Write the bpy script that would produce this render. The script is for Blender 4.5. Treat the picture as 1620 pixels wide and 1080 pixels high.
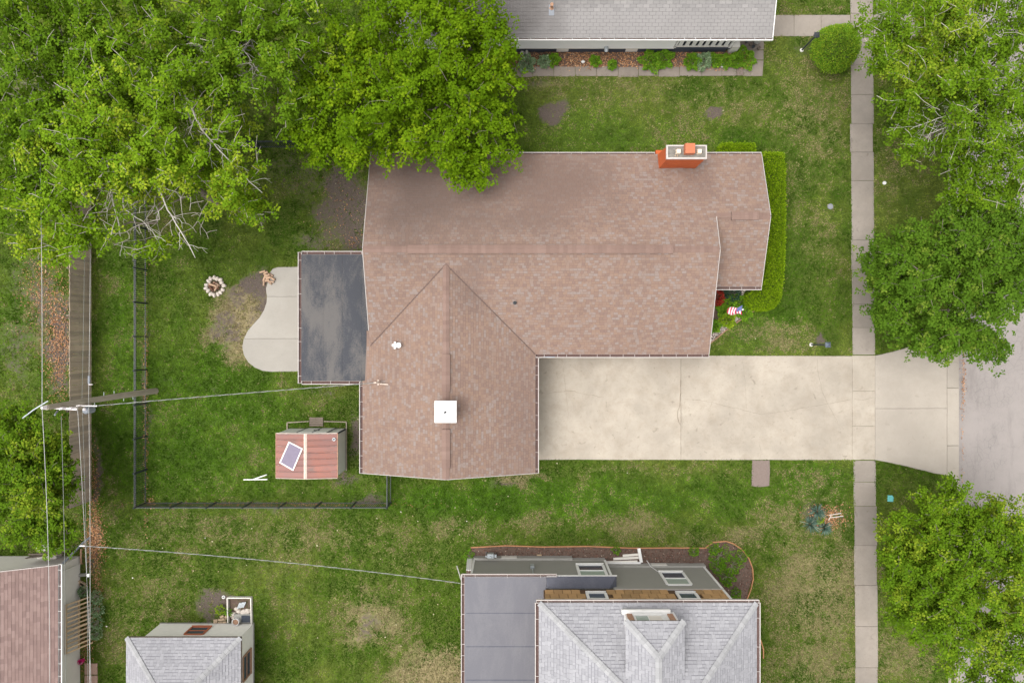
import bpy, math, random
import numpy as np
from mathutils import Vector, Matrix

for _o in list(bpy.data.objects):
    bpy.data.objects.remove(_o)
SC = bpy.context.scene
COL = SC.collection
R = math.radians

# ------------------------------------------------------------------ camera
CAM_H = 36.0
cam_d = bpy.data.cameras.new('camera')
cam_d.sensor_width = 36.0
cam_d.lens = 24.0
cam_d.clip_end = 3000.0
cam = bpy.data.objects.new('camera', cam_d)
cam.location = (0, 0, CAM_H)
cam.rotation_euler = (0, 0, 0)
COL.objects.link(cam)
SC.camera = cam

# ------------------------------------------------------------------ sky, sun, exposure
SUN_EL, SUN_AZ = R(70), R(262)          # compass bearing of the sun behind the cloud: west
world = bpy.data.worlds.new('World')
SC.world = world
world.use_nodes = True
wn = world.node_tree
bg = wn.nodes['Background']
sky = wn.nodes.new('ShaderNodeTexSky')
sky.sky_type = 'NISHITA'
sky.sun_disc = False
sky.sun_elevation = SUN_EL
sky.sun_rotation = SUN_AZ
sky.air_density = 1.0
sky.dust_density = 4.0
sky.ozone_density = 1.0
hs = wn.nodes.new('ShaderNodeHueSaturation')     # cloud cover takes most of the blue out
hs.inputs['Saturation'].default_value = 0.04
wn.links.new(sky.outputs[0], hs.inputs['Color'])
wn.links.new(hs.outputs[0], bg.inputs['Color'])
bg.inputs['Strength'].default_value = 0.15
sun_d = bpy.data.lights.new('sun', 'SUN')
sun_d.energy = 0.8
sun_d.angle = R(42)
sun_d.color = (1.0, 0.95, 0.88)
sun = bpy.data.objects.new('sun', sun_d)
sun_dir = Vector((math.sin(SUN_AZ) * math.cos(SUN_EL), math.cos(SUN_AZ) * math.cos(SUN_EL), math.sin(SUN_EL)))
sun.rotation_euler = sun_dir.to_track_quat('Z', 'Y').to_euler()
sun.location = (0, 0, 60)
COL.objects.link(sun)
SC.view_settings.view_transform = 'Standard'
SC.view_settings.look = 'None'
SC.view_settings.exposure = 1.12
SC.view_settings.gamma = 1.0
SC.view_settings.use_curve_mapping = False
SC.cycles.max_bounces = 6
SC.cycles.diffuse_bounces = 2
SC.cycles.transmission_bounces = 3
SC.cycles.glossy_bounces = 2
SC.cycles.use_denoising = True

# ------------------------------------------------------------------ helpers
PXM = 30.0                                # photograph pixels per metre at ground level


def pt(px, py, h=0.0):
    """A point seen at photo pixel (px, py) that stands h metres above the ground."""
    s = PXM * CAM_H / (CAM_H - h)
    return Vector(((px - 810) / s, -(py - 540) / s, h))


def tag(o, label=None, cat=None, group=None, kind=None):
    if label: o['label'] = label
    if cat: o['category'] = cat
    if group: o['group'] = group
    if kind: o['kind'] = kind
    return o


def org_of(o):
    v = Vector((0, 0, 0))
    while o is not None:
        v = v + o.location
        o = o.parent
    return v


def empty(name, loc, label, cat, group=None):
    o = bpy.data.objects.new(name, None)
    o.empty_display_size = 0.3
    o.location = loc
    COL.objects.link(o)
    return tag(o, label, cat, group)


def link_mesh(name, me, parent=None, loc=(0, 0, 0)):
    o = bpy.data.objects.new(name, me)
    o.location = loc
    o.parent = parent
    COL.objects.link(o)
    return o


class MB:
    """Collects polygons (world coordinates) and links them as one mesh object."""
    def __init__(self):
        self.v, self.f, self.m = [], [], []
        self.mi = 0

    def add(self, vs, fs):
        n = len(self.v)
        self.v += [tuple(p) for p in vs]
        for f in fs:
            self.f.append(tuple(n + i for i in f))
            self.m.append(self.mi)
        return self

    def poly(self, vs):
        return self.add(vs, [tuple(range(len(vs)))])

    def hexa(self, b, t):
        """Box from four bottom and four top points (both counter-clockwise)."""
        return self.add(list(b) + list(t), [(3, 2, 1, 0), (4, 5, 6, 7), (0, 1, 5, 4), (1, 2, 6, 5), (2, 3, 7, 6), (3, 0, 4, 7)])

    def box(self, x0, x1, y0, y1, z0, z1):
        x0, x1 = min(x0, x1), max(x0, x1)
        y0, y1 = min(y0, y1), max(y0, y1)
        return self.hexa([(x0, y0, z0), (x1, y0, z0), (x1, y1, z0), (x0, y1, z0)],
                         [(x0, y0, z1), (x1, y0, z1), (x1, y1, z1), (x0, y1, z1)])

    def prism(self, poly, z0, z1, bevel=0.0):
        """Upright prism over a plan polygon (counter-clockwise); optional chamfered top edge."""
        n = len(poly)
        if sum(poly[i][0] * poly[(i + 1) % n][1] - poly[(i + 1) % n][0] * poly[i][1] for i in range(n)) < 0:
            poly = poly[::-1]
        rings = [[(p[0], p[1], z0) for p in poly]]
        if bevel:
            rings.append([(p[0], p[1], z1 - bevel) for p in poly])
            ins = []
            for i in range(n):
                a, b, c = Vector(poly[i - 1][:2]), Vector(poly[i][:2]), Vector(poly[(i + 1) % n][:2])
                d1, d2 = (b - a).normalized(), (c - b).normalized()
                n1, n2 = Vector((-d1.y, d1.x)), Vector((-d2.y, d2.x))
                k = n1 + n2
                k = k / max(0.4, k.length_squared / 2)
                q = b + k * bevel
                ins.append((q.x, q.y, z1))
            rings.append(ins)
        else:
            rings.append([(p[0], p[1], z1) for p in poly])
        vs = [p for r in rings for p in r]
        fs = [tuple(range(n - 1, -1, -1)), tuple(range((len(rings) - 1) * n, len(rings) * n))]
        for k in range(len(rings) - 1):
            for i in range(n):
                j = (i + 1) % n
                fs.append((k * n + i, k * n + j, (k + 1) * n + j, (k + 1) * n + i))
        return self.add(vs, fs)

    def slab(self, poly3, t):
        """A sloping slab: polygon of 3D points, thickened straight down by t."""
        n = len(poly3)
        vs = [tuple(p) for p in poly3] + [(p[0], p[1], p[2] - t) for p in poly3]
        fs = [tuple(range(n)), tuple(range(2 * n - 1, n - 1, -1))]
        for i in range(n):
            j = (i + 1) % n
            fs.append((j, i, n + i, n + j))
        return self.add(vs, fs)

    def beam(self, a, b, w, h, up=(0, 0, 1)):
        a, b = Vector(a), Vector(b)
        d = (b - a).normalized()
        up = Vector(up)
        if abs(d.dot(up)) > 0.98:
            up = Vector((0, 1, 0))
        s = d.cross(up).normalized()
        u = s.cross(d).normalized()
        s, u = s * w / 2, u * h / 2
        return self.add([a - s - u, a + s - u, a + s + u, a - s + u, b - s - u, b + s - u, b + s + u, b - s + u],
                        [(0, 1, 2, 3), (7, 6, 5, 4), (1, 0, 4, 5), (2, 1, 5, 6), (3, 2, 6, 7), (0, 3, 7, 4)])

    def tube(self, pts, rad, n=8, caps=True):
        pts = [Vector(p) for p in pts]
        if not hasattr(rad, '__len__'):
            rad = [rad] * len(pts)
        d0 = (pts[1] - pts[0]).normalized()
        s = d0.orthogonal().normalized()
        vs, fs = [], []
        for i, p in enumerate(pts):
            d = (pts[min(i + 1, len(pts) - 1)] - pts[max(i - 1, 0)]).normalized()
            s = (s - d * s.dot(d)).normalized()
            t = d.cross(s)
            for k in range(n):
                a = 2 * math.pi * k / n
                vs.append(p + (s * math.cos(a) + t * math.sin(a)) * rad[i])
        for i in range(len(pts) - 1):
            for k in range(n):
                j = (k + 1) % n
                fs.append((i * n + k, i * n + j, (i + 1) * n + j, (i + 1) * n + k))
        if caps:
            fs.append(tuple(range(n - 1, -1, -1)))
            fs.append(tuple(range((len(pts) - 1) * n, len(pts) * n)))
        return self.add(vs, fs)

    def lathe(self, c, prof, n=16):
        """Profile of (radius, height) pairs turned about the vertical through c."""
        vs, fs = [], []
        for r, z in prof:
            for k in range(n):
                a = 2 * math.pi * k / n
                vs.append((c[0] + r * math.cos(a), c[1] + r * math.sin(a), c[2] + z))
        for i in range(len(prof) - 1):
            for k in range(n):
                j = (k + 1) % n
                fs.append((i * n + k, i * n + j, (i + 1) * n + j, (i + 1) * n + k))
        fs.append(tuple(range(n - 1, -1, -1)))
        fs.append(tuple(range((len(prof) - 1) * n, len(prof) * n)))
        return self.add(vs, fs)

    def blob(self, c, r, seed=0, n=8, m=5, rough=0.15, squash=(1, 1, 1), rz=0.0):
        """An uneven lump (stone, log end, rubble)."""
        rg = random.Random(seed)
        vs, fs = [], []
        ca, sa = math.cos(rz), math.sin(rz)
        for i in range(m + 1):
            th = math.pi * i / m
            for k in range(n):
                a = 2 * math.pi * k / n
                q = r * (1 + rg.uniform(-rough, rough)) if 0 < i < m else r
                x, y, z = q * math.sin(th) * math.cos(a) * squash[0], q * math.sin(th) * math.sin(a) * squash[1], q * math.cos(th) * squash[2]
                vs.append((c[0] + ca * x - sa * y, c[1] + sa * x + ca * y, c[2] + z))
        for i in range(m):
            for k in range(n):
                j = (k + 1) % n
                fs.append((i * n + k, (i + 1) * n + k, (i + 1) * n + j, i * n + j))
        return self.add(vs, fs)

    def build(self, name, mat, parent=None, loc=None, smooth=False, kind=None):
        """loc: where the object's origin stands (top-level); parts share their parent's origin."""
        o = org_of(parent) if parent is not None else Vector(loc if loc is not None else (0, 0, 0))
        me = bpy.data.meshes.new(name)
        me.from_pydata([(p[0] - o.x, p[1] - o.y, p[2] - o.z) for p in self.v], [], self.f)
        mats = mat if isinstance(mat, (list, tuple)) else [mat]
        for m in mats:
            me.materials.append(m)
        if len(mats) > 1:
            me.polygons.foreach_set('material_index', self.m)
        if smooth:
            me.polygons.foreach_set('use_smooth', [True] * len(me.polygons))
        me.update()
        ob = link_mesh(name, me, parent, (0, 0, 0) if parent is not None else o)
        if kind: ob['kind'] = kind
        return ob


def np_mesh(name, V, F, mat, parent=None, loc=(0, 0, 0), tint=None, kind=None, smooth=False):
    """V (n,3) world points, F (m,k) faces, tint (n,4) point colours."""
    o = np.array(org_of(parent) if parent is not None else loc, dtype=np.float64)
    V = (np.asarray(V, dtype=np.float64) - o).astype(np.float32)
    F = np.asarray(F, dtype=np.int32)
    me = bpy.data.meshes.new(name)
    me.vertices.add(len(V))
    me.vertices.foreach_set('co', V.ravel())
    k = F.shape[1]
    me.loops.add(F.size)
    me.loops.foreach_set('vertex_index', F.ravel())
    me.polygons.add(len(F))
    me.polygons.foreach_set('loop_start', np.arange(0, F.size, k, dtype=np.int32))
    if smooth:
        me.polygons.foreach_set('use_smooth', np.ones(len(F), dtype=bool))
    me.update(calc_edges=True)
    me.materials.append(mat)
    if tint is not None:
        a = me.attributes.new('tint', 'FLOAT_COLOR', 'POINT')
        a.data.foreach_set('color', np.asarray(tint, dtype=np.float32).ravel())
    ob = link_mesh(name, me, parent, (0, 0, 0) if parent is not None else tuple(loc))
    if kind: ob['kind'] = kind
    return ob


# value noise for layout masks
_rs = np.random.RandomState(5)
_LAT = _rs.rand(256, 256)


def vnoise(x, y, scale, seed=0):
    x = np.asarray(x) / scale + seed * 17.3 + 1000
    y = np.asarray(y) / scale + seed * 9.7 + 1000
    xi, yi = np.floor(x).astype(int), np.floor(y).astype(int)
    fx, fy = x - xi, y - yi
    fx, fy = fx * fx * (3 - 2 * fx), fy * fy * (3 - 2 * fy)
    g = lambda a, b: _LAT[a % 256, b % 256]
    return (g(xi, yi) * (1 - fx) + g(xi + 1, yi) * fx) * (1 - fy) + (g(xi, yi + 1) * (1 - fx) + g(xi + 1, yi + 1) * fx) * fy


def fbm(x, y, scale, seed=0, n=4):
    s, a, t = 0, 1.0, 0
    for k in range(n):
        s = s + a * vnoise(x, y, scale / 2 ** k, seed + k * 3)
        t += a
        a *= 0.55
    return s / t


# ------------------------------------------------------------------ materials
MATS = {}


class NT:
    def __init__(self, name):
        self.mat = bpy.data.materials.new(name)
        self.mat.use_nodes = True
        self.t = self.mat.node_tree
        self.b = self.t.nodes['Principled BSDF']
        self.out = self.t.nodes['Material Output']
        self.geo = None

    def n(self, typ, **kw):
        nd = self.t.nodes.new('ShaderNode' + typ)
        for k, v in kw.items():
            setattr(nd, k, v)
        return nd

    def l(self, a, b):
        self.t.links.new(a, b)

    def setin(self, sock, v):
        if hasattr(v, 'is_output'):
            self.l(v, sock)
        else:
            if sock.type == 'RGBA' and len(v) == 3:
                v = (*v, 1)
            sock.default_value = v

    def pos(self):
        if self.geo is None:
            self.geo = self.n('NewGeometry')
        return self.geo.outputs['Position']

    def island(self):
        self.pos()
        return self.geo.outputs['Random Per Island']

    def obj_random(self):
        return self.n('ObjectInfo').outputs['Random']

    def scaled(self, sx, sy, sz):
        m = self.n('Mapping')
        m.inputs['Scale'].default_value = (sx, sy, sz)
        self.l(self.pos(), m.inputs['Vector'])
        return m.outputs[0]

    def noise(self, scale, detail=4, rough=0.6, vec=None, dist=0.0):
        nd = self.n('TexNoise')
        nd.inputs['Scale'].default_value = scale
        nd.inputs['Detail'].default_value = detail
        nd.inputs['Roughness'].default_value = rough
        nd.inputs['Distortion'].default_value = dist
        self.l(vec if vec is not None else self.pos(), nd.inputs['Vector'])
        return nd.outputs['Fac']

    def ramp(self, fac, stops, interp='LINEAR'):
        nd = self.n('ValToRGB')
        cr = nd.color_ramp
        cr.interpolation = interp
        while len(cr.elements) < len(stops):
            cr.elements.new(0.5)
        for e, (p, c) in zip(cr.elements, stops):
            e.position = p
            e.color = (*c, 1) if len(c) == 3 else c
        self.setin(nd.inputs[0], fac)
        return nd.outputs['Color']

    def rng(self, fac, a, b, c=0.0, d=1.0):
        nd = self.n('MapRange')
        self.setin(nd.inputs['Value'], fac)
        for k, v in zip(('From Min', 'From Max', 'To Min', 'To Max'), (a, b, c, d)):
            nd.inputs[k].default_value = v
        return nd.outputs[0]

    def math(self, op, a, b=0.0, c=0.0):
        nd = self.n('Math', operation=op)
        self.setin(nd.inputs[0], a)
        self.setin(nd.inputs[1], b)
        self.setin(nd.inputs[2], c)
        return nd.outputs[0]

    def mix(self, fac, a, b, mode='MIX'):
        nd = self.n('Mix', data_type='RGBA', blend_type=mode)
        self.setin(nd.inputs[0], fac)
        self.setin(nd.inputs[6], a)
        self.setin(nd.inputs[7], b)
        return nd.outputs[2]

    def bump(self, h, strength=0.3, dist=0.01):
        nd = self.n('Bump')
        nd.inputs['Strength'].default_value = strength
        nd.inputs['Distance'].default_value = dist
        self.l(h, nd.inputs['Height'])
        self.l(nd.outputs[0], self.b.inputs['Normal'])

    def fin(self, col, rough=0.8, metal=0.0, spec=0.3):
        self.setin(self.b.inputs['Base Color'], col)
        self.setin(self.b.inputs['Roughness'], rough)
        self.b.inputs['Metallic'].default_value = metal
        self.b.inputs['Specular IOR Level'].default_value = spec
        MATS[self.mat.name] = self.mat
        return self.mat


def plain(name, col, rough=0.7, var=0.12, scale=6.0, metal=0.0, spec=0.3, bump=0.1):
    """Painted or raw surface with faint mottling."""
    t = NT(name)
    f = t.noise(scale, 5, 0.65)
    c = t.mix(f, tuple(x * (1 - var) for x in col), tuple(min(1, x * (1 + var)) for x in col))
    if bump:
        t.bump(t.noise(scale * 12, 3), bump, 0.004)
    return t.fin(c, rough, metal, spec)


def concrete(name, base, dark, stain=0.5, seed=0.0):
    t = NT(name)
    v = t.n('Mapping')
    v.inputs['Location'].default_value = (seed, seed * 1.7, 0)
    t.l(t.pos(), v.inputs['Vector'])
    v = v.outputs[0]
    big = t.noise(0.35, 7, 0.68, v, 0.2)
    mid = t.noise(1.1, 8, 0.78, v, 0.2)
    fine = t.noise(22, 3, 0.7, v)
    c = t.mix(t.rng(big, 0.36, 0.62), base, tuple(b * (1 - 0.30 * stain) for b in base))
    c = t.mix(t.rng(mid, 0.47, 0.74, 0, 0.62 * stain), c, dark)
    sp = t.noise(7, 6, 0.8, v)
    oil = t.noise(2.3, 3, 0.5, v, 0.6)
    c = t.mix(t.rng(oil, 0.66, 0.73, 0, 0.6 * stain), c, tuple(d * 0.7 for d in dark))
    c = t.mix(t.rng(sp, 0.56, 0.72, 0, 0.65 * stain), c, tuple(d * 0.75 for d in dark))
    c = t.mix(t.rng(fine, 0.3, 0.7, 0, 0.35), c, tuple(b * 0.78 for b in base))
    rv = t.n('Mix', data_type='RGBA', blend_type='MULTIPLY')
    rv.inputs[0].default_value = 1.0
    t.l(c, rv.inputs[6])
    t.l(t.ramp(t.obj_random(), [(0, (0.90, 0.90, 0.90)), (1, (1.03, 1.03, 1.03))]), rv.inputs[7])
    t.bump(fine, 0.25, 0.006)
    return t.fin(rv.outputs[2], 0.9, spec=0.2)


def shingle_mat(name, stops, stain=None, rough=0.92):
    """Granule shingles: one tone per tab, streaks and (optionally) soft dark patches."""
    t = NT(name)
    c = t.ramp(t.island(), stops)
    g = t.noise(60, 2, 0.8)
    c = t.mix(t.rng(g, 0.35, 0.65, 0, 0.35), c, tuple(x * 0.72 for x in stops[len(stops) // 2][1]))
    w = t.noise(0.55, 5, 0.65)
    c = t.mix(t.rng(w, 0.45, 0.75, 0, 0.30), c, tuple(x * 0.72 for x in stops[0][1]))
    if stain:
        for (cx, cy, rx, ry, k, colr) in stain:
            mp = t.n('Mapping')
            mp.inputs['Location'].default_value = (-cx / rx, -cy / ry, 0)
            mp.inputs['Scale'].default_value = (1 / rx, 1 / ry, 0)
            t.l(t.pos(), mp.inputs['Vector'])
            ln = t.n('VectorMath', operation='LENGTH')
            t.l(mp.outputs[0], ln.inputs[0])
            d = t.math('ADD', ln.outputs['Value'], t.math('MULTIPLY', t.math('SUBTRACT', t.noise(0.5, 5, 0.6), 0.5), 1.3))
            c = t.mix(t.rng(d, 1.1, 0.25, 0, k), c, colr)
    t.bump(g, 0.3, 0.004)
    return t.fin(c, rough, spec=0.15)


def leaf_mat(name, stops, young, trans=0.32, rough=0.5):
    """Leaves: tone from the per-leaf tint, light passes through."""
    t = NT(name)
    at = t.n('Attribute', attribute_name='tint')
    sp = t.n('SeparateColor')
    t.l(at.outputs['Color'], sp.inputs[0])
    c = t.ramp(sp.outputs[0], stops)
    c = t.mix(sp.outputs[1], c, young)
    t.fin(c, rough, spec=0.05)
    tr = t.n('BsdfTranslucent')
    t.l(t.mix(0.5, c, t.mix(1.0, c, (1.5, 1.6, 0.7), 'MULTIPLY')), tr.inputs['Color'])
    ms = t.n('MixShader')
    ms.inputs[0].default_value = trans
    t.l(t.b.outputs[0], ms.inputs[1])
    t.l(tr.outputs[0], ms.inputs[2])
    t.l(ms.outputs[0], t.out.inputs['Surface'])
    return t.mat


def wood_mat(name, a, b, grain_axis='x', rough=0.85):
    t = NT(name)
    sc = {'x': (2, 40, 40), 'y': (40, 2, 40), 'z': (40, 40, 2)}[grain_axis]
    g = t.noise(1.0, 4, 0.6, t.scaled(*sc))
    c = t.mix(t.rng(g, 0.3, 0.7), a, b)
    c = t.mix(t.rng(t.noise(1.3, 4), 0.4, 0.75, 0, 0.4), c, tuple(x * 0.6 for x in a))
    m = t.n('Mix', data_type='RGBA', blend_type='MULTIPLY')
    m.inputs[0].default_value = 1
    t.l(c, m.inputs[6])
    t.l(t.ramp(t.obj_random(), [(0, (0.72, 0.72, 0.74)), (1, (1.12, 1.08, 1.04))]), m.inputs[7])
    t.bump(g, 0.3, 0.003)
    return t.fin(m.outputs[2], rough, spec=0.2)


# lawn (soil under the blades): masks straw (r), soil (g), lush (b) in the tint attribute
def lawn_mat():
    t = NT('lawn')
    at = t.n('Attribute', attribute_name='tint')
    sp = t.n('SeparateColor')
    t.l(at.outputs['Color'], sp.inputs[0])
    n1 = t.noise(0.9, 6, 0.7)
    n2 = t.noise(5.0, 5, 0.75)
    n3 = t.noise(26, 3, 0.7)
    n4 = t.noise(0.22, 4, 0.6)
    c = t.mix(t.rng(n1, 0.35, 0.65), (0.060, 0.095, 0.014), (0.112, 0.145, 0.027))
    c = t.mix(t.rng(n4, 0.4, 0.62, 0, 0.55), c, (0.105, 0.122, 0.030))
    c = t.mix(t.math('MULTIPLY', sp.outputs[2], t.rng(n1, 0.3, 0.7, 0.6, 1.0)), c, (0.045, 0.105, 0.010))
    c = t.mix(t.rng(n3, 0.35, 0.68, 0, 0.55), c, (0.020, 0.040, 0.005))
    st = t.math('ADD', sp.outputs[0], t.math('MULTIPLY', t.math('SUBTRACT', t.math('ADD', t.math('MULTIPLY', n2, 0.65), t.math('MULTIPLY', n1, 0.35)), 0.56), 2.6))
    c = t.mix(t.rng(st, 0.22, 0.80, 0, 0.9), c, t.mix(n3, (0.17, 0.135, 0.062), (0.36, 0.29, 0.17)))
    so = t.math('ADD', sp.outputs[1], t.math('ADD', t.math('MULTIPLY', t.math('SUBTRACT', n2, 0.5), 1.9), t.math('MULTIPLY', t.math('SUBTRACT', n3, 0.5), 0.9)))
    c = t.mix(t.rng(so, 0.38, 0.80), c, t.mix(t.rng(n3, 0.3, 0.7), (0.052, 0.041, 0.036), (0.15, 0.118, 0.098)))
    t.bump(t.math('ADD', n3, t.math('MULTIPLY', n2, 1.5)), 0.6, 0.04)
    return t.fin(c, 0.95, spec=0.1)


def blade_mat():
    t = NT('grass_blades')
    at = t.n('Attribute', attribute_name='tint')
    t.fin(at.outputs['Color'], 0.85, spec=0.04)
    tr = t.n('BsdfTranslucent')
    t.l(at.outputs['Color'], tr.inputs['Color'])
    ms = t.n('MixShader')
    ms.inputs[0].default_value = 0.25
    t.l(t.b.outputs[0], ms.inputs[1])
    t.l(tr.outputs[0], ms.inputs[2])
    t.l(ms.outputs[0], t.out.inputs['Surface'])
    return t.mat


def asphalt_mat():
    t = NT('asphalt')
    n1, n2, n3 = t.noise(0.5, 5, 0.65), t.noise(9, 4, 0.7), t.noise(70, 2, 0.8)
    c = t.mix(t.rng(n1, 0.35, 0.65), (0.248, 0.222, 0.208), (0.205, 0.184, 0.172))
    c = t.mix(t.rng(n3, 0.3, 0.7, 0, 0.45), c, (0.32, 0.29, 0.275))
    c = t.mix(t.rng(t.noise(0.8, 6, 0.75, t.scaled(1.6, 0.35, 1)), 0.52, 0.68, 0, 0.5), c, (0.16, 0.142, 0.134))
    v = t.n('TexVoronoi', feature='DISTANCE_TO_EDGE')
    v.inputs['Scale'].default_value = 3.2
    t.l(t.pos(), v.inputs['Vector'])
    cr = t.math('MULTIPLY', t.rng(v.outputs['Distance'], 0.03, 0.0), t.rng(n1, 0.46, 0.6))
    c = t.mix(t.math('MULTIPLY', cr, 0.55), c, (0.09, 0.085, 0.085))
    t.bump(t.math('ADD', n2, n3), 0.4, 0.008)
    return t.fin(c, 0.95, spec=0.15)


def membrane_mat(name, dark, pale, amount):
    """Flat rubber or rolled roofing, dusty where water dries."""
    t = NT(name)
    a, b = t.noise(0.55, 9, 0.72, t.scaled(1.5, 0.6, 1), 0.3), t.noise(16, 5, 0.8)
    f = t.math('ADD', a, t.math('MULTIPLY', t.math('SUBTRACT', b, 0.5), 0.42))
    c = t.mix(t.rng(f, 0.44, 0.60, 0, amount), dark, pale)
    c = t.mix(t.rng(t.noise(60, 2), 0.4, 0.7, 0, 0.35), c, tuple(min(1, x * 1.5) for x in dark))
    t.bump(b, 0.2, 0.004)
    return t.fin(c, 0.75, spec=0.25)


def brick_mat():
    t = NT('brick')
    w = t.n('TexBrick')
    w.inputs['Scale'].default_value = 4.2
    w.inputs['Color1'].default_value = (0.50, 0.115, 0.035, 1)
    w.inputs['Color2'].default_value = (0.42, 0.085, 0.03, 1)
    w.inputs['Mortar'].default_value = (0.42, 0.16, 0.08, 1)
    w.inputs['Mortar Size'].default_value = 0.012
    mp = t.n('Mapping')
    mp.inputs['Rotation'].default_value = (R(90), 0, 0)
    t.l(t.pos(), mp.inputs['Vector'])
    t.l(mp.outputs[0], w.inputs['Vector'])
    c = t.mix(t.rng(t.noise(4, 4), 0.4, 0.7, 0, 0.35), w.outputs['Color'], (0.30, 0.07, 0.03))
    return t.fin(c, 0.9, spec=0.15)


def shed_roof_mat():
    t = NT('faded_red_metal')
    a, b = t.noise(0.8, 5, 0.65, None, 0.4), t.noise(12, 5, 0.75)
    c = t.mix(t.rng(a, 0.38, 0.62), (0.265, 0.108, 0.080), (0.215, 0.105, 0.090))
    c = t.mix(t.rng(b, 0.52, 0.72, 0, 0.6), c, (0.20, 0.10, 0.085))
    g = t.noise(1.1, 4, 0.7, t.scaled(1, 1.6, 1))
    c = t.mix(t.rng(g, 0.56, 0.70, 0, 0.75), c, (0.13, 0.095, 0.085))
    m = t.n('Mix', data_type='RGBA', blend_type='MULTIPLY')
    m.inputs[0].default_value = 1
    t.l(c, m.inputs[6])
    t.l(t.ramp(t.obj_random(), [(0, (0.85, 0.85, 0.85)), (1, (1.1, 1.1, 1.1))]), m.inputs[7])
    return t.fin(m.outputs[2], 0.6, spec=0.35)


M = {}
M['lawn'] = lawn_mat()
M['blade'] = blade_mat()
M['drive'] = concrete('driveway_concrete', (0.430, 0.378, 0.312), (0.240, 0.192, 0.142), 0.95)
M['apron'] = concrete('apron_concrete', (0.358, 0.318, 0.270), (0.285, 0.245, 0.203), 0.6, 3.1)
M['walk'] = concrete('sidewalk_concrete', (0.292, 0.255, 0.218), (0.195, 0.163, 0.132), 0.9, 7.7)
M['patio'] = concrete('patio_concrete', (0.35, 0.325, 0.288), (0.29, 0.26, 0.225), 0.5, 12.3)
M['oldwalk'] = concrete('old_walk_concrete', (0.245, 0.208, 0.176), (0.145, 0.115, 0.09), 1.0, 17.3)
M['crack'] = plain('crack_dirt', (0.17, 0.135, 0.10), 0.95, 0.4, 9)
M['asphalt'] = asphalt_mat()
brown = [(0.0, (0.1846, 0.1276, 0.1072)), (0.25, (0.2060, 0.1389, 0.1111)), (0.5, (0.2301, 0.1539, 0.1171)), (0.75, (0.2249, 0.1651, 0.1389)), (1.0, (0.2301, 0.1915, 0.1746))]
M['brown_shingle'] = shingle_mat('brown_shingle', brown,
    [(-3.0, 8.0, 7.4, 5.0, 0.78, (0.118, 0.085, 0.072)), (2.6, 7.4, 3.6, 2.6, 0.7, (0.135, 0.092, 0.076)), (-5.0, 6.3, 1.8, 2.6, 0.5, (0.10, 0.072, 0.062)), (-1.9, 2.5, 1.0, 1.5, 0.5, (0.13, 0.092, 0.08)), (0.6, -4.0, 1.4, 4.5, 0.35, (0.14, 0.098, 0.085)), (8.9, 7.6, 1.2, 1.2, 0.4, (0.13, 0.09, 0.078))])  # north slope algae; last patch is the chimney's soft shadow painted in
M['brown_cap'] = shingle_mat('brown_cap_shingle', [(0, (0.180, 0.120, 0.100)), (0.5, (0.205, 0.137, 0.113)), (1, (0.228, 0.155, 0.130))])
M['brown_band'] = plain('brown_painted_shadow', (0.150, 0.100, 0.082), 0.95, 0.25, 20)  # darker strip below tab edges: the courses' shadow line put into colour
M['grey_shingle'] = shingle_mat('grey_shingle', [(0, (0.200, 0.190, 0.186)), (0.5, (0.232, 0.220, 0.214)), (1, (0.265, 0.250, 0.242))],
    [(-1.0, 16.2, 4.2, 2.6, 0.85, (0.105, 0.096, 0.092)), (3.5, 17.2, 2.6, 1.2, 0.5, (0.13, 0.12, 0.116))])
M['pale_shingle'] = shingle_mat('pale_shingle', [(0, (0.246, 0.243, 0.257)), (0.5, (0.278, 0.274, 0.289)), (1, (0.316, 0.312, 0.326))])
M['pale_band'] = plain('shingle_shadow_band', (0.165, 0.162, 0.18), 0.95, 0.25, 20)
M['pale_cap'] = shingle_mat('pale_cap_shingle', [(0, (0.265, 0.263, 0.267)), (0.5, (0.300, 0.298, 0.302)), (1, (0.345, 0.342, 0.346))])
M['rose_shingle'] = shingle_mat('rose_shingle', [(0, (0.185, 0.126, 0.114)), (0.5, (0.222, 0.152, 0.136)), (1, (0.258, 0.182, 0.164))])
M['deck'] = plain('roofing_felt', (0.10, 0.075, 0.065), 0.95, 0.2)
M['deck_grey'] = plain('roofing_felt_grey', (0.16, 0.15, 0.15), 0.95, 0.2)
M['white'] = plain('white_paint', (0.68, 0.67, 0.65), 0.55, 0.10, 5)
M['offwhite'] = plain('off_white_paint', (0.55, 0.53, 0.48), 0.7, 0.12, 3)
M['pinkwhite'] = plain('chalky_gutter_paint', (0.42, 0.38, 0.355), 0.6, 0.25, 5)
M['gutter_in'] = plain('gutter_debris', (0.10, 0.062, 0.055), 0.95, 0.6, 14)
M['siding_white'] = plain('white_siding', (0.74, 0.74, 0.72), 0.7, 0.06, 2)
M['siding_cream'] = plain('cream_siding', (0.78, 0.75, 0.69), 0.75, 0.12, 4)
M['siding_grey'] = plain('grey_siding', (0.235, 0.228, 0.203), 0.75, 0.06, 2)
M['navy'] = plain('dark_foundation_paint', (0.048, 0.055, 0.072), 0.8, 0.35, 6)
M['foundation'] = plain('foundation_plaster', (0.29, 0.28, 0.255), 0.9, 0.2, 4)
M['stucco'] = plain('pale_stucco', (0.62, 0.585, 0.53), 0.9, 0.08, 1.5)
M['tan_wall'] = plain('tan_siding', (0.40, 0.34, 0.27), 0.8, 0.08, 2)
M['black_membrane'] = membrane_mat('black_membrane', (0.042, 0.044, 0.052), (0.135, 0.122, 0.110), 0.70)
M['grey_membrane'] = membrane_mat('grey_rolled_roofing', (0.118, 0.116, 0.130), (0.150, 0.146, 0.156), 0.7)
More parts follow.
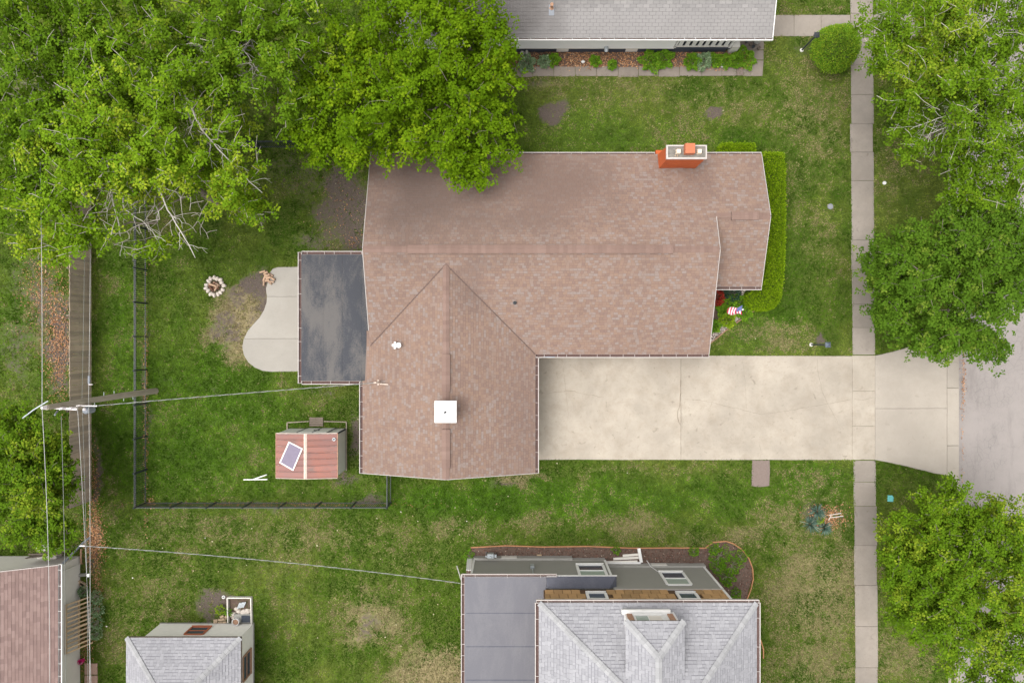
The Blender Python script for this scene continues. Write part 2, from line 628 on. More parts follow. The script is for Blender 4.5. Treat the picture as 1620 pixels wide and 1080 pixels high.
M['dark_membrane'] = membrane_mat('dark_rolled_roofing', (0.075, 0.078, 0.098), (0.115, 0.115, 0.135), 0.6)
M['brick'] = brick_mat()
M['terracotta'] = plain('terracotta', (0.40, 0.13, 0.065), 0.85, 0.2, 8)
M['flue'] = plain('flue_tile', (0.72, 0.58, 0.45), 0.8, 0.1, 8)
M['crown_mortar'] = plain('chimney_mortar', (0.17, 0.155, 0.135), 0.95, 0.7, 9)
M['shed_red'] = shed_roof_mat()
M['shed_wall'] = plain('shed_wall_metal', (0.60, 0.60, 0.565), 0.55, 0.12, 3)
M['rust_white'] = plain('rusty_white_metal', (0.50, 0.41, 0.345), 0.6, 0.5, 7)
M['rust'] = plain('rusty_trim', (0.34, 0.20, 0.13), 0.8, 0.45, 9)
M['dark_metal'] = plain('dark_metal', (0.035, 0.04, 0.045), 0.5, 0.15, 5, metal=0.0, spec=0.4)
M['fence_black'] = plain('black_fence_paint', (0.030, 0.036, 0.040), 0.45, 0.2, 5, spec=0.45)
M['galv'] = plain('galvanised_metal', (0.38, 0.41, 0.43), 0.45, 0.15, 6, metal=0.4, spec=0.5)
M['purple_screen'] = plain('dark_mesh_screen', (0.175, 0.15, 0.20), 0.75, 0.2, 9)
M['glass'] = plain('dark_glass', (0.06, 0.075, 0.10), 0.12, 0.3, 2.0, spec=0.6, bump=0)
M['pale_glass'] = plain('curtained_glass', (0.30, 0.36, 0.32), 0.2, 0.1, 3.0, spec=0.6, bump=0)
M['fence_wood'] = wood_mat('weathered_fence_wood', (0.45, 0.355, 0.27), (0.58, 0.48, 0.385), 'z')
M['grey_wood'] = wood_mat('grey_weathered_wood', (0.15, 0.12, 0.10), (0.21, 0.175, 0.145), 'x')
M['new_wood'] = wood_mat('fresh_lumber', (0.52, 0.37, 0.22), (0.62, 0.48, 0.32), 'x')
M['log'] = wood_mat('split_log', (0.34, 0.22, 0.15), (0.52, 0.38, 0.27), 'x')
M['log_dark'] = wood_mat('charred_log', (0.09, 0.05, 0.035), (0.26, 0.13, 0.08), 'x')
M['pole_wood'] = wood_mat('pole_wood', (0.40, 0.345, 0.27), (0.52, 0.455, 0.365), 'z')
M['lath'] = wood_mat('exposed_cladding', (0.46, 0.305, 0.15), (0.35, 0.205, 0.095), 'x')
M['lath_gap'] = plain('cladding_gap', (0.10, 0.06, 0.035), 0.95, 0.3)
M['bark'] = plain('bark', (0.20, 0.165, 0.135), 0.95, 0.3, 5, bump=0.5)
M['bark_pale'] = plain('pale_bark', (0.40, 0.36, 0.31), 0.9, 0.22, 4, bump=0.3)
M['stone_pale'] = plain('pale_stone', (0.50, 0.44, 0.385), 0.9, 0.2, 6)
M['paver'] = plain('red_paver', (0.36, 0.235, 0.185), 0.9, 0.2, 6)
M['tan_brick'] = plain('tan_brick', (0.42, 0.31, 0.21), 0.9, 0.25, 6)
M['orange_edging'] = plain('orange_edging', (0.36, 0.175, 0.085), 0.85, 0.45, 5)
M['wire'] = plain('bare_wire', (0.36, 0.355, 0.34), 0.5, 0.1, 3, spec=0.5)
M['wire_dark'] = plain('dark_wire', (0.16, 0.165, 0.15), 0.6, 0.1, 3)
M['insul'] = plain('porcelain', (0.66, 0.60, 0.60), 0.3, 0.1, 5, spec=0.5)
M['transformer'] = plain('grey_transformer_paint', (0.20, 0.215, 0.24), 0.5, 0.15, 5)
M['teal'] = plain('teal_plastic', (0.13, 0.44, 0.42), 0.5, 0.15, 6)
M['teal_dark'] = plain('dark_teal_plastic', (0.03, 0.24, 0.24), 0.5, 0.15, 6)
M['pink'] = plain('magenta_plastic', (0.52, 0.02, 0.14), 0.45, 0.1, 6)
M['blue'] = plain('blue_tarp', (0.05, 0.36, 0.62), 0.5, 0.1, 6)
M['grey_lid'] = plain('grey_iron_lid', (0.20, 0.205, 0.22), 0.7, 0.25, 10)
M['blueglass'] = plain('lantern_glass', (0.085, 0.105, 0.135), 0.2, 0.2, 6, spec=0.6)
M['flag_red'] = plain('red_cloth', (0.52, 0.05, 0.09), 0.85, 0.06)
M['flag_white'] = plain('white_cloth', (0.72, 0.70, 0.69), 0.85, 0.04)
M['flag_blue'] = plain('blue_cloth', (0.13, 0.15, 0.33), 0.85, 0.06)
M['soil'] = plain('bed_soil', (0.105, 0.072, 0.056), 0.98, 0.55, 7, bump=0.6)
M['gravel_pad'] = plain('brown_grit', (0.175, 0.135, 0.118), 0.98, 0.4, 22, bump=0.6)

GREENS = {
    'maple': ([(0, (0.0489, 0.0998, 0.0021)), (0.5, (0.0815, 0.1497, 0.0027)), (1, (0.1173, 0.1996, 0.0044))], (0.1695, 0.2395, 0.0065)),
    'yellow': ([(0, (0.0680, 0.1376, 0.0054)), (0.5, (0.1105, 0.1978, 0.0068)), (1, (0.1615, 0.2579, 0.0107))], (0.2890, 0.3439, 0.0237)),
    'fresh': ([(0, (0.0547, 0.1125, 0.0054)), (0.5, (0.0877, 0.1612, 0.0067)), (1, (0.1229, 0.2099, 0.0093))], (0.2177, 0.2699, 0.0200)),
    'deep': ([(0, (0.0417, 0.0883, 0.0066)), (0.5, (0.0649, 0.1304, 0.0092)), (1, (0.0976, 0.1724, 0.0132))], (0.1858, 0.2270, 0.0329)),
    'hedge': ([(0, (0.0812, 0.1539, 0.0027)), (0.5, (0.1402, 0.2394, 0.0054)), (1, (0.2066, 0.3249, 0.0090))], (0.2657, 0.3591, 0.0180)),
    'herb': ([(0, (0.07, 0.16, 0.010)), (0.5, (0.12, 0.245, 0.016)), (1, (0.17, 0.32, 0.024))], (0.32, 0.40, 0.03)),
    'lime': ([(0, (0.12, 0.22, 0.01)), (0.5, (0.19, 0.30, 0.015)), (1, (0.26, 0.36, 0.02))], (0.40, 0.40, 0.05)),
    'hosta': ([(0, (0.11, 0.19, 0.09)), (0.5, (0.19, 0.28, 0.14)), (1, (0.30, 0.38, 0.22))], (0.5, 0.55, 0.38)),
    'bluegreen': ([(0, (0.022, 0.05, 0.03)), (0.5, (0.035, 0.075, 0.045)), (1, (0.05, 0.10, 0.06))], (0.07, 0.12, 0.07)),
    'yucca': ([(0, (0.06, 0.115, 0.085)), (0.5, (0.10, 0.17, 0.13)), (1, (0.16, 0.24, 0.19))], (0.28, 0.34, 0.26)),
    'redleaf': ([(0, (0.19, 0.018, 0.014)), (0.5, (0.28, 0.03, 0.02)), (1, (0.36, 0.05, 0.03))], (0.42, 0.10, 0.04)),
    'litter': ([(0, (0.13, 0.062, 0.034)), (0.5, (0.33, 0.160, 0.078)), (1, (0.46, 0.265, 0.14))], (0.50, 0.34, 0.21)),
    'mulch': ([(0, (0.055, 0.026, 0.020)), (0.5, (0.12, 0.06, 0.045)), (1, (0.22, 0.13, 0.10))], (0.4, 0.33, 0.27)),
    'pebble': ([(0, (0.22, 0.175, 0.15)), (0.5, (0.42, 0.36, 0.32)), (1, (0.62, 0.55, 0.50))], (0.66, 0.6, 0.56)),
    'fleck': ([(0, (0.28, 0.23, 0.12)), (0.5, (0.36, 0.31, 0.18)), (1, (0.46, 0.42, 0.29))], (0.66, 0.6, 0.56)),
}
for k, (st, yg) in GREENS.items():
    M['leaf_' + k] = leaf_mat('leaf_' + k, st, yg, trans=0.05 if k in ('litter', 'mulch', 'pebble', 'fleck') else 0.13,
                              rough=0.9 if k in ('litter', 'mulch', 'pebble', 'fleck') else 0.8)

# ------------------------------------------------------------------ ground masks
def blob_mask(X, Y, blobs):
    """Soft ellipses given in photo pixels at ground level: (px, py, rx, ry, strength)."""
    PX, PY = X * PXM + 810, 540 - Y * PXM
    wx, wy = fbm(X, Y, 0.9, 21, 4) - 0.5, fbm(X, Y, 0.9, 33, 4) - 0.5
    m = np.zeros_like(X)
    for (cx, cy, rx, ry, k) in blobs:
        w = min(34, 9 + 0.5 * min(rx, ry))
        d = np.sqrt(((PX - cx + wx * w * 2) / rx) ** 2 + ((PY - cy + wy * w * 2) / ry) ** 2)
        m = np.maximum(m, k * np.clip(1.45 - d, 0, 1))
    return m


STRAW = [(1290, 190, 70, 100, .42), (1300, 380, 40, 60, .30), (1295, 930, 95, 110, .62), (1290, 1060, 80, 60, .55), (1250, 830, 60, 50, .40),
         (1430, 1040, 60, 50, .55), (430, 850, 280, 35, .40), (690, 1068, 60, 40, 1.15), (1120, 150, 120, 50, .35), (585, 985, 55, 55, .75), (1010, 140, 150, 40, .38),
         (1410, 250, 40, 90, .35), (390, 505, 56, 66, 1.1), (1225, 520, 60, 18, .50), (1240, 545, 40, 12, .55), (1000, 830, 60, 20, .60),
         (820, 755, 50, 14, .80), (1250, 745, 40, 14, .30), (260, 960, 60, 60, .35), (190, 990, 30, 70, .35), (1110, 850, 80, 18, .45),
         (1180, 845, 40, 14, .6), (545, 340, 40, 55, .50), (60, 500, 40, 60, .45), (850, 135, 60, 10, .55), (640, 880, 80, 25, .35),
         (720, 835, 60, 20, .50), (840, 830, 60, 15, .45), (1300, 780, 40, 30, .35), (1255, 290, 30, 60, .35), (1005, 745, 150, 9, .35),
         (1290, 45, 60, 30, .4), (330, 830, 120, 20, .4), (530, 640, 50, 25, .25), (300, 1050, 60, 40, .3)]
SOIL = [(878, 178, 21, 16, 1.45), (1133, 180, 15, 14, 1.6), (585, 990, 26, 34, .62), (545, 325, 56, 76, .92), (560, 370, 34, 42, .95), (500, 385, 40, 20, .6),
        (231, 620, 7, 190, .62), (420, 798, 200, 6, .58), (563, 690, 12, 42, .9), (585, 790, 30, 12, .8), (548, 760, 24, 10, .9),
        (800, 764, 26, 11, .75), (342, 958, 24, 24, 1.1), (70, 480, 30, 80, .72), (92, 540, 22, 95, .95), (55, 440, 26, 30, .6), (30, 560, 34, 70, .55), (35, 450, 30, 40, .5),
        (152, 760, 8, 80, .9), (150, 860, 16, 60, .8), (402, 452, 30, 28, 1.05), (362, 520, 28, 36, .75), (424, 492, 20, 48, .95), (375, 470, 24, 24, .75), (405, 505, 26, 30, .6),
        (590, 660, 14, 30, .6), (515, 620, 30, 12, .45), (1296, 536, 10, 9, 1.0), (1298, 816, 38, 26, .85), (840, 132, 50, 7, .6),
        (480, 270, 70, 50, .5), (265, 600, 14, 10, .5), (345, 625, 14, 8, .4), (1275, 82, 14, 14, .5), (255, 250, 120, 90, .5),
        (340, 700, 10, 8, .4), (1330, 990, 10, 14, .4), (60, 120, 90, 90, .6), (395, 115, 60, 50, .5), (1100, 110, 40, 8, .4)]
LUSH = [(900, 905, 1, 1, 0), (300, 660, 170, 150, .75), (900, 790, 350, 35, .85), (1200, 500, 80, 60, .60), (950, 215, 150, 40, .55), (1100, 230, 150, 20, .45),
        (190, 600, 28, 210, .80), (20, 520, 50, 120, .5), (420, 990, 60, 60, .35), (740, 790, 140, 30, .95), (1290, 760, 70, 30, .7), (330, 420, 80, 60, .4), (1240, 420, 25, 90, .4)]


def lin(a, b, st):
    return list(np.arange(a, b + 1e-6, st))


gx = [-900, -400, -150, -80, -50, -36] + lin(-31, 31.75, 0.25) + [32.0, 32.25, 34, 40, 60, 100, 200, 400, 900]
gy = [-900, -400, -150, -80, -50, -32, -26] + lin(-22, 22, 0.25) + [26, 32, 50, 80, 150, 400, 900]
gx, gy = np.array(gx), np.array(gy)
GX, GY = np.meshgrid(gx, gy)
KERB0, KERB1 = 23.0, 23.63
AP_Y0, AP_Y1 = -7.1, 0.35
gz = (vnoise(GX, GY, 2.7, 3) - 0.5) * 0.03
gz = np.where((GX > 23.3) & (GX < 32.1), -0.17, gz)
ap = (GX > 19.0) & (GX <= 23.3) & (GY > AP_Y0) & (GY < AP_Y1)
gz = np.where(ap, -0.02 - 0.15 * np.clip((GX - 19.0) / 4.2, 0, 1), gz)
tint = np.ones((GX.size, 4), dtype=np.float32)
tint[:, 0] = blob_mask(GX, GY, STRAW).ravel()
tint[:, 1] = blob_mask(GX, GY, SOIL).ravel()
tint[:, 2] = blob_mask(GX, GY, LUSH).ravel()
nx, ny = len(gx), len(gy)
ii = np.arange(nx * ny).reshape(ny, nx)
F = np.stack([ii[:-1, :-1], ii[:-1, 1:], ii[1:, 1:], ii[1:, :-1]], -1).reshape(-1, 4)
ground = np_mesh('ground', np.stack([GX.ravel(), GY.ravel(), gz.ravel()], 1), F, M['lawn'], tint=tint, kind='structure')

# ------------------------------------------------------------------ road, driveway, pavement
mb = MB()
mb.add([(KERB1 - 0.02, -900, -0.11), (31.9, -900, -0.11), (31.9, 900, -0.11), (KERB1 - 0.02, 900, -0.11)], [(0, 1, 2, 3)])
road = mb.build('road', M['asphalt'], kind='structure')


def slab(name, poly, z, mat, parent, t=0.12, gap=0.007, zf=None):
    """One cast slab with a rounded arris; poly in world plan coordinates; zf(x) tilts the top."""
    c = Vector((sum(p[0] for p in poly) / len(poly), sum(p[1] for p in poly) / len(poly)))
    q = []
    for p in poly:
        d = Vector((p[0], p[1])) - c
        q.append((p[0] - math.copysign(min(gap / 2, abs(d.x)), d.x), p[1] - math.copysign(min(gap / 2, abs(d.y)), d.y)))
    m = MB()
    m.prism(q, z - t, z, 0.014)
    if zf:
        m.v = [(x, y, zz - z + zf(x)) for x, y, zz in m.v]
    return m.build(name, mat, parent)


def px_poly(*pp):
    return [pt(a, b).to_2d() for a, b in pp]


drive = empty('driveway', (10, -3.5, 0), None, None)
drive['kind'] = 'structure'
Z0 = 0.035
# outer edges are a little uneven, as cast
def edge_line(x0, x1, y, seed, amp=0.5, n=14):
    return [(x0 + (x1 - x0) * i / n, y + (vnoise(x0 + (x1 - x0) * i / n, seed * 3.1, 40, seed) - 0.5) * 2 * amp) for i in range(n + 1)]


slab('slab', px_poly(*(edge_line(700, 1077, 727, 1) + [(1077, 545), (700, 545)])), Z0, M['drive'], drive)
slab('slab', px_poly(*(edge_line(1077, 1348, 727, 2) + edge_line(1348, 1077, 562.5, 3))), Z0, M['drive'], drive)
for (a, b) in ((562, 618), (618, 673.5), (673.5, 727)):
    slab('slab', px_poly((1348, b), (1384, b), (1384, a), (1348, a)), Z0, M['drive'], drive)
apz = lambda x: Z0 - 0.115 * min(1, max(0, (x - 19.13) / 3.87))
slab('slab', px_poly((1384, 646), (1384, 562), (1396, 560), (1420, 554), (1450, 545), (1500, 536), (1500, 646)), Z0, M['apron'], drive, zf=apz)
slab('slab', px_poly((1384, 646), (1500, 646), (1500, 752), (1480, 749), (1440, 739), (1405, 731), (1384, 727)), Z0, M['apron'], drive, zf=apz)
kerb = empty('kerb', (KERB0, 0, 0), None, None)
kerb['kind'] = 'structure'
y = 25.0
k = 0
while y > -25:
    y2 = y - 3.05
    mid = (y + y2) / 2
    low = AP_Y0 - 0.6 < mid < AP_Y1 + 0.4
    zt = -0.082 if low else 0.03
    m = MB()
    if low:
        m.prism([(KERB0 + 0.008, y2 + 0.008), (KERB1, y2 + 0.008), (KERB1, y - 0.008), (KERB0 + 0.008, y - 0.008)], -0.3, zt, 0.01)
    else:
        m.prism([(KERB0, y2 + 0.008), (KERB0 + 0.16, y2 + 0.008), (KERB0 + 0.16, y - 0.008), (KERB0, y - 0.008)], -0.3, zt, 0.025)
        m.prism([(KERB0 + 0.163, y2 + 0.008), (KERB1, y2 + 0.008), (KERB1, y - 0.008), (KERB0 + 0.163, y - 0.008)], -0.3, -0.095, 0.01)
    m.build('kerb_stone', M['apron'], kerb)
    y = y2


def crack(parent, pts, w=0.02, z=Z0 + 0.004, name='crack', seed=1):
    rg = random.Random(seed)
    P = []
    for a, b in zip(pts[:-1], pts[1:]):
        n = max(2, int(math.hypot(b[0] - a[0], b[1] - a[1]) / 4))
        for i in range(n):
            t = i / n
            P.append((a[0] + (b[0] - a[0]) * t + rg.uniform(-.7, .7), a[1] + (b[1] - a[1]) * t + rg.uniform(-.7, .7)))
    P.append(pts[-1])
    m = MB()
    vs, fs = [], []
    for i, p in enumerate(P):
        q = pt(*p)
        a, b = pt(*P[max(0, i - 1)]), pt(*P[min(len(P) - 1, i + 1)])
        d = (b - a).normalized()
        s = Vector((-d.y, d.x, 0)) * (w / 2) * rg.uniform(.35, 1.3) * (0.3 if i in (0, len(P) - 1) else 1)
        vs += [(q.x + s.x, q.y + s.y, z), (q.x - s.x, q.y - s.y, z)]
        if i:
            fs.append((2 * i - 2, 2 * i - 1, 2 * i + 1, 2 * i))
    return m.add(vs, fs).build(name, M['crack'], parent)


for i, (pts, w) in enumerate([
        ([(1077, 600), (1075, 640), (1071, 655), (1072, 662), (1076, 672)], 0.045),
        ([(1174, 566), (1177, 590), (1179, 612), (1180, 652)], 0.012),
        ([(1082, 630), (1120, 635), (1175, 648), (1200, 655), (1240, 650), (1300, 640), (1347, 631)], 0.018),
        ([(1349, 631), (1365, 632), (1383, 628)], 0.016),
        ([(1292, 566), (1294, 590), (1299, 615), (1308, 637), (1318, 655), (1325, 670)], 0.016),
        ([(865, 622), (882, 620), (895, 618), (905, 618), (930, 624), (955, 628)], 0.022),
        ([(889, 566), (892, 590), (895, 615), (899, 650), (898, 665)], 0.014),
        ([(1200, 700), (1204, 715), (1202, 725)], 0.01),
        ([(1077, 690), (1080, 672), (1076, 640)], 0.01)]):
    crack(drive, pts, w * .62, seed=i + 3)

walk = empty('sidewalk', (18.5, 0, 0), None, None)
walk['kind'] = 'structure'
rg = random.Random(4)
def walk_x(py):
    return 1345.0 + (py - 195) * 0.0085, 1381.0 + (py - 195) * 0.0085


def walk_run(ys, z=0.03):
    for a, b in zip(ys[:-1], ys[1:]):
        j = rg.uniform(-1.0, 1.0)
        xa0, xa1 = walk_x(a)
        xb0, xb1 = walk_x(b)
        if a < 190:
            j = 1.5
        slab('slab', px_poly((xb0 + j, b), (xb1 + j, b), (xa1 + j, a), (xa0 + j, a)), z + rg.uniform(-.008, .008), M['walk'], walk, gap=0.009)


walk_run([-160, -90, -30, 22, 60, 103, 150, 196, 241, 286, 380, 427, 481, 518, 561])
walk_run([728, 762, 800, 862, 925, 990, 1055, 1115, 1180, 1245])
path = empty('front_path', (14, 16.5, 0), None, None)
path['kind'] = 'structure'
for a, b in ((1218, 1256), (1256, 1299), (1299, 1345)):
    slab('slab', px_poly((a, 58), (b, 58), (b, 24), (a, 24)), 0.028, M['walk'], path, gap=0.009)
for a, b in ((1382, 1415), (1415, 1448)):
    slab('slab', px_poly((a, 58), (b, 58), (b, 24), (a, 24)), 0.028, M['walk'], path, gap=0.009)

patio = empty('patio', (-12, 1, 0), None, None)
patio['kind'] = 'structure'
top = [(476, 422), (440, 422.5), (432, 425), (428, 430), (426, 437), (424, 446), (421, 456), (422.5, 469)]
midp = [(422.5, 469), (422, 478), (418, 490), (411, 502), (402, 512), (393, 522), (386, 535.5)]
bot = [(386, 535.5), (383.5, 548), (386, 561), (393, 573), (403, 581), (416, 586.5), (430, 588), (480, 587)]
slab('slab', px_poly(*top, (482, 469), (482, 422)), 0.045, M['patio'], patio)
slab('slab', px_poly(*midp, (482, 535.5), (482, 469)), 0.045, M['patio'], patio)
slab('slab', px_poly(*bot, (482, 535.5)), 0.045, M['patio'], patio)

# side walk along the north house
nwalk = empty('side_path', (6, 13.9, 0), None, None)
nwalk['kind'] = 'structure'
xs = [690, 725, 760, 792, 814, 842, 876, 910, 944, 978, 1010, 1042, 1075, 1110, 1142, 1165]
for i, (a, b) in enumerate(zip(xs[:-1], xs[1:])):
    j = rg.uniform(-1, 1)
    slab('slab', px_poly((a, 121.5 + j), (b, 121.5 + j), (b, 105 + j), (a, 105 + j)), 0.03 + rg.uniform(-.006, .006), M['oldwalk'], nwalk, gap=0.014)
slab('slab', px_poly((1176, 121), (1206, 121), (1208, 96), (1190, 96), (1190, 104), (1176, 105)), 0.03, M['oldwalk'], nwalk)
slab('slab', px_poly((1190, 95), (1208, 95), (1208, 80), (1190, 80)), 0.03, M['oldwalk'], nwalk)
slab('slab', px_poly((1165, 120), (1176, 120), (1176, 106), (1165, 106)), 0.022, M['gravel_pad'], nwalk)

gravel = MB().prism(px_poly((1189, 769), (1204, 770), (1217, 768), (1218, 745), (1217.5, 727.5), (1190, 727.5), (1189, 750)), -0.03, 0.022, 0.01).build('gravel_patch', M['gravel_pad'])
gravel['kind'] = 'structure'

# ------------------------------------------------------------------ where grass does not grow
NOGRASS = [  # world rectangles x0, x1, y0, y1
    (-0.2, 19.2, -6.25, -0.70), (19.1, 23.7, -6.4, -0.6), (23.0, 32.1, -40, 40), (-7.0, 9.4, -0.3, 8.9), (-7.1, 0.9, -6.2, 0), (9.4, 12.0, 3.0, 8.9),
    (-10.1, -6.8, -1.7, 4.1), (-3, 12.9, 15.1, 30), (-4, 11.7, 13.95, 14.6), (12.6, 13.3, 14.0, 16.0), (13.5, 17.9, 16.05, 17.2), (19.1, 21.3, 16.05, 17.2),
    (-2.0, 10.1, -30, -11.75), (-2.0, 4.9, -12, -11.4), (-18.5, -13.6, -30, -14.8), (-40, -22.7, -30, -11.3), (-11.7, -8.7, -6.75, -4.5),
    (12.63, 13.6, -7.65, -6.23)]
PATIO = [tuple(p) for p in px_poly(*top, *midp[1:], *bot[1:], (482, 422))]
BED_S = [tuple(p) for p in px_poly((738, 882), (745, 866), (800, 863), (900, 863), (1000, 865), (1115, 865), (1127, 857), (1148, 856), (1172, 868), (1188, 890), (1190, 915), (1181, 945), (1180, 1000), (738, 1000))]
BED_F = [tuple(p) for p in px_poly((1122, 543), (1150, 520), (1178, 500), (1196, 489), (1196, 440), (1100, 440), (1100, 543))]
BED_N = [tuple(p) for p in px_poly((690, 106), (1190, 106), (1190, 82), (690, 82))]


def in_poly(X, Y, poly):
    r = np.zeros(X.shape, dtype=bool)
    n = len(poly)
    for i in range(n):
        x1, y1 = poly[i]
        x2, y2 = poly[(i + 1) % n]
        c = ((y1 > Y) != (y2 > Y)) & (X < (x2 - x1) * (Y - y1) / (y2 - y1 + 1e-12) + x1)
        r ^= c
    return r


def grass_ok(X, Y, margin=0.0):
    ok = np.ones(X.shape, dtype=bool)
    for x0, x1, y0, y1 in NOGRASS:
        ok &= ~((X > x0 + margin) & (X < x1 - margin) & (Y > y0 + margin) & (Y < y1 - margin))
    for p in (PATIO, BED_S, BED_F, BED_N):
        ok &= ~in_poly(X, Y, p)
    wx0 = (1345.0 + (540 - Y * PXM - 195) * 0.0085 - 810) / PXM
    ok &= ~((X > wx0 + margin) & (X < wx0 + 1.2 - margin))
    ap0 = (AP_Y1 - 0.9) * np.clip(0, 1, 1)
    return ok


def grass():
    rs = np.random.RandomState(11)
    n = 980000
    X = rs.uniform(-27.5, 23.2, n)
    Y = rs.uniform(-18.5, 18.5, n)
    ok = grass_ok(X, Y, 0.13 * fbm(X, Y, 0.5, 61, 3) - 0.015)
    apx = (X > 19.1) & (X < 23.2)
    top_e = np.interp(X, [19.13, 20.33, 21.33, 23.0], [-0.73, -0.47, -0.17, 0.13])
    bot_e = np.interp(X, [19.13, 21.0, 22.33, 23.0], [-6.23, -6.63, -6.97, -7.07])
    ok &= ~(apx & (Y < top_e) & (Y > bot_e))
    straw, soil, lush = blob_mask(X, Y, STRAW), blob_mask(X, Y, SOIL), blob_mask(X, Y, LUSH)
    so = soil + (fbm(X, Y, 0.5, 8, 3) - 0.5) * 1.3
    so = so + (fbm(X, Y, 0.2, 55, 2) - 0.5) * 0.7
    ok &= rs.rand(n) > np.clip((so - 0.3) / 0.5, 0, 0.93)
    X, Y, lush, straw = X[ok], Y[ok], lush[ok], straw[ok]
    n = len(X)
    fine, mid, big = fbm(X, Y, 0.34, 2, 3), fbm(X, Y, 1.3, 14, 4), fbm(X, Y, 5.5, 12, 3)
    tuft = fbm(X, Y, 0.22, 41, 2)
    st_n = straw * 1.08 + (fine - 0.5) * 1.3 + (mid - 0.5) * 1.35 + (tuft - 0.5) * 0.4
    dark, base, lt = np.array([0.040, 0.086, 0.006]), np.array([0.090, 0.156, 0.013]), np.array([0.172, 0.208, 0.036])
    u = np.clip((0.55 * mid + 0.45 * fine - 0.37) / 0.26, 0, 1)[:, None]
    c = dark * (1 - u) + base * u
    v = np.clip((0.5 * big + 0.5 * mid - 0.45) / 0.15, 0, 1)[:, None]
    c = c * (1 - 0.75 * v) + lt * 0.75 * v
    lu = np.clip(lush * 0.9, 0, 0.8)[:, None]
    c = c * (1 - lu) + np.array([0.074, 0.158, 0.010]) * lu * (0.65 + 0.7 * u)
    mow = np.clip(blob_mask(X, Y, [(570, 960, 190, 120, 1.0), (560, 850, 260, 40, .6)]), 0, 1)
    c = c * (1 + 0.16 * mow * np.sin(X * 2 * math.pi / 0.78 + 0.8 * (mid - .5)))[:, None]
    c = c * (0.72 + 0.56 * np.clip((tuft - 0.25) / 0.5, 0, 1))[:, None]
    # dry blades: some everywhere in the thin lawns, clumps where the lawn is worn
    isst = rs.rand(n) < np.clip(0.02 + (st_n + 0.12 * mow * np.sin(X * 2 * math.pi / 0.78 + 2.0) - 0.17) * 1.35, 0.012, 0.92)
    stc = np.array([0.235, 0.198, 0.098])[None, :] * rs.uniform(0.65, 1.3, (n, 1))
    c = np.where(isst[:, None], stc, c)
    c = c * rs.uniform(0.78, 1.26, (n, 1))
    L = rs.uniform(0.05, 0.11, n) * (1 + 0.35 * lush)
    W = rs.uniform(0.014, 0.030, n)
    az, el = rs.uniform(0, 2 * math.pi, n), rs.uniform(0.25, 1.15, n)
    d = np.stack([np.cos(az) * np.cos(el), np.sin(az) * np.cos(el), np.sin(el)], 1)
    s = np.stack([-np.sin(az), np.cos(az), np.zeros(n)], 1)
    B = np.stack([X, Y, np.full(n, 0.0)], 1)
    B[:, 2] = (vnoise(X, Y, 2.7, 3) - 0.5) * 0.03
    V = np.stack([B - s * W[:, None], B + s * W[:, None], B + d * L[:, None]], 1).reshape(-1, 3)
    col = np.ones((n * 3, 4))
    col[:, :3] = np.repeat(c, 3, 0)
    o = np_mesh('lawn_grass', V, np.arange(n * 3).reshape(-1, 3), M['blade'], tint=col, kind='stuff')
    tag(o, 'mown green lawn grass with straw patches round the houses', 'grass')


grass()


# ------------------------------------------------------------------ loose leaves, mulch and pebbles (nobody could count them)
def scatter(name, mat, pts, size, label, cat, seed=1, z=0.012, flat=0.35, young=0.1, parent=None, aspect=0.6):
    rs = np.random.RandomState(seed)
    P = np.asarray(pts, dtype=float)
    n = len(P)
    az = rs.uniform(0, 2 * math.pi, n)
    el = rs.uniform(-flat, flat, n)
    ro = rs.uniform(-flat, flat, n)
    L = rs.uniform(0.6, 1.3, n) * size
    d = np.stack([np.cos(az) * np.cos(el), np.sin(az) * np.cos(el), np.sin(el)], 1)
    s = np.stack([-np.sin(az) * np.cos(ro), np.cos(az) * np.cos(ro), np.sin(ro)], 1)
    zz = P[:, 2] if P.shape[1] > 2 else z + rs.uniform(0, 0.03, n)
    B = np.stack([P[:, 0], P[:, 1], zz], 1)
    h = L[:, None] / 2
    V = np.stack([B - d * h, B - s * h * aspect, B + d * h, B + s * h * aspect + np.array([0, 0, 0.01])], 1).reshape(-1, 3)
    tint = np.ones((n, 4))
    tint[:, 0] = rs.rand(n)
    tint[:, 1] = np.where(rs.rand(n) < young, rs.uniform(0.4, 1, n), 0)
    o = np_mesh(name, V, np.arange(n * 4).reshape(-1, 4), mat, parent=parent, tint=np.repeat(tint, 4, 0), kind='stuff')
    if parent is None:
        tag(o, label, cat)
    return o


def rand_in(poly, n, seed, dens=None):
    rs = np.random.RandomState(seed)
    xs_, ys_ = [p[0] for p in poly], [p[1] for p in poly]
    X, Y = rs.uniform(min(xs_), max(xs_), n), rs.uniform(min(ys_), max(ys_), n)
    ok = in_poly(X, Y, poly)
    if dens is not None:
        ok &= rs.rand(n) < dens(X, Y)
    return np.stack([X[ok], Y[ok]], 1)


# beds: shaped soil sheets a little above the lawn
def bed(name, poly, z=0.02, mat='soil', bev=0.012):
    o = MB().prism(poly, -0.05, z, bev).build(name, M[mat])
    o['kind'] = 'structure'
    return o


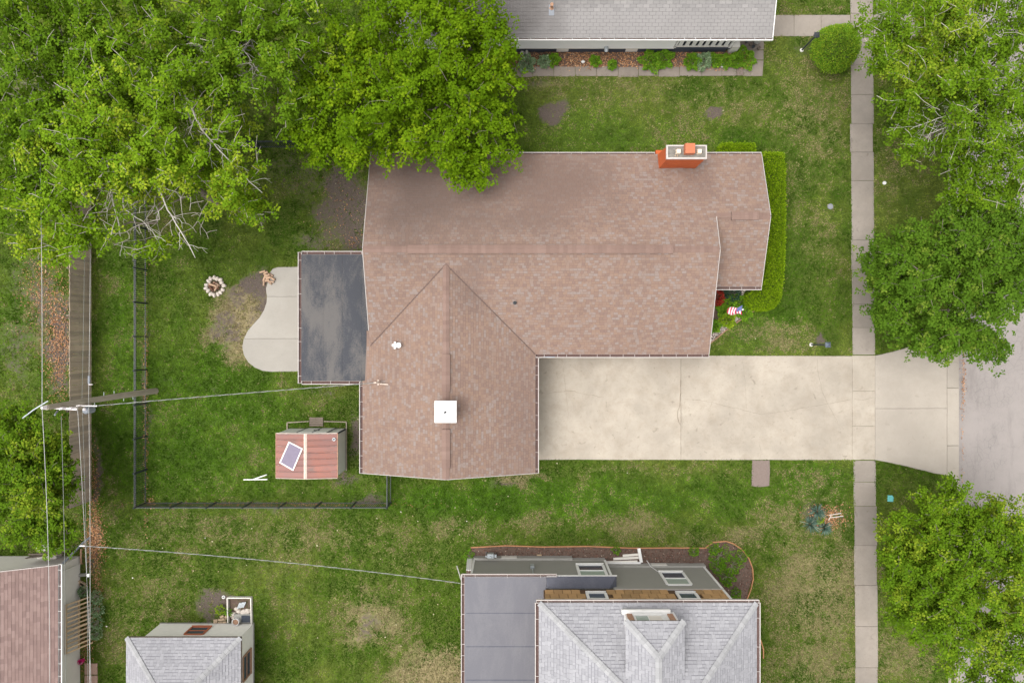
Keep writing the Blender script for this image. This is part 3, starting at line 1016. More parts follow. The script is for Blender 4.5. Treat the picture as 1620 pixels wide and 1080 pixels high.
bed('mulch_bed', BED_S)
bed('flower_bed', BED_F)
bed('leaf_bed', BED_N)
BED_N2 = [tuple(p) for p in px_poly((690, 113), (1160, 113), (1190, 106), (1190, 82), (690, 82))]
scatter('fallen_leaves', M['leaf_litter'], rand_in(BED_N2, 11000, 3, lambda X, Y: np.clip(0.25 + 1.2 * (fbm(X, Y, 1.6, 5, 3) - 0.35) + (Y > 14.45) * .15 - (Y < 14.44) * .5, .015, .95)), 0.085,
        'orange brown fallen leaves heaped in the bed by the north house', 'leaves', 3, z=0.03)
scatter('bark_mulch', M['leaf_mulch'], rand_in(BED_S, 9500, 4), 0.075, 'dark red brown bark mulch in the bed by the grey sided house', 'mulch', 4, z=0.025, young=0.05)
peb = [tuple(p) for p in px_poly((1124, 541), (1150, 519), (1178, 499), (1192, 491), (1180, 484), (1170, 492), (1150, 503), (1140, 517), (1124, 525))]
peb2 = [tuple(p) for p in px_poly((1140, 452), (1190, 452), (1184, 475), (1172, 474), (1168, 462), (1146, 458))]
scatter('pebbles', M['leaf_pebble'], np.concatenate([rand_in(peb, 2600, 5), rand_in(peb2, 2000, 6)]), 0.07,
        'pale tan pebbles spread over the flower bed by the clipped hedge', 'pebbles', 5, z=0.025, flat=0.5, aspect=0.9)
rusty = []
for (cx, cy, rx, ry, n, sd) in ((92, 540, 20, 84, 1300, 1), (68, 470, 28, 44, 420, 2), (72, 420, 30, 30, 200, 7), (150, 850, 15, 40, 1300, 3), (152, 930, 8, 40, 300, 8), (136, 1010, 9, 55, 500, 4), (150, 770, 6, 60, 300, 5),
                                (545, 335, 34, 50, 90, 12), (560, 380, 14, 16, 40, 13), (231, 650, 4, 160, 420, 6), (420, 797, 190, 3, 380, 9), (238, 795, 8, 6, 80, 10), (1524, 600, 3, 45, 160, 14), (1522, 700, 2, 60, 60, 15)):
    rs = np.random.RandomState(sd)
    q = rs.normal(0, 0.6, (n, 2)) * [rx, ry] + [cx, cy]
    rusty.append(np.stack([(q[:, 0] - 810) / PXM, (540 - q[:, 1]) / PXM], 1))
scatter('drifted_leaves', M['leaf_litter'], np.concatenate(rusty), 0.075, 'rust coloured fallen leaves drifted along the fences at the left', 'leaves', 8, z=0.02)
rs = np.random.RandomState(77)
fx, fy = rs.uniform(-22, 19, 9000), rs.uniform(-18, 15, 9000)
PX_, PY_ = fx * PXM + 810, 540 - fy * PXM
dn = blob_mask(fx, fy, [(430, 860, 300, 60, .5), (560, 990, 180, 110, .35), (1240, 520, 70, 50, .35), (540, 340, 50, 70, .4), (900, 770, 300, 40, .25), (840, 130, 60, 20, .5), (300, 950, 140, 60, .3), (1010, 160, 180, 50, .12), (230, 560, 100, 160, .05), (1290, 800, 60, 60, .2), (530, 660, 60, 40, .3), (690, 850, 150, 50, .5)])
ok = grass_ok(fx, fy, -0.05) & (rs.rand(9000) < dn * 0.14)
scatter('lawn_flecks', M['leaf_fleck'], np.stack([fx[ok], fy[ok]], 1), 0.085, 'pale dry grass tufts and seed flecks dotted over the lawns', 'dry grass', 9, z=0.05, aspect=0.75)

# ------------------------------------------------------------------ roofing helpers
def plane_frame(poly):
    p = [Vector(q) for q in poly]
    n = Vector((0, 0, 0))
    for i in range(len(p)):
        n += p[i].cross(p[(i + 1) % len(p)])
    n.normalize()
    if n.z < 0:
        n = -n
    u = Vector((0, 0, 1)).cross(n).normalized()
    v = n.cross(u).normalized()
    if v.z < 0:
        v, u = -v, -u
    return n, u, v


def tabs(poly, course=0.143, tab=0.30, thick=0.009, slot=0.0, jitter=0.25, seed=1, over=0.02):
    """Cells (four 3D points: lower-left, lower-right, upper-right, upper-left + normal) of a shingled slope."""
    rg = random.Random(seed)
    n, u, v = plane_frame(poly)
    o = Vector(min(poly, key=lambda q: q[2]))
    P = [((Vector(q) - o).dot(u), (Vector(q) - o).dot(v)) for q in poly]
    vmax = max(b for a, b in P)
    out = []

    def cross(vv):
        r = []
        for i in range(len(P)):
            (a, b), (c, d) = P[i], P[(i + 1) % len(P)]
            if (b > vv) != (d > vv):
                r.append(a + (c - a) * (vv - b) / (d - b))
        return sorted(r)

    k = 0
    v0 = 0.0
    while v0 < vmax - 0.01:
        v1 = min(v0 + course, vmax)
        lo, hi, mid = cross(v0 + 1e-4), cross(v1 - 1e-4), cross((v0 + v1) / 2)
        if not (len(lo) == len(hi) == len(mid)):
            lo = hi = mid
        for i in range(0, len(mid) - 1, 2):
            a0, a1, b0, b1 = lo[i], lo[i + 1], hi[i], hi[i + 1]
            L, Rr = min(a0, b0), max(a1, b1)
            off = (0.5 * (k % 2) + rg.uniform(-jitter, jitter) * 0.5) * tab if jitter else 0.5 * (k % 2) * tab
            w = math.floor(L / tab) * tab - tab + off
            while w < Rr:
                w2 = w + tab * (1 + (rg.uniform(-jitter, jitter) if jitter else 0))
                c0, c1 = max(w + slot / 2, a0), min(w2 - slot / 2, a1)
                e0, e1 = max(w + slot / 2, b0), min(w2 - slot / 2, b1)
                if c1 - c0 > 0.01 or e1 - e0 > 0.01:
                    c1, e1 = max(c0, c1), max(e0, e1)
                    th = thick * rg.uniform(0.75, 1.4)
                    # lower edge lifts over the course below
                    low = o + v * v0 + n * (th + 0.003)
                    up = o + v * v1 + n * 0.003
                    out.append((low + u * c0, low + u * c1, up + u * e1, up + u * e0, n, th, k, v))
                w = w2
        v0 = v1
        k += 1
    return out


def shingles(polys, name, mat, parent, band=None, seed=1, single=0, single_key=None, course_w=None, **kw):
    m = MB()
    cells = []
    for i, p in enumerate(polys):
        cells += tabs(p, seed=seed + i, **kw)
    rg = random.Random(seed)
    if single:
        cells.sort(key=single_key)
    for j, (a, b, c, d, n, th, k, v) in enumerate(cells):
        vs = [a, b, c, d, a - n * (th + 0.002), b - n * (th + 0.002)]
        fs = [(0, 1, 2, 3), (4, 5, 1, 0)]
        if (b - a).length < 0.012:
            fs = [(0, 2, 3)]
            vs = [a, b, c, d]
        elif (c - d).length < 0.012:
            vs, fs = [a, b, c, a - n * (th + 0.002), b - n * (th + 0.002)], [(0, 1, 2), (3, 4, 1, 0)]
        if single and j < single:
            MB().add(vs, fs).build('shingle', mat, parent)
            continue
        m.mi = 0
        m.add(vs, fs)
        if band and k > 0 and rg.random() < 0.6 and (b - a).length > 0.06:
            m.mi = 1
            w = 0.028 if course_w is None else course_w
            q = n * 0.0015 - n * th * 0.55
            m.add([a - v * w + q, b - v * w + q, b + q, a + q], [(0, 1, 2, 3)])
    return m.build(name, [mat, band] if band else mat, parent, kind='stuff')


def ridge_caps(name, mat, parent, a, b, w=0.30, drop=0.10, step=0.2, seed=1, lift=0.015, side=None):
    """Overlapping bent cap shingles from a to b."""
    rg = random.Random(seed)
    a, b = Vector(a), Vector(b)
    L = (b - a).length
    d = (b - a) / L
    s = (side if side is not None else d.cross(Vector((0, 0, 1)))).normalized()
    n = s.cross(d).normalized()
    if n.z < 0:
        n = -n
    m = MB()
    t = 0.0
    while t < L - 0.02:
        t2 = min(L, t + step)
        h0, h1 = lift + 0.014, lift
        p, q = a + d * t, a + d * t2
        lo = w / 2
        vs = [p - s * lo - n * drop + n * h0, p + n * h0, p + s * lo - n * drop + n * h0,
              q - s * lo - n * drop + n * h1, q + n * h1, q + s * lo - n * drop + n * h1,
              p - s * lo - n * (drop + .01), p, p + s * lo - n * (drop + .01)]
        m.add(vs, [(0, 1, 4, 3), (1, 2, 5, 4), (6, 7, 1, 0), (7, 8, 2, 1)])
        t = t2
    return m.build(name, mat, parent, kind='stuff')


def gutter(parent, a, b, out, w=0.175, h=0.12, strap=0.62, mat=None, seed=1, inner=None, debris=None):
    """U-shaped eave gutter between a and b (top of the eave edge), opening upwards; out = outward plan direction."""
    rg = random.Random(seed)
    a, b, out = Vector(a), Vector(b), Vector((out[0], out[1], 0)).normalized()
    mat = mat or M['pinkwhite']
    z = Vector((0, 0, 1))
    t = 0.018
    m = MB()
    d = (b - a).normalized()
    sgn = 1
    for (o0, o1, z0, z1) in ((w - 0.034, w, -h, -0.01), (0.012, w - 0.036, -h, -h + t), (-0.004, 0.010, -h, -0.03)):
        m.hexa([a + out * o0 + z * z0, b + out * o0 + z * z0, b + out * o1 + z * z0, a + out * o1 + z * z0],
               [a + out * o0 + z * z1, b + out * o0 + z * z1, b + out * o1 + z * z1, a + out * o1 + z * z1])
    for e, k in ((a, 1), (b, -1)):
        m.hexa([e + out * 0.012 + z * (-h + t), e + d * k * 0.015 + out * 0.012 + z * (-h + t), e + d * k * 0.015 + out * (w - .036) + z * (-h + t), e + out * (w - .036) + z * (-h + t)],
               [e + out * 0.012 - z * 0.012, e + d * k * 0.015 + out * 0.012 - z * 0.012, e + d * k * 0.015 + out * (w - .036) - z * 0.012, e + out * (w - .036) - z * 0.012])
    g = m.build('gutter', mat, parent)
    dm = MB().add([a + d * .02 + out * 0.013 - z * (h - t - .012), b - d * .02 + out * 0.013 - z * (h - t - .012), b - d * .02 + out * (w - .038) - z * (h - t - .012), a + d * .02 + out * (w - .038) - z * (h - t - .012)], [(0, 1, 2, 3)])
    dm.build('debris', debris or M['gutter_in'], g)
    L = (b - a).length
    n = max(2, int(L / strap))
    for i in range(n):
        p = a + d * (L * (i + 0.5) / n + rg.uniform(-.12, .12))
        MB().beam(p - out * 0.03 - z * 0.006, p + out * (w - 0.036) - z * 0.006, 0.018, 0.006).build('strap', mat, g)
    return g


def lap_wall(m, a, b, z0, z1, out, course=0.13, lip=0.012):
    """Lapped siding from a to b (plan points), facing out."""
    a, b = Vector((a[0], a[1], 0)), Vector((b[0], b[1], 0))
    o = Vector((out[0], out[1], 0)).normalized()
    z = z0
    while z < z1 - 0.005:
        zz = min(z1, z + course)
        p0, p1 = a + o * lip, b + o * lip
        m.add([(p0.x, p0.y, z), (p1.x, p1.y, z), (b.x, b.y, zz), (a.x, a.y, zz), (a.x, a.y, z), (b.x, b.y, z)],
              [(0, 1, 2, 3), (4, 5, 1, 0)])
        z = zz
    return m


def window(parent, a, b, z0, z1, out, frame=None, glass=None, lower=None, fw=0.09, depth=0.05, mullion='h', name='window'):
    """Framed sash window on a wall line a-b; panes are sub-parts."""
    frame, glass = frame or M['white'], glass or M['glass']
    a, b = Vector((a[0], a[1], 0)), Vector((b[0], b[1], 0))
    o = Vector((out[0], out[1], 0)).normalized()
    d = (b - a).normalized()
    z = Vector((0, 0, 1))
    m = MB()

    def bar(p, q, w, dep=depth, lift=0.0):
        m.beam(p + o * (dep / 2 + lift), q + o * (dep / 2 + lift), w, dep, up=o)
    bar(a + z * z0, b + z * z0, fw)
    bar(a + z * z1, b + z * z1, fw)
    bar(a + z * (z0 + fw / 2), a + z * (z1 - fw / 2), fw)
    bar(b + z * (z0 + fw / 2), b + z * (z1 - fw / 2), fw)
    mid = (z0 + z1) / 2
    if mullion == 'h':
        bar(a + z * mid + d * fw / 2, b + z * mid - d * fw / 2, fw * 0.6, depth * 0.8)
        panes = [(a, b, z0, mid), (a, b, mid, z1)]
    else:
        c = (a + b) / 2
        bar(c + z * (z0 + fw / 2), c + z * (z1 - fw / 2), fw * 0.6, depth * 0.8)
        panes = [(a, c, z0, z1), (c, b, z0, z1)]
    w = m.build(name, frame, parent)
    for i, (p, q, s, t) in enumerate(panes):
        g = (lower or glass) if i == 1 else glass
        MB().add([p + z * s + o * .012, q + z * s + o * .012, q + z * t + o * .012, p + z * t + o * .012], [(0, 1, 2, 3)]).build('pane', g, w)
    MB().beam(a - d * .05 + z * (z0 - fw / 2 - .02) + o * .04, b + d * .05 + z * (z0 - fw / 2 - .02) + o * .04, 0.08, 0.03).build('sill', frame, w)
    return w


# ------------------------------------------------------------------ the brown-roofed house
EH, PITCH = 2.6, 0.37
NY, SY = 9.15, -0.62
RY = (NY + SY) / 2
RH = EH + (NY - RY) * PITCH
X0, X1, X2 = -6.9, 9.62, 12.19
BRY = (NY + 2.69) / 2
BRH = EH + (NY - BRY) * PITCH
WX0, WX1, WS = -7.3, 1.14, -6.42
WRX = (WX0 + WX1) / 2
WRH = EH + (WX1 - WRX) * PITCH
WJ = SY + (WRH - EH) / PITCH
zN = lambda y: EH + (NY - y) * PITCH
zS = lambda y: EH + (y - SY) * PITCH
zW = lambda x: EH + (x - WX0) * PITCH
zE = lambda x: EH + (WX1 - x) * PITCH
zB = lambda y: EH + (y - 2.69) * PITCH
house = empty('house', (2, 2, 0), 'brown shingled single-storey house with brick chimney and white cupola', 'house')
mw = MB()
mw.box(X0 + .35, X1 - .32, SY + .45, NY - .45, 0, EH - .12)
mw.box(X1 - .4, X2 - .3, 2.69 + .4, NY - .452, 0, EH - .125)
mw.box(WX0 + .4, WX1 - .45, WS + .35, SY + .6, 0, EH - .11)
mw.box(-10.15, X0 + .4, -1.75, 4.05, 0, 2.30)
# gable ends
for x in (X0 + .36, X1 - .33):
    mw.add([(x, SY + .45, EH - .125), (x, NY - .45, EH - .125), (x, RY, RH - .16), (x + .02, SY + .45, EH - .125), (x + .02, NY - .45, EH - .125), (x + .02, RY, RH - .16)],
           [(0, 1, 2), (5, 4, 3), (0, 2, 5, 3), (1, 4, 5, 2)])
mw.add([(X2 - .31, 2.69 + .4, EH - .13), (X2 - .31, NY - .46, EH - .13), (X2 - .31, BRY, BRH - .16)], [(0, 1, 2)])
mw.add([(WX0 + .4, WS + .36, EH - .12), (WX1 - .45, WS + .36, EH - .12), (WRX, WS + .36, WRH - .16)], [(0, 1, 2)])
mw.build('wall', M['tan_wall'], house)
slopeN = [(X0, NY, zN(NY)), (X2, NY, zN(NY)), (X2, BRY, zN(BRY)), (X1, BRY, zN(BRY)), (X1, RY, RH), (X0, RY, RH)]
slopeS = [(X0, RY, RH), (X1, RY, RH), (X1, SY, EH), (WX1, SY, EH), (WRX, WJ, zS(WJ)), (X0, SY + (X0 - WX0), zS(SY + X0 - WX0))]
slopeB = [(X1 - .3, BRY, BRH), (X2, BRY, BRH), (X2, 2.69, EH), (X1 - .3, 2.69, EH)]
slopeW = [(WX0, WS, EH), (WRX, WS, WRH), (WRX, WJ, WRH), (X0, SY + X0 - WX0, zW(X0)), (X0, 0.53, zW(X0)), (-7.11, 0.53, zW(-7.11)), (-7.11, -1.92, zW(-7.11)), (WX0, -1.92, EH)]
slopeE = [(WRX, WS, WRH), (WX1, WS, EH), (WX1, SY, EH), (WRX, WJ, WRH)]
deck = MB()
for p in (slopeN, slopeS, slopeB, slopeW, slopeE):
    deck.slab(p, 0.11)
roof = deck.build('roof', M['deck'], house)
for nm, p, sd in (('n', slopeN, 1), ('s', slopeS, 2), ('b', slopeB, 3), ('w', slopeW, 4), ('e', slopeE, 5)):
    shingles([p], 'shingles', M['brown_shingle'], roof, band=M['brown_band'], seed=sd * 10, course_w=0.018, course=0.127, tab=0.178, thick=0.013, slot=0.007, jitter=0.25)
M['brown_valley'] = plain('valley_shingle', (0.125, 0.085, 0.072), 0.95, 0.2, 8)
# cut valleys: a dark joint line with a narrow strip of flashing either side
def valley(a, b):
    a, b = Vector(a) + Vector((0, 0, .022)), Vector(b) + Vector((0, 0, .022))
    d = (b - a).normalized()
    s = d.cross(Vector((0, 0, 1))).normalized()
    m = MB()
    m.add([a - s * .026 + Vector((0, 0, .013)), a, b, b - s * .026 + Vector((0, 0, .013))], [(0, 1, 2, 3)])
    m.add([a + s * .026 + Vector((0, 0, .013)), a, b, b + s * .026 + Vector((0, 0, .013))], [(3, 2, 1, 0)])
    m.build('valley', M['brown_valley'], roof)


valley((WRX, WJ, WRH), (WX1, SY, EH))
valley((WRX, WJ, WRH), (X0, SY + X0 - WX0, zS(SY + X0 - WX0)))
ridge_caps('ridge_caps', M['brown_cap'], roof, (X0, RY, RH + .01), (X1, RY, RH + .01), 0.30, 0.055)
ridge_caps('ridge_caps', M['brown_cap'], roof, (WRX, WS, WRH + .01), (WRX, WJ, WRH + .01), 0.30, 0.055)
ridge_caps('ridge_caps', M['brown_cap'], roof, (X1, BRY, BRH + .01), (X2, BRY, BRH + .01), 0.30, 0.055)


def ridge_vent(a, b, across):
    """Raised vent along a ridge, with its own cap shingles."""
    a, b = Vector(a), Vector(b)
    d = (b - a).normalized()
    s = Vector(across)
    m = MB()
    prof = [(-0.19, -0.06), (-0.19, 0.012), (0, 0.075), (0.19, 0.012), (0.19, -0.06)]
    n = len(prof)
    vs = [a + s * x + Vector((0, 0, z)) for x, z in prof] + [b + s * x + Vector((0, 0, z)) for x, z in prof]
    m.add(vs, [(i, i + 1, n + i + 1, n + i) for i in range(n - 1)] + [tuple(range(n - 1, -1, -1)), tuple(range(n, 2 * n))])
    v = m.build('ridge_vent', M['deck'], roof)
    ridge_caps('vent_caps', M['brown_cap'], v, a + Vector((0, 0, .072)), b + Vector((0, 0, .072)), 0.39, 0.066, 0.2, lift=0.008)


ridge_vent((pt(645, 394, RH).x, RY, RH + .01), (pt(1065, 394, RH).x, RY, RH + .01), (0, 1, 0))
ridge_vent((WRX, pt(0, 560, WRH).y, WRH + .01), (WRX, pt(0, 619, WRH).y, WRH + .01), (1, 0, 0))
ridge_vent((WRX, pt(0, 679, WRH).y, WRH + .01), (WRX, pt(0, 740, WRH).y, WRH + .01), (1, 0, 0))
ridge_vent((pt(1157, 0, BRH).x, BRY, BRH + .01), (pt(1200, 0, BRH).x, BRY, BRH + .01), (0, 1, 0))
# rake boards
def rake(a, b, out):
    a, b, o = Vector(a), Vector(b), Vector((out[0], out[1], 0))
    MB().beam(a + o * .022 - Vector((0, 0, .05)), b + o * .022 - Vector((0, 0, .05)), 0.026, 0.12).build('rake_board', M['pinkwhite'], house)


rake((X0, NY, EH), (X0, RY, RH), (-1, 0))
rake((X0, RY, RH), (X0, 0.54, zS(0.54)), (-1, 0))
rake((X1, RY, RH), (X1, BRY + .1, zN(BRY + .1)), (1, 0))
rake((X1, SY, EH), (X1, RY, RH), (1, 0))
rake((X2, NY, EH), (X2, BRY, BRH), (1, 0))
rake((X2, 2.69, EH), (X2, BRY, BRH), (1, 0))
rake((WX0, WS, EH), (WRX, WS, WRH), (0, -1))
rake((WX1, WS, EH), (WRX, WS, WRH), (0, -1))
gutter(house, (WX1, WS - .03, EH), (WX1, SY - .15, EH), (1, 0), seed=1)
gutter(house, (WX1 + .005, SY, EH), (X1 + .03, SY, EH), (0, -1), seed=2)
gutter(house, (X1 + .07, 2.69, EH), (X2 + .03, 2.69, EH), (0, -1), seed=3)
gutter(house, (WX0, WS - .03, EH), (WX0, -1.96, EH), (-1, 0), seed=4)
gutter(house, (X0 - .02, NY, EH), (7.0, NY, EH), (0, 1), seed=5, w=0.11)
gutter(house, (8.95, NY, EH), (X2 + .02, NY, EH), (0, 1), seed=6, w=0.11)
# flat-roofed addition
FZ = 2.43
fl = MB()
fx0, fx1, fy0, fy1 = -10.36, -6.6, -1.94, 4.27
fl.box(fx0, fx1, fy0, fy1, FZ - .12, FZ)
flat = fl.build('flat_roof', M['black_membrane'], house)
for i in range(1, 4):
    x = fx0 + (fx1 - fx0) * i / 4 + 0.1
    MB().box(x - .03, x + .03, fy0 + .02, fy1 - .02, FZ + .001, FZ + .007).build('seam', M['black_membrane'], flat)
gutter(house, (fx0, fy0 - .12, FZ), (fx0, fy1 + .12, FZ), (-1, 0), seed=7, strap=0.78)
gutter(house, (fx0 + .01, fy1, FZ), (X0 - .05, fy1, FZ), (0, 1), seed=8)
gutter(house, (fx0 + .01, fy0, FZ), (WX0 - .13, fy0, FZ), (0, -1), seed=9, strap=0.9)
# chimney: brick shaft outside the north wall, flush through the eave
CX0, CX1, CY0, CY1, CZ = 7.07, 8.93, 8.35, 8.99, 4.72
cm = MB().box(CX0 - .12 + .2, CX1 - .06, CY0 + .04, NY + .35, 0, 2.3)
ch = MB()
ch.hexa([(CX0 + .05, CY0 + .03, 2.2), (CX1 - .05, CY0 + .03, 2.2), (CX1 - .05, CY1 - .03 + .2, 2.2), (CX0 + .05, CY1 - .03 + .2, 2.2)],
        [(CX0 + .05, CY0 + .03, CZ - .08), (CX1 - .05, CY0 + .03, CZ - .08), (CX1 - .05, CY1 - .03, CZ - .08), (CX0 + .05, CY1 - .03, CZ - .08)])
ch.box(CX0 + .04, CX1 - .04, CY0 + .5, NY + .3, 0, 2.25)
chim = ch.build('chimney', M['brick'], house)
cap = MB()
for (a, b, c, d) in ((CX0, CX1, CY0, CY0 + .075), (CX0, CX1, CY1 - .06, CY1), (CX0, CX0 + .075, CY0 + .078, CY1 - .063), (CX1 - .06, CX1, CY0 + .078, CY1 - .063)):
    cap.box(a, b, c, d, CZ - .10, CZ + .01)
cap.build('cap_rim', M['pinkwhite'], chim)
MB().box(CX0 + .078, CX1 - .063, CY0 + .08, CY1 - .065, CZ - .09, CZ - .02).build('crown_slab', M['crown_mortar'], chim)
cx = CX0 + (CX1 - CX0) * .55
MB().box(cx - .22, cx + .22, CY0 + .19, CY1 - .0, CZ - .03, CZ + .30).build('flue_cover', M['terracotta'], chim)
for fxp in (CX0 + (CX1 - CX0) * .285, CX0 + (CX1 - CX0) * .80):
    pot = MB()
    pot.hexa([(fxp - .10, CY0 + .22, CZ - .03), (fxp + .10, CY0 + .22, CZ - .03), (fxp + .10, CY0 + .42, CZ - .03), (fxp - .10, CY0 + .42, CZ - .03)],
             [(fxp - .085, CY0 + .235, CZ + .18), (fxp + .085, CY0 + .235, CZ + .18), (fxp + .085, CY0 + .405, CZ + .18), (fxp - .085, CY0 + .405, CZ + .18)])
    pot.build('flue_pot', M['flue'], chim)
rg = random.Random(9)
for i in range(5):
    MB().blob((CX0 + .17 + rg.uniform(0, .4), CY0 + rg.uniform(.15, .5), CZ - .01), rg.uniform(.03, .055), i, 6, 4, .3).build('rubble', M['tan_brick'] if i % 2 else M['crown_mortar'], chim)
# cricket behind the chimney
zc = zN(CY0)
cr = MB()
k0, k1 = CX0 + .0, CX1 - .0
ap = ((k0 + k1) / 2, CY0 - .85, zN(CY0 - .85) + .008)
rd = ((k0 + k1) / 2, CY0 + .04, zN(CY0 - .22) + .015)
cr.add([(k0 + .02, CY0 + .04, zN(CY0 + .04) + .015), rd, ap], [(0, 1, 2)])
cr.add([(k1 - .02, CY0 + .04, zN(CY0 + .04) + .015), rd, ap], [(0, 2, 1)])
ck = cr.build('cricket', M['deck'], roof)
for tri in ([(k0 + .02, CY0 + .04, zN(CY0 + .04) + .017), rd, ap], [(k1 - .02, CY0 + .04, zN(CY0 + .04) + .017), rd, ap]):
    shingles([tri], 'shingles', M['brown_shingle'], ck, seed=91, course=0.12, tab=0.2, thick=0.010)
# cupola
cu = pt(704.5, 651.5, 5.0)
cub = MB().box(cu.x - .36, cu.x + .36, cu.y - .36, cu.y + .36, WRH - .25, 4.82).build('cupola', M['white'], house)
cr = MB()
cr.add([(cu.x - .5, cu.y - .5, 4.9), (cu.x + .5, cu.y - .5, 4.9), (cu.x + .5, cu.y + .5, 4.9), (cu.x - .5, cu.y + .5, 4.9), (cu.x, cu.y, 5.06),
        (cu.x - .5, cu.y - .5, 4.825), (cu.x + .5, cu.y - .5, 4.825), (cu.x + .5, cu.y + .5, 4.825), (cu.x - .5, cu.y + .5, 4.825)],
       [(0, 1, 4), (1, 2, 4), (2, 3, 4), (3, 0, 4), (5, 6, 1, 0), (6, 7, 2, 1), (7, 8, 3, 2), (8, 5, 0, 3), (8, 7, 6, 5)])
cr.build('cupola_roof', M['white'], cub)
fin = MB().lathe((cu.x, cu.y, 5.03), [(.05, 0), (.05, .05), (.02, .07), (.02, .30), (.035, .33), (.01, .40)], 8)
fin.box(cu.x - .05, cu.x + .05, cu.y - .012, cu.y + .012, 5.2, 5.24).build('finial', M['dark_metal'], cub)
for s in (-1, 1):
    for q in range(4):
        z = 4.35 + q * .1
        MB().box(cu.x - .25, cu.x + .25, cu.y + s * .362, cu.y + s * .375, z, z + .05).build('louvre', M['offwhite'], cub)
# roof vents
vp = pt(630, 546, 3.35)
zr = zW(vp.x)
vt = MB().lathe((vp.x + .06, vp.y, zr - .06), [(.11, 0), (.11, .05), (.07, .09), (.065, .35), (.11, .36), (.13, .42), (.02, .46)], 12)
vt.build('flue_vent', M['white'], house, smooth=False)
vh = MB()
vh.box(vp.x - .26, vp.x - .02, vp.y - .06, vp.y + .06, zr + .02, zr + .30)
vh.box(vp.x - .17, vp.x - .08, vp.y - .17, vp.y + .17, zr + .05, zr + .28)
vh.build('vent_hood', M['white'], house)
mp_ = pt(597, 605, 3.6)
ms_ = MB().tube([(mp_.x, mp_.y, zW(mp_.x) - .1), (mp_.x, mp_.y, 3.55), (mp_.x - .05, mp_.y, 3.66), (mp_.x - .16, mp_.y, 3.62)], .04, 8)
mast = ms_.build('service_mast', M['rust_white'], house)
MB().beam((mp_.x + .0, mp_.y - .1, zW(mp_.x) + .03), (mp_.x + .45, mp_.y - .12, zW(mp_.x + .45) + .05), .05, .05).build('brace', M['rust_white'], mast)
MB().box(mp_.x - .03, mp_.x + .03, mp_.y - .13, mp_.y + .13, 3.38, 3.43).build('insulator_arm', M['rust_white'], mast)
pv = pt(814.5, 478, zS(1.9) + .2)
MB().lathe((pv.x, pv.y, zS(pv.y) - .03), [(.10, 0), (.10, .04), (.055, .07), (.05, .30), (.035, .30), (.035, .1)], 10).build('vent_pipe', M['dark_metal'], house)
# garage door, windows, downspouts (mostly under the eaves)
gd = MB()
for q in range(4):
    gd.box(WX1 - .45, WX1 - .42, -5.7, -1.0, 0.05 + q * .53, 0.05 + q * .53 + .5)
gd.build('garage_door', M['offwhite'], house)
for (a, b) in (((2.2, SY + .45), (4.4, SY + .45)), ((5.8, SY + .45), (7.6, SY + .45))):
    window(house, a, b, 0.9, 2.1, (0, -1), mullion='v')
window(house, (X2 - .3, 4.2), (X2 - .3, 6.6), .9, 2.1, (1, 0), mullion='v')
for (x, y) in ((X1 - .2, SY - .07), (WX1 + .07, WS + .1)):
    MB().tube([(x, y, EH - .1), (x, y + .2, EH - .35), (x, y + .42, EH - .5), (x, y + .42, .1)], .035, 6).build('downspout', M['pinkwhite'], house)
bl = MB().box(1.55, 2.1, SY - .16, SY - .13, EH - .2, EH - .07)
tag(bl.build('blue_tarp_strip', M['blue'], loc=(1.8, SY - .14, EH - .2)), 'bright blue strip hooked on the gutter at the garage corner', 'strip')

# ------------------------------------------------------------------ north house (grey three-tab roof)
nh = empty('house', (5, 19, 0), 'white sided house under grey roof tiles at the top edge', 'house')
NE, NP = 2.6, 0.29
NYE = 14.86
NX0, NX1 = -6.0, 12.74
NYR = 20.5
zn = lambda y: NE + (y - NYE) * NP
wy = 15.2
w = MB()
w.box(NX0 + .3, 8.35, wy, NYR + 5, 0.57, NE - .12)
w.box(8.35, NX1 - .4, wy + 1.4, NYR + 5, 0.57, NE - .13)
lap_wall(w, (NX0 + .3, wy), (8.35, wy), .57, NE - .13, (0, -1))
w.build('wall', M['siding_white'], nh)
f = MB().box(NX0 + .32, 11.2, wy + .03, NYR + 5, 0, .55)
f.build('foundation', M['navy'], nh)
MB().box(NX0 + .32, 8.4, wy - .02, wy + .025, .545, .60).build('sill_band', M['offwhite'], nh)
for px in (881, 991):
    a = (px - 810) / 30.46
    MB().box(a, a + .62, wy + .01, wy + .028, .12, .50).build('basement_window', M['stucco'], nh)
v = MB().tube([(4.87, wy, .75), (4.87, wy - .12, .75), (4.87, wy - .2, .68)], .11, 10)
v.build('dryer_vent', M['galv'], nh)
# porch at the east end: deck, wide pale balusters, end stair wall
pd = MB().box(8.37, 11.35, wy - .0, wy + 1.42, .50, .58)
pd.build('porch_deck', M['navy'], nh)
MB().box(8.37, 11.2, wy - .005, wy + .05, 1.42, 1.50).build('rail', M['offwhite'], nh)
MB().box(8.37, 11.2, wy - .0, wy + .06, .70, .78).build('rail', M['offwhite'], nh)
for i in range(8):
    x = 8.55 + i * .335
    MB().box(x, x + .20, wy + .008, wy + .04, .78, 1.42).build('baluster', M['white'], nh)
for px in (8.40, 11.22):
    MB().box(px, px + .1, wy + .0, wy + .1, .58, NE - .2).build('porch_post', M['white'], nh)
st = MB()
st.box(11.36, 11.75, wy - .05, wy + 1.3, 0, .85)
st.build('stair_wall', M['offwhite'], nh)
slN = [(NX0, NYE, NE), (NX1, NYE, NE), (NX1, NYR, zn(NYR)), (NX0, NYR, zn(NYR))]
slF = [(NX0, NYR, zn(NYR)), (NX1, NYR, zn(NYR)), (NX1, NYR * 2 - NYE, NE), (NX0, NYR * 2 - NYE, NE)]
nroof = MB().slab(slN, .1).slab(slF, .1).build('roof', M['deck_grey'], nh)
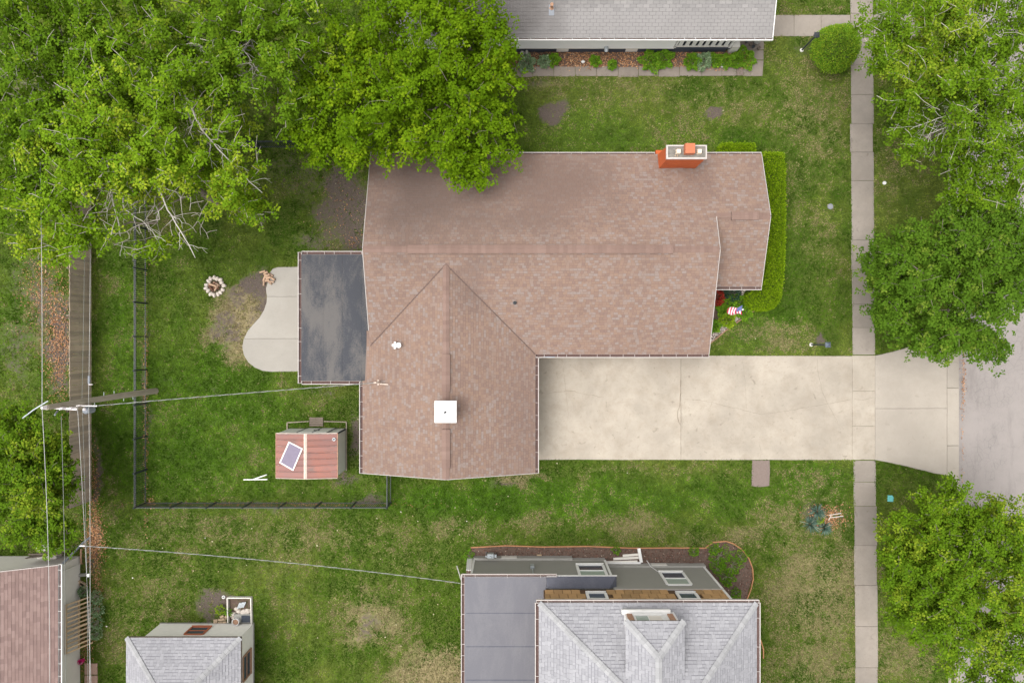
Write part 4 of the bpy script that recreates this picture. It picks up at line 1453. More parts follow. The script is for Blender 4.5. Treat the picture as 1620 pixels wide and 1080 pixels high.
vis = [(-3.2, NYE, NE), (NX1, NYE, NE), (NX1, 17.6, zn(17.6)), (-3.2, 17.6, zn(17.6))]
shingles([vis], 'shingles', M['grey_shingle'], nroof, seed=71, course=0.165, tab=0.318, thick=0.012, slot=0.022, jitter=0.0, single=300,
         single_key=lambda c: (abs(((c[0] + c[1]) / 2).x - 6.6) > 6.3, ((c[0] + c[1]) / 2).y, ((c[0] + c[1]) / 2).x))
rest = [(-3.2, 17.61, zn(17.61)), (NX1, 17.61, zn(17.61)), (NX1, NYR, zn(NYR)), (-3.2, NYR, zn(NYR))]
shingles([rest, [(NX0, NYE, NE), (-3.21, NYE, NE), (-3.21, NYR, zn(NYR)), (NX0, NYR, zn(NYR))]], 'shingles', M['grey_shingle'], nroof, seed=75, course=0.165, tab=0.318, thick=0.012, slot=0.022, jitter=0.0)
gutter(nh, (NX0, NYE, NE), (NX1 + .04, NYE, NE), (0, -1), seed=21, strap=0.66, mat=M['white'], w=0.13)
MB().beam((NX1 + .02, NYE, NE - .05), (NX1 + .02, NYR, zn(NYR) - .05), .04, .11).build('rake_board', M['white'], nh)
vp = pt(873, 9, zn(16.2) + .2)
MB().lathe((vp.x, vp.y, zn(vp.y) - .02), [(.12, 0), (.12, .03), (.07, .06), (.065, .28), (.085, .29), (.085, .36), (.03, .38)], 10).build('vent_pipe', M['rust'], nh)
MB().add([(vp.x - .13, vp.y - .34, zn(vp.y - .34) + .02), (vp.x + .13, vp.y - .34, zn(vp.y - .34) + .02), (vp.x + .13, vp.y + .12, zn(vp.y + .12) + .02), (vp.x - .13, vp.y + .12, zn(vp.y + .12) + .02)], [(0, 1, 2, 3)]).build('vent_flashing', M['transformer'], nh)

# ------------------------------------------------------------------ south-east house (two storeys, pale hipped roof)
sh = empty('house', (4, -14, 0), 'two-storey grey sided house with pale hipped roof and dormer', 'house')
SE = 6.5
B = -11.4                                   # single-storey front wall
MWY = -11.77                                # two-storey wall
ex0, ex1, eyN = 1.17, 10.57, -11.29
w = MB()
w.box(-1.95, 4.85, -30, B, .42, 3.15)
lap_wall(w, (-1.95, B), (4.85, B), .45, 3.15, (0, 1), .115, .011)
w.box(4.85, 10.05, -30, MWY, .42, 3.55)
lap_wall(w, (4.86, MWY), (10.05, MWY), .45, 3.52, (0, 1), .115, .011)
lap_wall(w, (10.05, MWY), (10.05, -22), .45, 3.52, (1, 0), .115, .011)
w.build('lower_wall', M['siding_grey'], sh)
fo = MB()
fo.box(-1.98, 3.15, -20, B + .12, 0, .44)
fo.box(3.15, 4.88, -20, B + .02, 0, .43)
fo.box(4.88, 10.10, -20, MWY + .10, 0, .44)
fo.build('foundation', M['foundation'], sh)
for (a, b, yy) in ((-.55, .25, B + .125), (7.28, 8.1, MWY + .105)):
    MB().box(a, b, yy - .02, yy + .025, .10, .42).build('foundation_patch', M['offwhite'], sh)
up = MB().box(1.5, 10.04, -30, MWY - .05, 3.5, SE - .1)
up.build('upper_wall', M['lath_gap'], sh)
rg = random.Random(31)
MB().box(4.9, 10.06, MWY - .02, MWY + .03, 3.53, 3.62).build('belt_board', M['pinkwhite'], sh)
zr, r = 3.63, 0
while zr < 6.2:
    z2 = zr + .52
    x = 1.55 - (r % 2) * .2
    while x < 10.0:
        x2 = min(10.03, x + .415)
        a, b = max(x, 1.52) + .012, x2 - .012
        if b - a > .08 and not any(c - .12 < (a + b) / 2 < d + .12 and zr < 5.6 and z2 > 3.95 for c, d in ((3.45, 4.4), (7.65, 8.6))):
            MB().hexa([(a, MWY - .045, zr), (b, MWY - .045, zr), (b, MWY + .014, zr), (a, MWY + .014, zr)][::1],
                      [(a, MWY - .045, z2 - .018), (b, MWY - .045, z2 - .018), (b, MWY - .008, z2 - .018), (a, MWY - .008, z2 - .018)]).build('cladding_panel', M['lath'], sh)
        x = x2
    zr = z2
    r += 1
for xx, za, zb, yy in ((10.05, .44, 3.55, MWY), (4.87, .44, 3.2, B), (-1.95, .44, 3.2, B)):
    MB().box(xx - .09, xx + .02, yy - .05, yy + .03, za, zb).build('corner_board', M['white'], sh)
MB().box(9.95, 10.07, MWY - .06, MWY + .026, 3.63, 6.3).build('corner_board', M['white'], sh)
window(sh, (3.30, B + .012), (4.62, B + .012), 1.22, 2.92, (0, 1), glass=M['glass'], lower=M['pale_glass'], fw=.13)
window(sh, (7.52, MWY + .012), (8.68, MWY + .012), 1.22, 3.02, (0, 1), glass=M['glass'], lower=M['pale_glass'], fw=.12)
window(sh, (3.50, MWY), (4.36, MWY), 4.05, 5.5, (0, 1), glass=M['glass'], fw=.13)
window(sh, (7.70, MWY), (8.56, MWY), 4.05, 5.5, (0, 1), glass=M['glass'], fw=.13)
# electric meter and gas meter on the wall
mt = MB().box(.93, 1.12, B + .01, B + .14, 1.35, 1.75)
mt.tube([(1.03, B + .06, 1.75), (1.03, B + .05, 3.1)], .035, 8)
mt.build('meter_box', M['galv'], sh)
gm = MB().tube([(-1.35, B + .3, 0), (-1.35, B + .3, .75), (-1.1, B + .3, .8), (-1.1, B + .3, .6)], .03, 8)
gm.box(-1.28, -.95, B + .2, B + .42, .42, .72)
gm.box(-.92, -.80, B + .22, B + .36, .50, .66)
gm.build('gas_meter', M['galv'], sh)
# flat roof, pent roof
fr = MB().box(-2.27, 1.65, -30, -11.27, 3.16, 3.30).build('flat_roof', M['grey_membrane'], sh)
for yy in (-13.0, -14.6, -16.2):
    MB().box(-2.2, 1.2, yy - .02, yy + .02, 3.301, 3.306).build('seam', M['dark_membrane'], fr)
pr = MB()
pr.slab([(1.655, -11.26, 3.22), (5.02, -11.26, 3.22), (4.65, -11.775, 3.42), (1.655, -11.775, 3.42)], .1)
pr.slab([(5.02, -11.26, 3.22), (5.02, -11.775, 3.22), (4.65, -11.775, 3.42)], .1)
pr.build('pent_roof', M['dark_membrane'], sh)
MB().box(1.66, 5.05, -11.255, -11.235, 3.10, 3.225).build('fascia', M['white'], sh)
gutter(sh, (-2.4, -11.27, 3.31), (2.15, -11.27, 3.31), (0, 1), w=.14, strap=1.3, seed=31)
gutter(sh, (-2.27, -30, 3.30), (-2.27, -11.15, 3.30), (-1, 0), seed=32, strap=0.7)
# hipped main roof: the peak lies beyond the frame
pk = Vector((6.27, -15.5, SE + 4.3 * .6))
pk2 = Vector((6.27, -22.0, pk.z))
c_nw, c_ne = Vector((ex0, eyN, SE)), Vector((ex1, eyN, SE))
c_sw, c_se = Vector((ex0, -26.3, SE)), Vector((ex1, -26.3, SE))
mN = [c_nw, c_ne, pk]
mW = [c_sw, c_nw, pk, pk2]
mE = [c_ne, c_se, pk2, pk]
mS = [c_se, c_sw, pk2]
sroof = MB().slab([tuple(p) for p in mN], .12).slab([tuple(p) for p in mW], .12).slab([tuple(p) for p in mE], .12).slab([tuple(p) for p in mS], .12).build('roof', M['deck_grey'], sh)
for p, sd in ((mN, 41), (mW, 43), (mE, 45)):
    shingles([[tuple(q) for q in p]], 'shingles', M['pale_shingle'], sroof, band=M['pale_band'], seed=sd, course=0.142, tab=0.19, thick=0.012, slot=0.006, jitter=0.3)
for a, sd in ((c_nw, 1), (c_ne, 2)):
    ridge_caps('hip_caps', M['pale_cap'], sroof, a + Vector((0, 0, .02)), pk + Vector((0, 0, .02)), .25, .045, .22, sd, lift=.02)
gutter(sh, (ex0 - .12, eyN, SE), (ex1 + .12, eyN, SE), (0, 1), seed=33, strap=0.95, w=.13)
gutter(sh, (ex0, -26, SE), (ex0, eyN - .0, SE), (-1, 0), seed=34, strap=1.2)
gutter(sh, (ex1, -26, SE), (ex1, eyN - .0, SE), (1, 0), seed=35, strap=1.2)
# dormer
zN2 = lambda y: SE + (eyN - y) * .6
DZ, dx0, dx1, dy = 8.0, 4.66, 7.07, -11.45
dxm = (dx0 + dx1) / 2
dap = Vector((dxm, dy - 1.2, DZ + .72))
dr_end = eyN - (DZ + .72 - SE) / .6
dw = MB()
dw.box(dx0 + .13, dx1 - .13, -15.0, dy - .15, 6.5, DZ - .02)
dor = dw.build('dormer', M['white'], sh)
zb = zN2(dy - .15) + .08
MB().box(dx0 + .02, dx1 - .32, dy - .15, dy + .02, zb, zb + .16).build('window_ledge', M['white'], dor)
window(dor, (dx0 + .5, dy - .15), (dx1 - .75, dy - .15), zb + .32, DZ - .12, (0, 1), glass=M['pale_glass'], lower=M['stucco'], fw=.07, depth=.03, mullion='v')
for xx in (dx0 + .2, dx1 - .48):
    MB().box(xx, xx + .24, dy - .149, dy - .11, zb + .2, DZ - .1).build('shutter', M['flag_blue'] if False else M['rust'], dor)
dN = [(dx0, dy, DZ), (dx1, dy, DZ), tuple(dap)]
ym = eyN - (DZ - SE) / .6
dW = [(dx0, ym, DZ), (dx0, dy, DZ), tuple(dap), (dxm, dr_end, dap.z)]
dE = [(dx1, dy, DZ), (dx1, ym, DZ), (dxm, dr_end, dap.z), tuple(dap)]
drf = MB().slab(dN, .07).slab(dW, .07).slab(dE, .07).build('dormer_roof', M['deck_grey'], dor)
for p, sd in ((dN, 51), (dW, 53), (dE, 55)):
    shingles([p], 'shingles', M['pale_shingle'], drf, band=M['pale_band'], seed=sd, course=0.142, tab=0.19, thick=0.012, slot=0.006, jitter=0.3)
for a, sd in (((dx0, dy, DZ), 1), ((dx1, dy, DZ), 2), ((dxm, dr_end, dap.z), 3)):
    ridge_caps('hip_caps', M['pale_cap'], drf, Vector(a) + Vector((0, 0, .02)), dap + Vector((0, 0, .02)), .28, .05, .22, sd, lift=.02)

# ------------------------------------------------------------------ south-west outbuilding with hipped roof
gh = empty('garage', (-16, -17, 0), 'small cream sided garage with pale hipped roof and red framed window', 'garage')
ge0, ge1, gyn, GE = -18.98, -13.35, -14.56, 2.4
w = MB()
w.box(-18.5, -13.62, -22, -14.84, 0, GE - .08)
lap_wall(w, (-18.5, -14.84), (-13.62, -14.84), .12, GE - .08, (0, 1), .11, .012)
lap_wall(w, (-13.62, -14.84), (-13.62, -22), .12, GE - .08, (1, 0), .11, .012)
w.build('wall', M['siding_cream'], gh)
MB().box(-18.53, -13.58, -22, -14.80, 0, .11).build('foundation', M['foundation'], gh)
a = (305 - 810) / 30.9
window(gh, (-16.6, -14.825), (-15.65, -14.825), .55, 1.45, (0, 1), frame=M['terracotta'], glass=M['glass'], fw=.08)
window(gh, (-13.605, -17.2), (-13.605, -15.95), .55, 1.5, (1, 0), frame=M['rust'], glass=M['glass'], fw=.08)
gp = .52
half = (ge1 - ge0) / 2
pkg = Vector((ge0 + half, gyn - half, GE + half * gp))
pkg2 = pkg + Vector((0, -4, 0))
g1, g2, g3, g4 = Vector((ge0, gyn, GE)), Vector((ge1, gyn, GE)), Vector((ge1, pkg2.y - half, GE)), Vector((ge0, pkg2.y - half, GE))
gN, gW, gE = [g1, g2, pkg], [g4, g1, pkg, pkg2], [g2, g3, pkg2, pkg]
groof = MB()
for p in (gN, gW, gE, [g3, g4, pkg2]):
    groof.slab([tuple(q) for q in p], .1)
groof = groof.build('roof', M['deck_grey'], gh)
for p, sd in ((gN, 61), (gW, 63), (gE, 65)):
    shingles([[tuple(q) for q in p]], 'shingles', M['pale_shingle'], groof, band=M['pale_band'], seed=sd, course=0.142, tab=0.19, thick=0.012, slot=0.006, jitter=0.3)
for a, sd in ((g1, 1), (g2, 2)):
    ridge_caps('hip_caps', M['pale_cap'], groof, a + Vector((0, 0, .02)), pkg + Vector((0, 0, .02)), .25, .045, .24, sd, lift=.02)
MB().box(ge0, ge1, gyn - .02, gyn + .02, GE - .12, GE - .005).build('fascia', M['grey_wood'], gh)
MB().box(ge1 - .02, ge1 + .02, -22, gyn - .02, GE - .12, GE - .005).build('fascia', M['grey_wood'], gh)

# ------------------------------------------------------------------ west house (rose shingles)
wh = empty('house', (-25, -16, 0), 'rose brown shingled house with pale stucco wall at the lower left corner', 'house')
WE = 2.5
wex, wyn = -22.28, -10.98
zw = lambda x: WE + (wex - x) * .45
w = MB().box(-32, -22.77, -30, -11.3, 0, WE - .15)
w.add([(-32, -11.3, WE - .15), (-22.77, -11.3, WE - .15), (-27.3, -11.3, zw(-27.3) - .2)], [(0, 1, 2)])
w.build('wall', M['stucco'], wh)
wrx = -27.3
s1 = [(wex, -30, WE), (wex, wyn, WE), (wrx, wyn, zw(wrx)), (wrx, -30, zw(wrx))]
s2 = [(wrx, -30, zw(wrx)), (wrx, wyn, zw(wrx)), (wrx * 2 - wex, wyn, WE), (wrx * 2 - wex, -30, WE)]
wroof = MB().slab(s1, .1).slab(s2, .1).build('roof', M['deck'], wh)
shingles([[(wex, -22, WE), (wex, wyn, WE), (wrx, wyn, zw(wrx)), (wrx, -22, zw(wrx))]], 'shingles', M['rose_shingle'], wroof, seed=81, course=0.145, tab=0.28, thick=0.010, jitter=0.2)
gutter(wh, (wex, -22, WE), (wex, wyn + .05, WE), (1, 0), seed=41, strap=0.62, mat=M['white'])
MB().beam((wex, wyn + .02, WE - .05), (wrx, wyn + .02, zw(wrx) - .05), .04, .11).build('rake_board', M['pinkwhite'], wh)
MB().tube([(-22.7, -11.5, 2.2), (-22.66, -11.6, 1.2), (-22.66, -11.65, .1)], .03, 6).build('conduit', M['offwhite'], wh)

# ------------------------------------------------------------------ metal shed in the back yard
shed = empty('shed', (-10.2, -5.7, 0), 'metal garden shed with faded red panel roof on the back lawn', 'shed')
a0, a1, b0, b1, se, sr = -11.78, -8.72, -6.80, -4.60, 1.93, 2.14
sm = (a0 + a1) / 2
w = MB()
w.box(a0 + .06, a1 - .04, b0 + .06, b1 + .02, .05, se - .02)
w.add([(a0 + .06, b1 + .02, se - .02), (a1 - .04, b1 + .02, se - .02), (sm, b1 + .02, sr - .03)], [(0, 1, 2)])
w.add([(a0 + .06, b0 + .06, se - .02), (a1 - .04, b0 + .06, se - .02), (sm, b0 + .06, sr - .03)], [(0, 1, 2)])
w.build('wall', M['shed_wall'], shed)
n = 7
for s in (-1, 1):
    for i in range(n):
        ya, yb = b0 + (b1 - b0) * i / n + .006, b0 + (b1 - b0) * (i + 1) / n - .006
        e = a0 if s < 0 else a1
        i0 = sm + s * .075
        zi = sr - .01
        prof = [(ya, .0), (ya + .01, .022), (ya + .05, .022), (ya + .06, .006), (yb - .012, .006), (yb, 0)]
        vs = [(e, q, se + h) for q, h in prof] + [(i0, q, zi + h) for q, h in prof]
        k = len(prof)
        MB().add(vs, [(j, j + 1, k + j + 1, k + j) for j in range(k - 1)]).build('roof_panel', M['shed_red'], shed)
MB().add([(sm - .08, b0 - .01, sr + .005), (sm + .08, b0 - .01, sr + .005), (sm + .08, b1 + .03, sr + .005), (sm - .08, b1 + .03, sr + .005), (sm, b0 - .01, sr + .035), (sm, b1 + .03, sr + .035)],
         [(0, 4, 5, 3), (4, 1, 2, 5), (0, 1, 4), (3, 5, 2)]).build('ridge_strip', M['rust_white'], shed)
for x in (a0, a1):
    MB().box(x - .02, x + .03, b0 - .012, b1 + .03, se - .045, se + .004).build('eave_trim', M['rust'], shed)
for y in (b0 - .014, b1 + .032):
    for x in (a0, a1):
        MB().beam((x, y, se - .01), (sm, y, sr - .01), .025, .06).build('gable_trim', M['rust_white'], shed)
# sliding doors on the north end
for (x0, x1) in ((-10.72, -10.02), (-10.0, -9.3)):
    d = MB().box(x0, x1, b1 + .028, b1 + .05, .10, se - .12).build('door', M['shed_wall'], shed)
    MB().box(x0 + .08 if x0 > -10.1 else x1 - .12, x0 + .12 if x0 > -10.1 else x1 - .08, b1 + .05, b1 + .08, .9, 1.1).build('handle', M['dark_metal'], d)
for x in (-10.78, -10.01, -9.25):
    MB().box(x - .03, x + .03, b1 + .052, b1 + .062, .1, se - .12).build('door_stile', M['navy'], shed)
MB().box(a1 - .045, a1 - .02, b1 - .05, b1 + .035, .05, se - .03).build('corner_post', M['navy'], shed)
ring = MB()
ring.lathe((a1 - .15, b1 - .27, se + .055), [(.075, 0), (.085, .012), (.075, .024), (.05, .024), (.05, 0)], 12)
ring.build('roof_ring', M['galv'], shed)
# timber base frame
M['stucco_dim'] = plain('sun_bleached_timber', (0.28, 0.235, 0.185), 0.9, 0.3, 6)
tf = empty('timber_frame', pt(502, 671, 0), 'weathered timber base frame on the lawn beside the shed doors', 'frame')
for p, q in (((455, 668), (489, 666)), ((513, 666), (548.5, 667)), ((455, 668), (455, 680)), ((548.5, 667), (548.5, 744)), ((456, 679), (548, 678))):
    A, Bq = pt(*p), pt(*q)
    MB().beam((A.x, A.y, .05), (Bq.x, Bq.y, .05), .045, .10).build('timber', M['stucco_dim'], tf)
for i in range(4):
    A = pt(490, 661.5 + i * 3.6)
    MB().box(A.x, A.x + .72, A.y - .05, A.y + .055, .02, .075).build('plank', M['grey_wood'], tf)
# framed screen lying on the shed roof
cs = [pt(457.5, 699, 2.05), pt(479, 709, 2.05), pt(464, 743, 2.05), pt(442.5, 731.5, 2.05)]
zsh = lambda x: se + (sr - se) * (x - a0) / (sm - a0) + .04
cs = [Vector((c.x, c.y, zsh(c.x))) for c in cs]
cc = sum(cs, Vector()) / 4
scr = empty('framed_screen', cc, 'white framed window screen lying askew on the shed roof', 'screen')
for i in range(4):
    A, Bq = cs[i], cs[(i + 1) % 4]
    dd = (Bq - A).normalized() * .03
    MB().beam(A - dd, Bq - dd * 1.02, .06, .025).build('frame_bar', M['white'], scr)
MB().add([c - Vector((0, 0, .006)) for c in cs], [(3, 2, 1, 0)]).build('mesh_panel', M['purple_screen'], scr)

# ------------------------------------------------------------------ black metal picket fence
FX, FYS, FXE, FYN, FH = -19.25, -8.47, -6.38, 10.2, 1.22
fence = empty('picket_fence', (FX, FYS, 0), 'black metal picket fence round the back yard', 'fence')
fo_ = org_of(fence)
bar = MB().box(-.012, .012, -.012, .012, .06, FH + .03)
pm = bpy.data.meshes.new('picket')
pm.from_pydata(bar.v, [], bar.f)
pm.materials.append(M['fence_black'])
runs = [((FX, FYS), (FX, 3.75)), ((FX, FYS), (FXE, FYS)), ((FXE, FYS), (FXE, -6.25))]
far = [((FX, 3.75), (FX, FYN)), ((FX, FYN), (-7.2, FYN))]
count = 0
rest_m = MB()
for j, (p, q) in enumerate(runs + far):
    p, q = Vector((*p, 0)), Vector((*q, 0))
    L = (q - p).length
    d = (q - p) / L
    for z in (.16, FH - .14, FH - .02):
        MB().beam(p + Vector((0, 0, z)), q + Vector((0, 0, z)), .034, .036).build('rail', M['fence_black'], fence)
    npst = max(1, round(L / 1.86))
    for i in range(npst + 1):
        c = p + d * (L * i / npst)
        if i == 0 and j not in (0,):
            continue
        m = MB().box(c.x - .034, c.x + .034, c.y - .034, c.y + .034, 0, FH + .06)
        m.add([(c.x - .042, c.y - .042, FH + .06), (c.x + .042, c.y - .042, FH + .06), (c.x + .042, c.y + .042, FH + .06), (c.x - .042, c.y + .042, FH + .06), (c.x, c.y, FH + .10)], [(0, 1, 4), (1, 2, 4), (2, 3, 4), (3, 0, 4), (3, 2, 1, 0)])
        m.build('post', M['fence_black'], fence)
    n = int(L / .105)
    for i in range(1, n):
        c = p + d * (L * i / n)
        if j < 3:
            o = link_mesh('picket', pm, fence, c - fo_)
        else:
            rest_m.box(c.x - .012, c.x + .012, c.y - .012, c.y + .012, .06, FH + .03)
rest_m.build('pickets_beyond', M['fence_black'], fence, kind='stuff')

# ------------------------------------------------------------------ wooden privacy fence
wf = empty('wood_fence', (-22.17, -8.3, 0), 'tall weathered brown board fence at the left', 'fence')
wo = org_of(wf)
rg = random.Random(17)
meshes = []
for v in range(6):
    h = 1.80 + rg.uniform(-.015, .02)
    t = rg.uniform(-.004, .004)
    m = MB().hexa([(-.010, -.068, .03), (.010, -.068, .03), (.010, .068, .03), (-.010, .068, .03)],
                  [(-.010 + t, -.068, h), (.010 + t, -.068, h), (.010 + t, .068, h), (-.010 + t, .068, h)])
    me = bpy.data.meshes.new('plank')
    me.from_pydata(m.v, [], m.f)
    me.materials.append(M['fence_wood'])
    meshes.append(me)
y = -8.3
i = 0
while y < 15.0:
    o = link_mesh('plank', meshes[rg.randrange(6)], wf, (rg.uniform(-.006, .006), y - wo.y, rg.uniform(-.01, .01)))
    o.rotation_euler = (rg.uniform(-.006, .006), rg.uniform(-.006, .006), 0)
    y += .1435
for z in (.35, 1.0, 1.6):
    MB().box(-22.24, -22.185, -8.37, 15.0, z - .045, z + .045).build('rail', M['grey_wood'], wf)
y = -8.3
while y < 15.1:
    MB().box(-22.335, -22.245, y - .045, y + .045, 0, 1.78).build('post', M['grey_wood'], wf)
    y += 2.4
# short weathered screen north of the rose-roofed house
pf = empty('board_screen', pt(104, 878, 0), 'short grey weathered board screen beside the stucco wall', 'fence')
A, Bq = pt(118, 872), pt(86, 893)
A, Bq = Vector((-22.9, -10.75, 0)), Vector((-24.6, -10.95, 0))
for i in range(12):
    c = A + (Bq - A) * (i + .5) / 12
    MB().box(c.x - .066, c.x + .066, c.y - .012, c.y + .012, .03, 1.55).build('plank', M['grey_wood'], pf)
MB().box(Bq.x, A.x, A.y - .1, A.y - .04, 1.2, 1.29).build('rail', M['grey_wood'], pf)
bx = pt(75, 868, .5)
bb = empty('wooden_box', (bx.x, bx.y, 0), 'plain wooden box beside the weathered board screen', 'box')
MB().box(bx.x - .55, bx.x + .45, bx.y - .6, bx.y + .1, 0, .48).build('box_body', M['stucco'], bb)
MB().box(bx.x - .58, bx.x + .48, bx.y + .0, bx.y + .13, .482, .53).build('lid_board', M['offwhite'], bb)

# ------------------------------------------------------------------ utility pole and wires
pole = empty('utility_pole', (-18.77, -2.60, 0), 'tall wooden utility pole with hardware standing beside the black fence', 'utility pole')
PX_P, PY_P = -18.77, -2.60
MB().tube([(PX_P, PY_P, -.1), (PX_P, PY_P, 3), (PX_P - .005, PY_P - .03, 6), (PX_P - .01, PY_P - .06, 8.45)], [.155, .14, .122, .105], 14).build('pole_shaft', M['pole_wood'], pole)
for z in (2.2, 3.0, 3.8, 4.6, 5.3):
    s = 1 if int(z * 2) % 2 else -1
    MB().tube([(PX_P, PY_P + s * .11, z), (PX_P, PY_P + s * .27, z)], .012, 6).build('step_bolt', M['galv'], pole)
MB().lathe((PX_P - .01, PY_P - .05, 8.40), [(.04, 0), (.04, .12), (.085, .14), (.05, .20), (.075, .23), (.045, .30), (.05, .34)], 10).build('pin_insulator', M['insul'], pole)
q0, q1 = pt(36, 661, 8.2), pt(76, 634, 8.2)
MB().tube([q0, (q0 + q1) / 2 + Vector((0, 0, .1)), q1], .028, 8).build('conductor_arm', M['galv'], pole)
MB().beam((PX_P - .6, PY_P - .12, 7.7), (PX_P + .75, PY_P - .2, 7.7), .09, .11).build('crossarm', M['insul'], pole)
for dx in (-.5, .25, .6):
    MB().lathe((PX_P + dx, PY_P - .15, 7.76), [(.02, 0), (.02, .06), (.06, .08), (.035, .13), (.055, .16), (.03, .2)], 8).build('insulator', M['insul'], pole)
cut = MB().tube([(PX_P - .2, PY_P - .3, 7.5), (PX_P - .05, PY_P - .42, 7.9)], .035, 8)
cut.build('fuse_cutout', M['transformer'], pole)
MB().beam((PX_P - .1, PY_P - .22, 6.1), (PX_P + .15, PY_P - .2, 7.9), .045, .045).build('riser', M['insul'], pole)
tr = MB().lathe((PX_P + .06, PY_P - .42, 5.55), [(.14, 0), (.16, .03), (.16, .48), (.12, .53), (.05, .55)], 14).build('transformer', M['transformer'], pole)
MB().lathe((PX_P + .06, PY_P - .36, 6.08), [(.05, 0), (.07, .03), (.04, .06), (.06, .09), (.03, .13)], 8).build('bushing', M['insul'], tr)
MB().tube([(PX_P + .28, PY_P + .75, 6.15), (PX_P + .28, PY_P + 1.1, 6.15)], .05, 8).build('splice_case', M['transformer'], pole)
MB().tube([(PX_P + .24, PY_P + .72, 6.13), (PX_P + .42, PY_P + .72, 6.13)], .02, 6).build('clamp', M['insul'], pole)
MB().beam((PX_P - .25, PY_P - .2, 6.2), (PX_P + .6, PY_P - .22, 6.1), .05, .05).build('bracket', M['insul'], pole)


def wire(name, pts, r, mat, label, sag=0.0, n=18):
    P = []
    for a, b in zip(pts[:-1], pts[1:]):
        a, b = Vector(a), Vector(b)
        for i in range(n):
            t = i / n
            p = a.lerp(b, t)
            p.z -= sag * 4 * t * (1 - t)
            P.append(p)
    P.append(Vector(pts[-1]))
    mid = P[len(P) // 2]
    o = MB().tube(P, r, 6).build(name, mat, loc=mid)
    return tag(o, label, 'wire', 'overhead wires at the left')


def wpt(px, py, h):
    return pt(px, py, h)


T = Vector((PX_P - .01, PY_P - .05, 8.72))
wire('overhead_wire', [wpt(44, -260, 8.7), T, wpt(76, 1260, 8.6)], .0115, M['wire'], 'thick pale wire along the far left over the pole top', .25)
wire('overhead_wire', [(PX_P + .26, 22, 6.3), (PX_P + .26, PY_P + .1, 6.15), (PX_P + .15, -24, 6.2)], .010, M['wire'], 'pale wire above the board fence, rightmost of the bundle', .2)
wire('overhead_wire', [(PX_P + .02, 22, 6.3), (PX_P + .0, PY_P + .1, 6.2), (PX_P + .12, -24, 6.1)], .009, M['wire_dark'], 'grey wire above the board fence, left of the bundle', .25)
wire('overhead_wire', [(PX_P - .2, PY_P - .2, 6.2), (PX_P + .3, -24, 5.7)], .010, M['wire'], 'pale wire slanting south from the pole bracket over the board fence', .2)
wire('overhead_wire', [(PX_P + .05, PY_P - .5, 7.65), (PX_P - .1, -24, 7.4)], .011, M['wire_dark'], 'thin dark wire running south over the small tree', .25)


def triplex(a, b, sag, label, seed):
    """Twisted service drop: a bare neutral with an insulated pair wound round it."""
    a, b = Vector(a), Vector(b)
    L = (b - a).length
    n = int(L / .09)
    root = empty('service_drop', a, label, 'wire')
    d = (b - a).normalized()
    s = d.cross(Vector((0, 0, 1))).normalized()
    u = s.cross(d)
    for k, (mat, r) in enumerate(((M['wire'], .009), (M['wire_dark'], .009), (M['wire_dark'], .009))):
        P = []
        for i in range(n + 1):
            t = i / n
            p = a.lerp(b, t)
            p.z -= sag * 4 * t * (1 - t)
            an = 2 * math.pi * (t * L / .62) + k * 2.094
            P.append(p + (s * math.cos(an) + u * math.sin(an)) * .014)
        MB().tube(P, r, 5).build('strand', mat, root)
    return root


triplex((PX_P + .5, PY_P - .22, 6.05), (mp_.x - .14, mp_.y - .02, 3.45), .35, 'twisted service cable from the pole to the brown roofed house', 1)
triplex(pt(130, 863, 6.0), pt(728, 922, 3.6), .45, 'twisted service cable crossing the south lawn to the two-storey house', 2)
hw = pt(130, 863, 6.0)
sc_ = MB().tube([hw + Vector((-.1, 0, 0)), hw + Vector((.12, .0, 0))], .03, 6)
tag(sc_.build('cable_clamp', M['insul'], loc=hw), 'white cable clamp on the wires above the fallen leaves', 'clamp')
cb = pt(139, 910, 6.0)
tag(MB().box(cb.x - .04, cb.x + .04, cb.y - .06, cb.y + .06, cb.z - .09, cb.z - .01).build('wire_tag', M['white'], loc=cb), 'small white box hanging on the wires by the garage', 'box')
# slanting strut by the stucco wall
A, Bq = pt(120, 854, .9), pt(92, 863, 2.3)

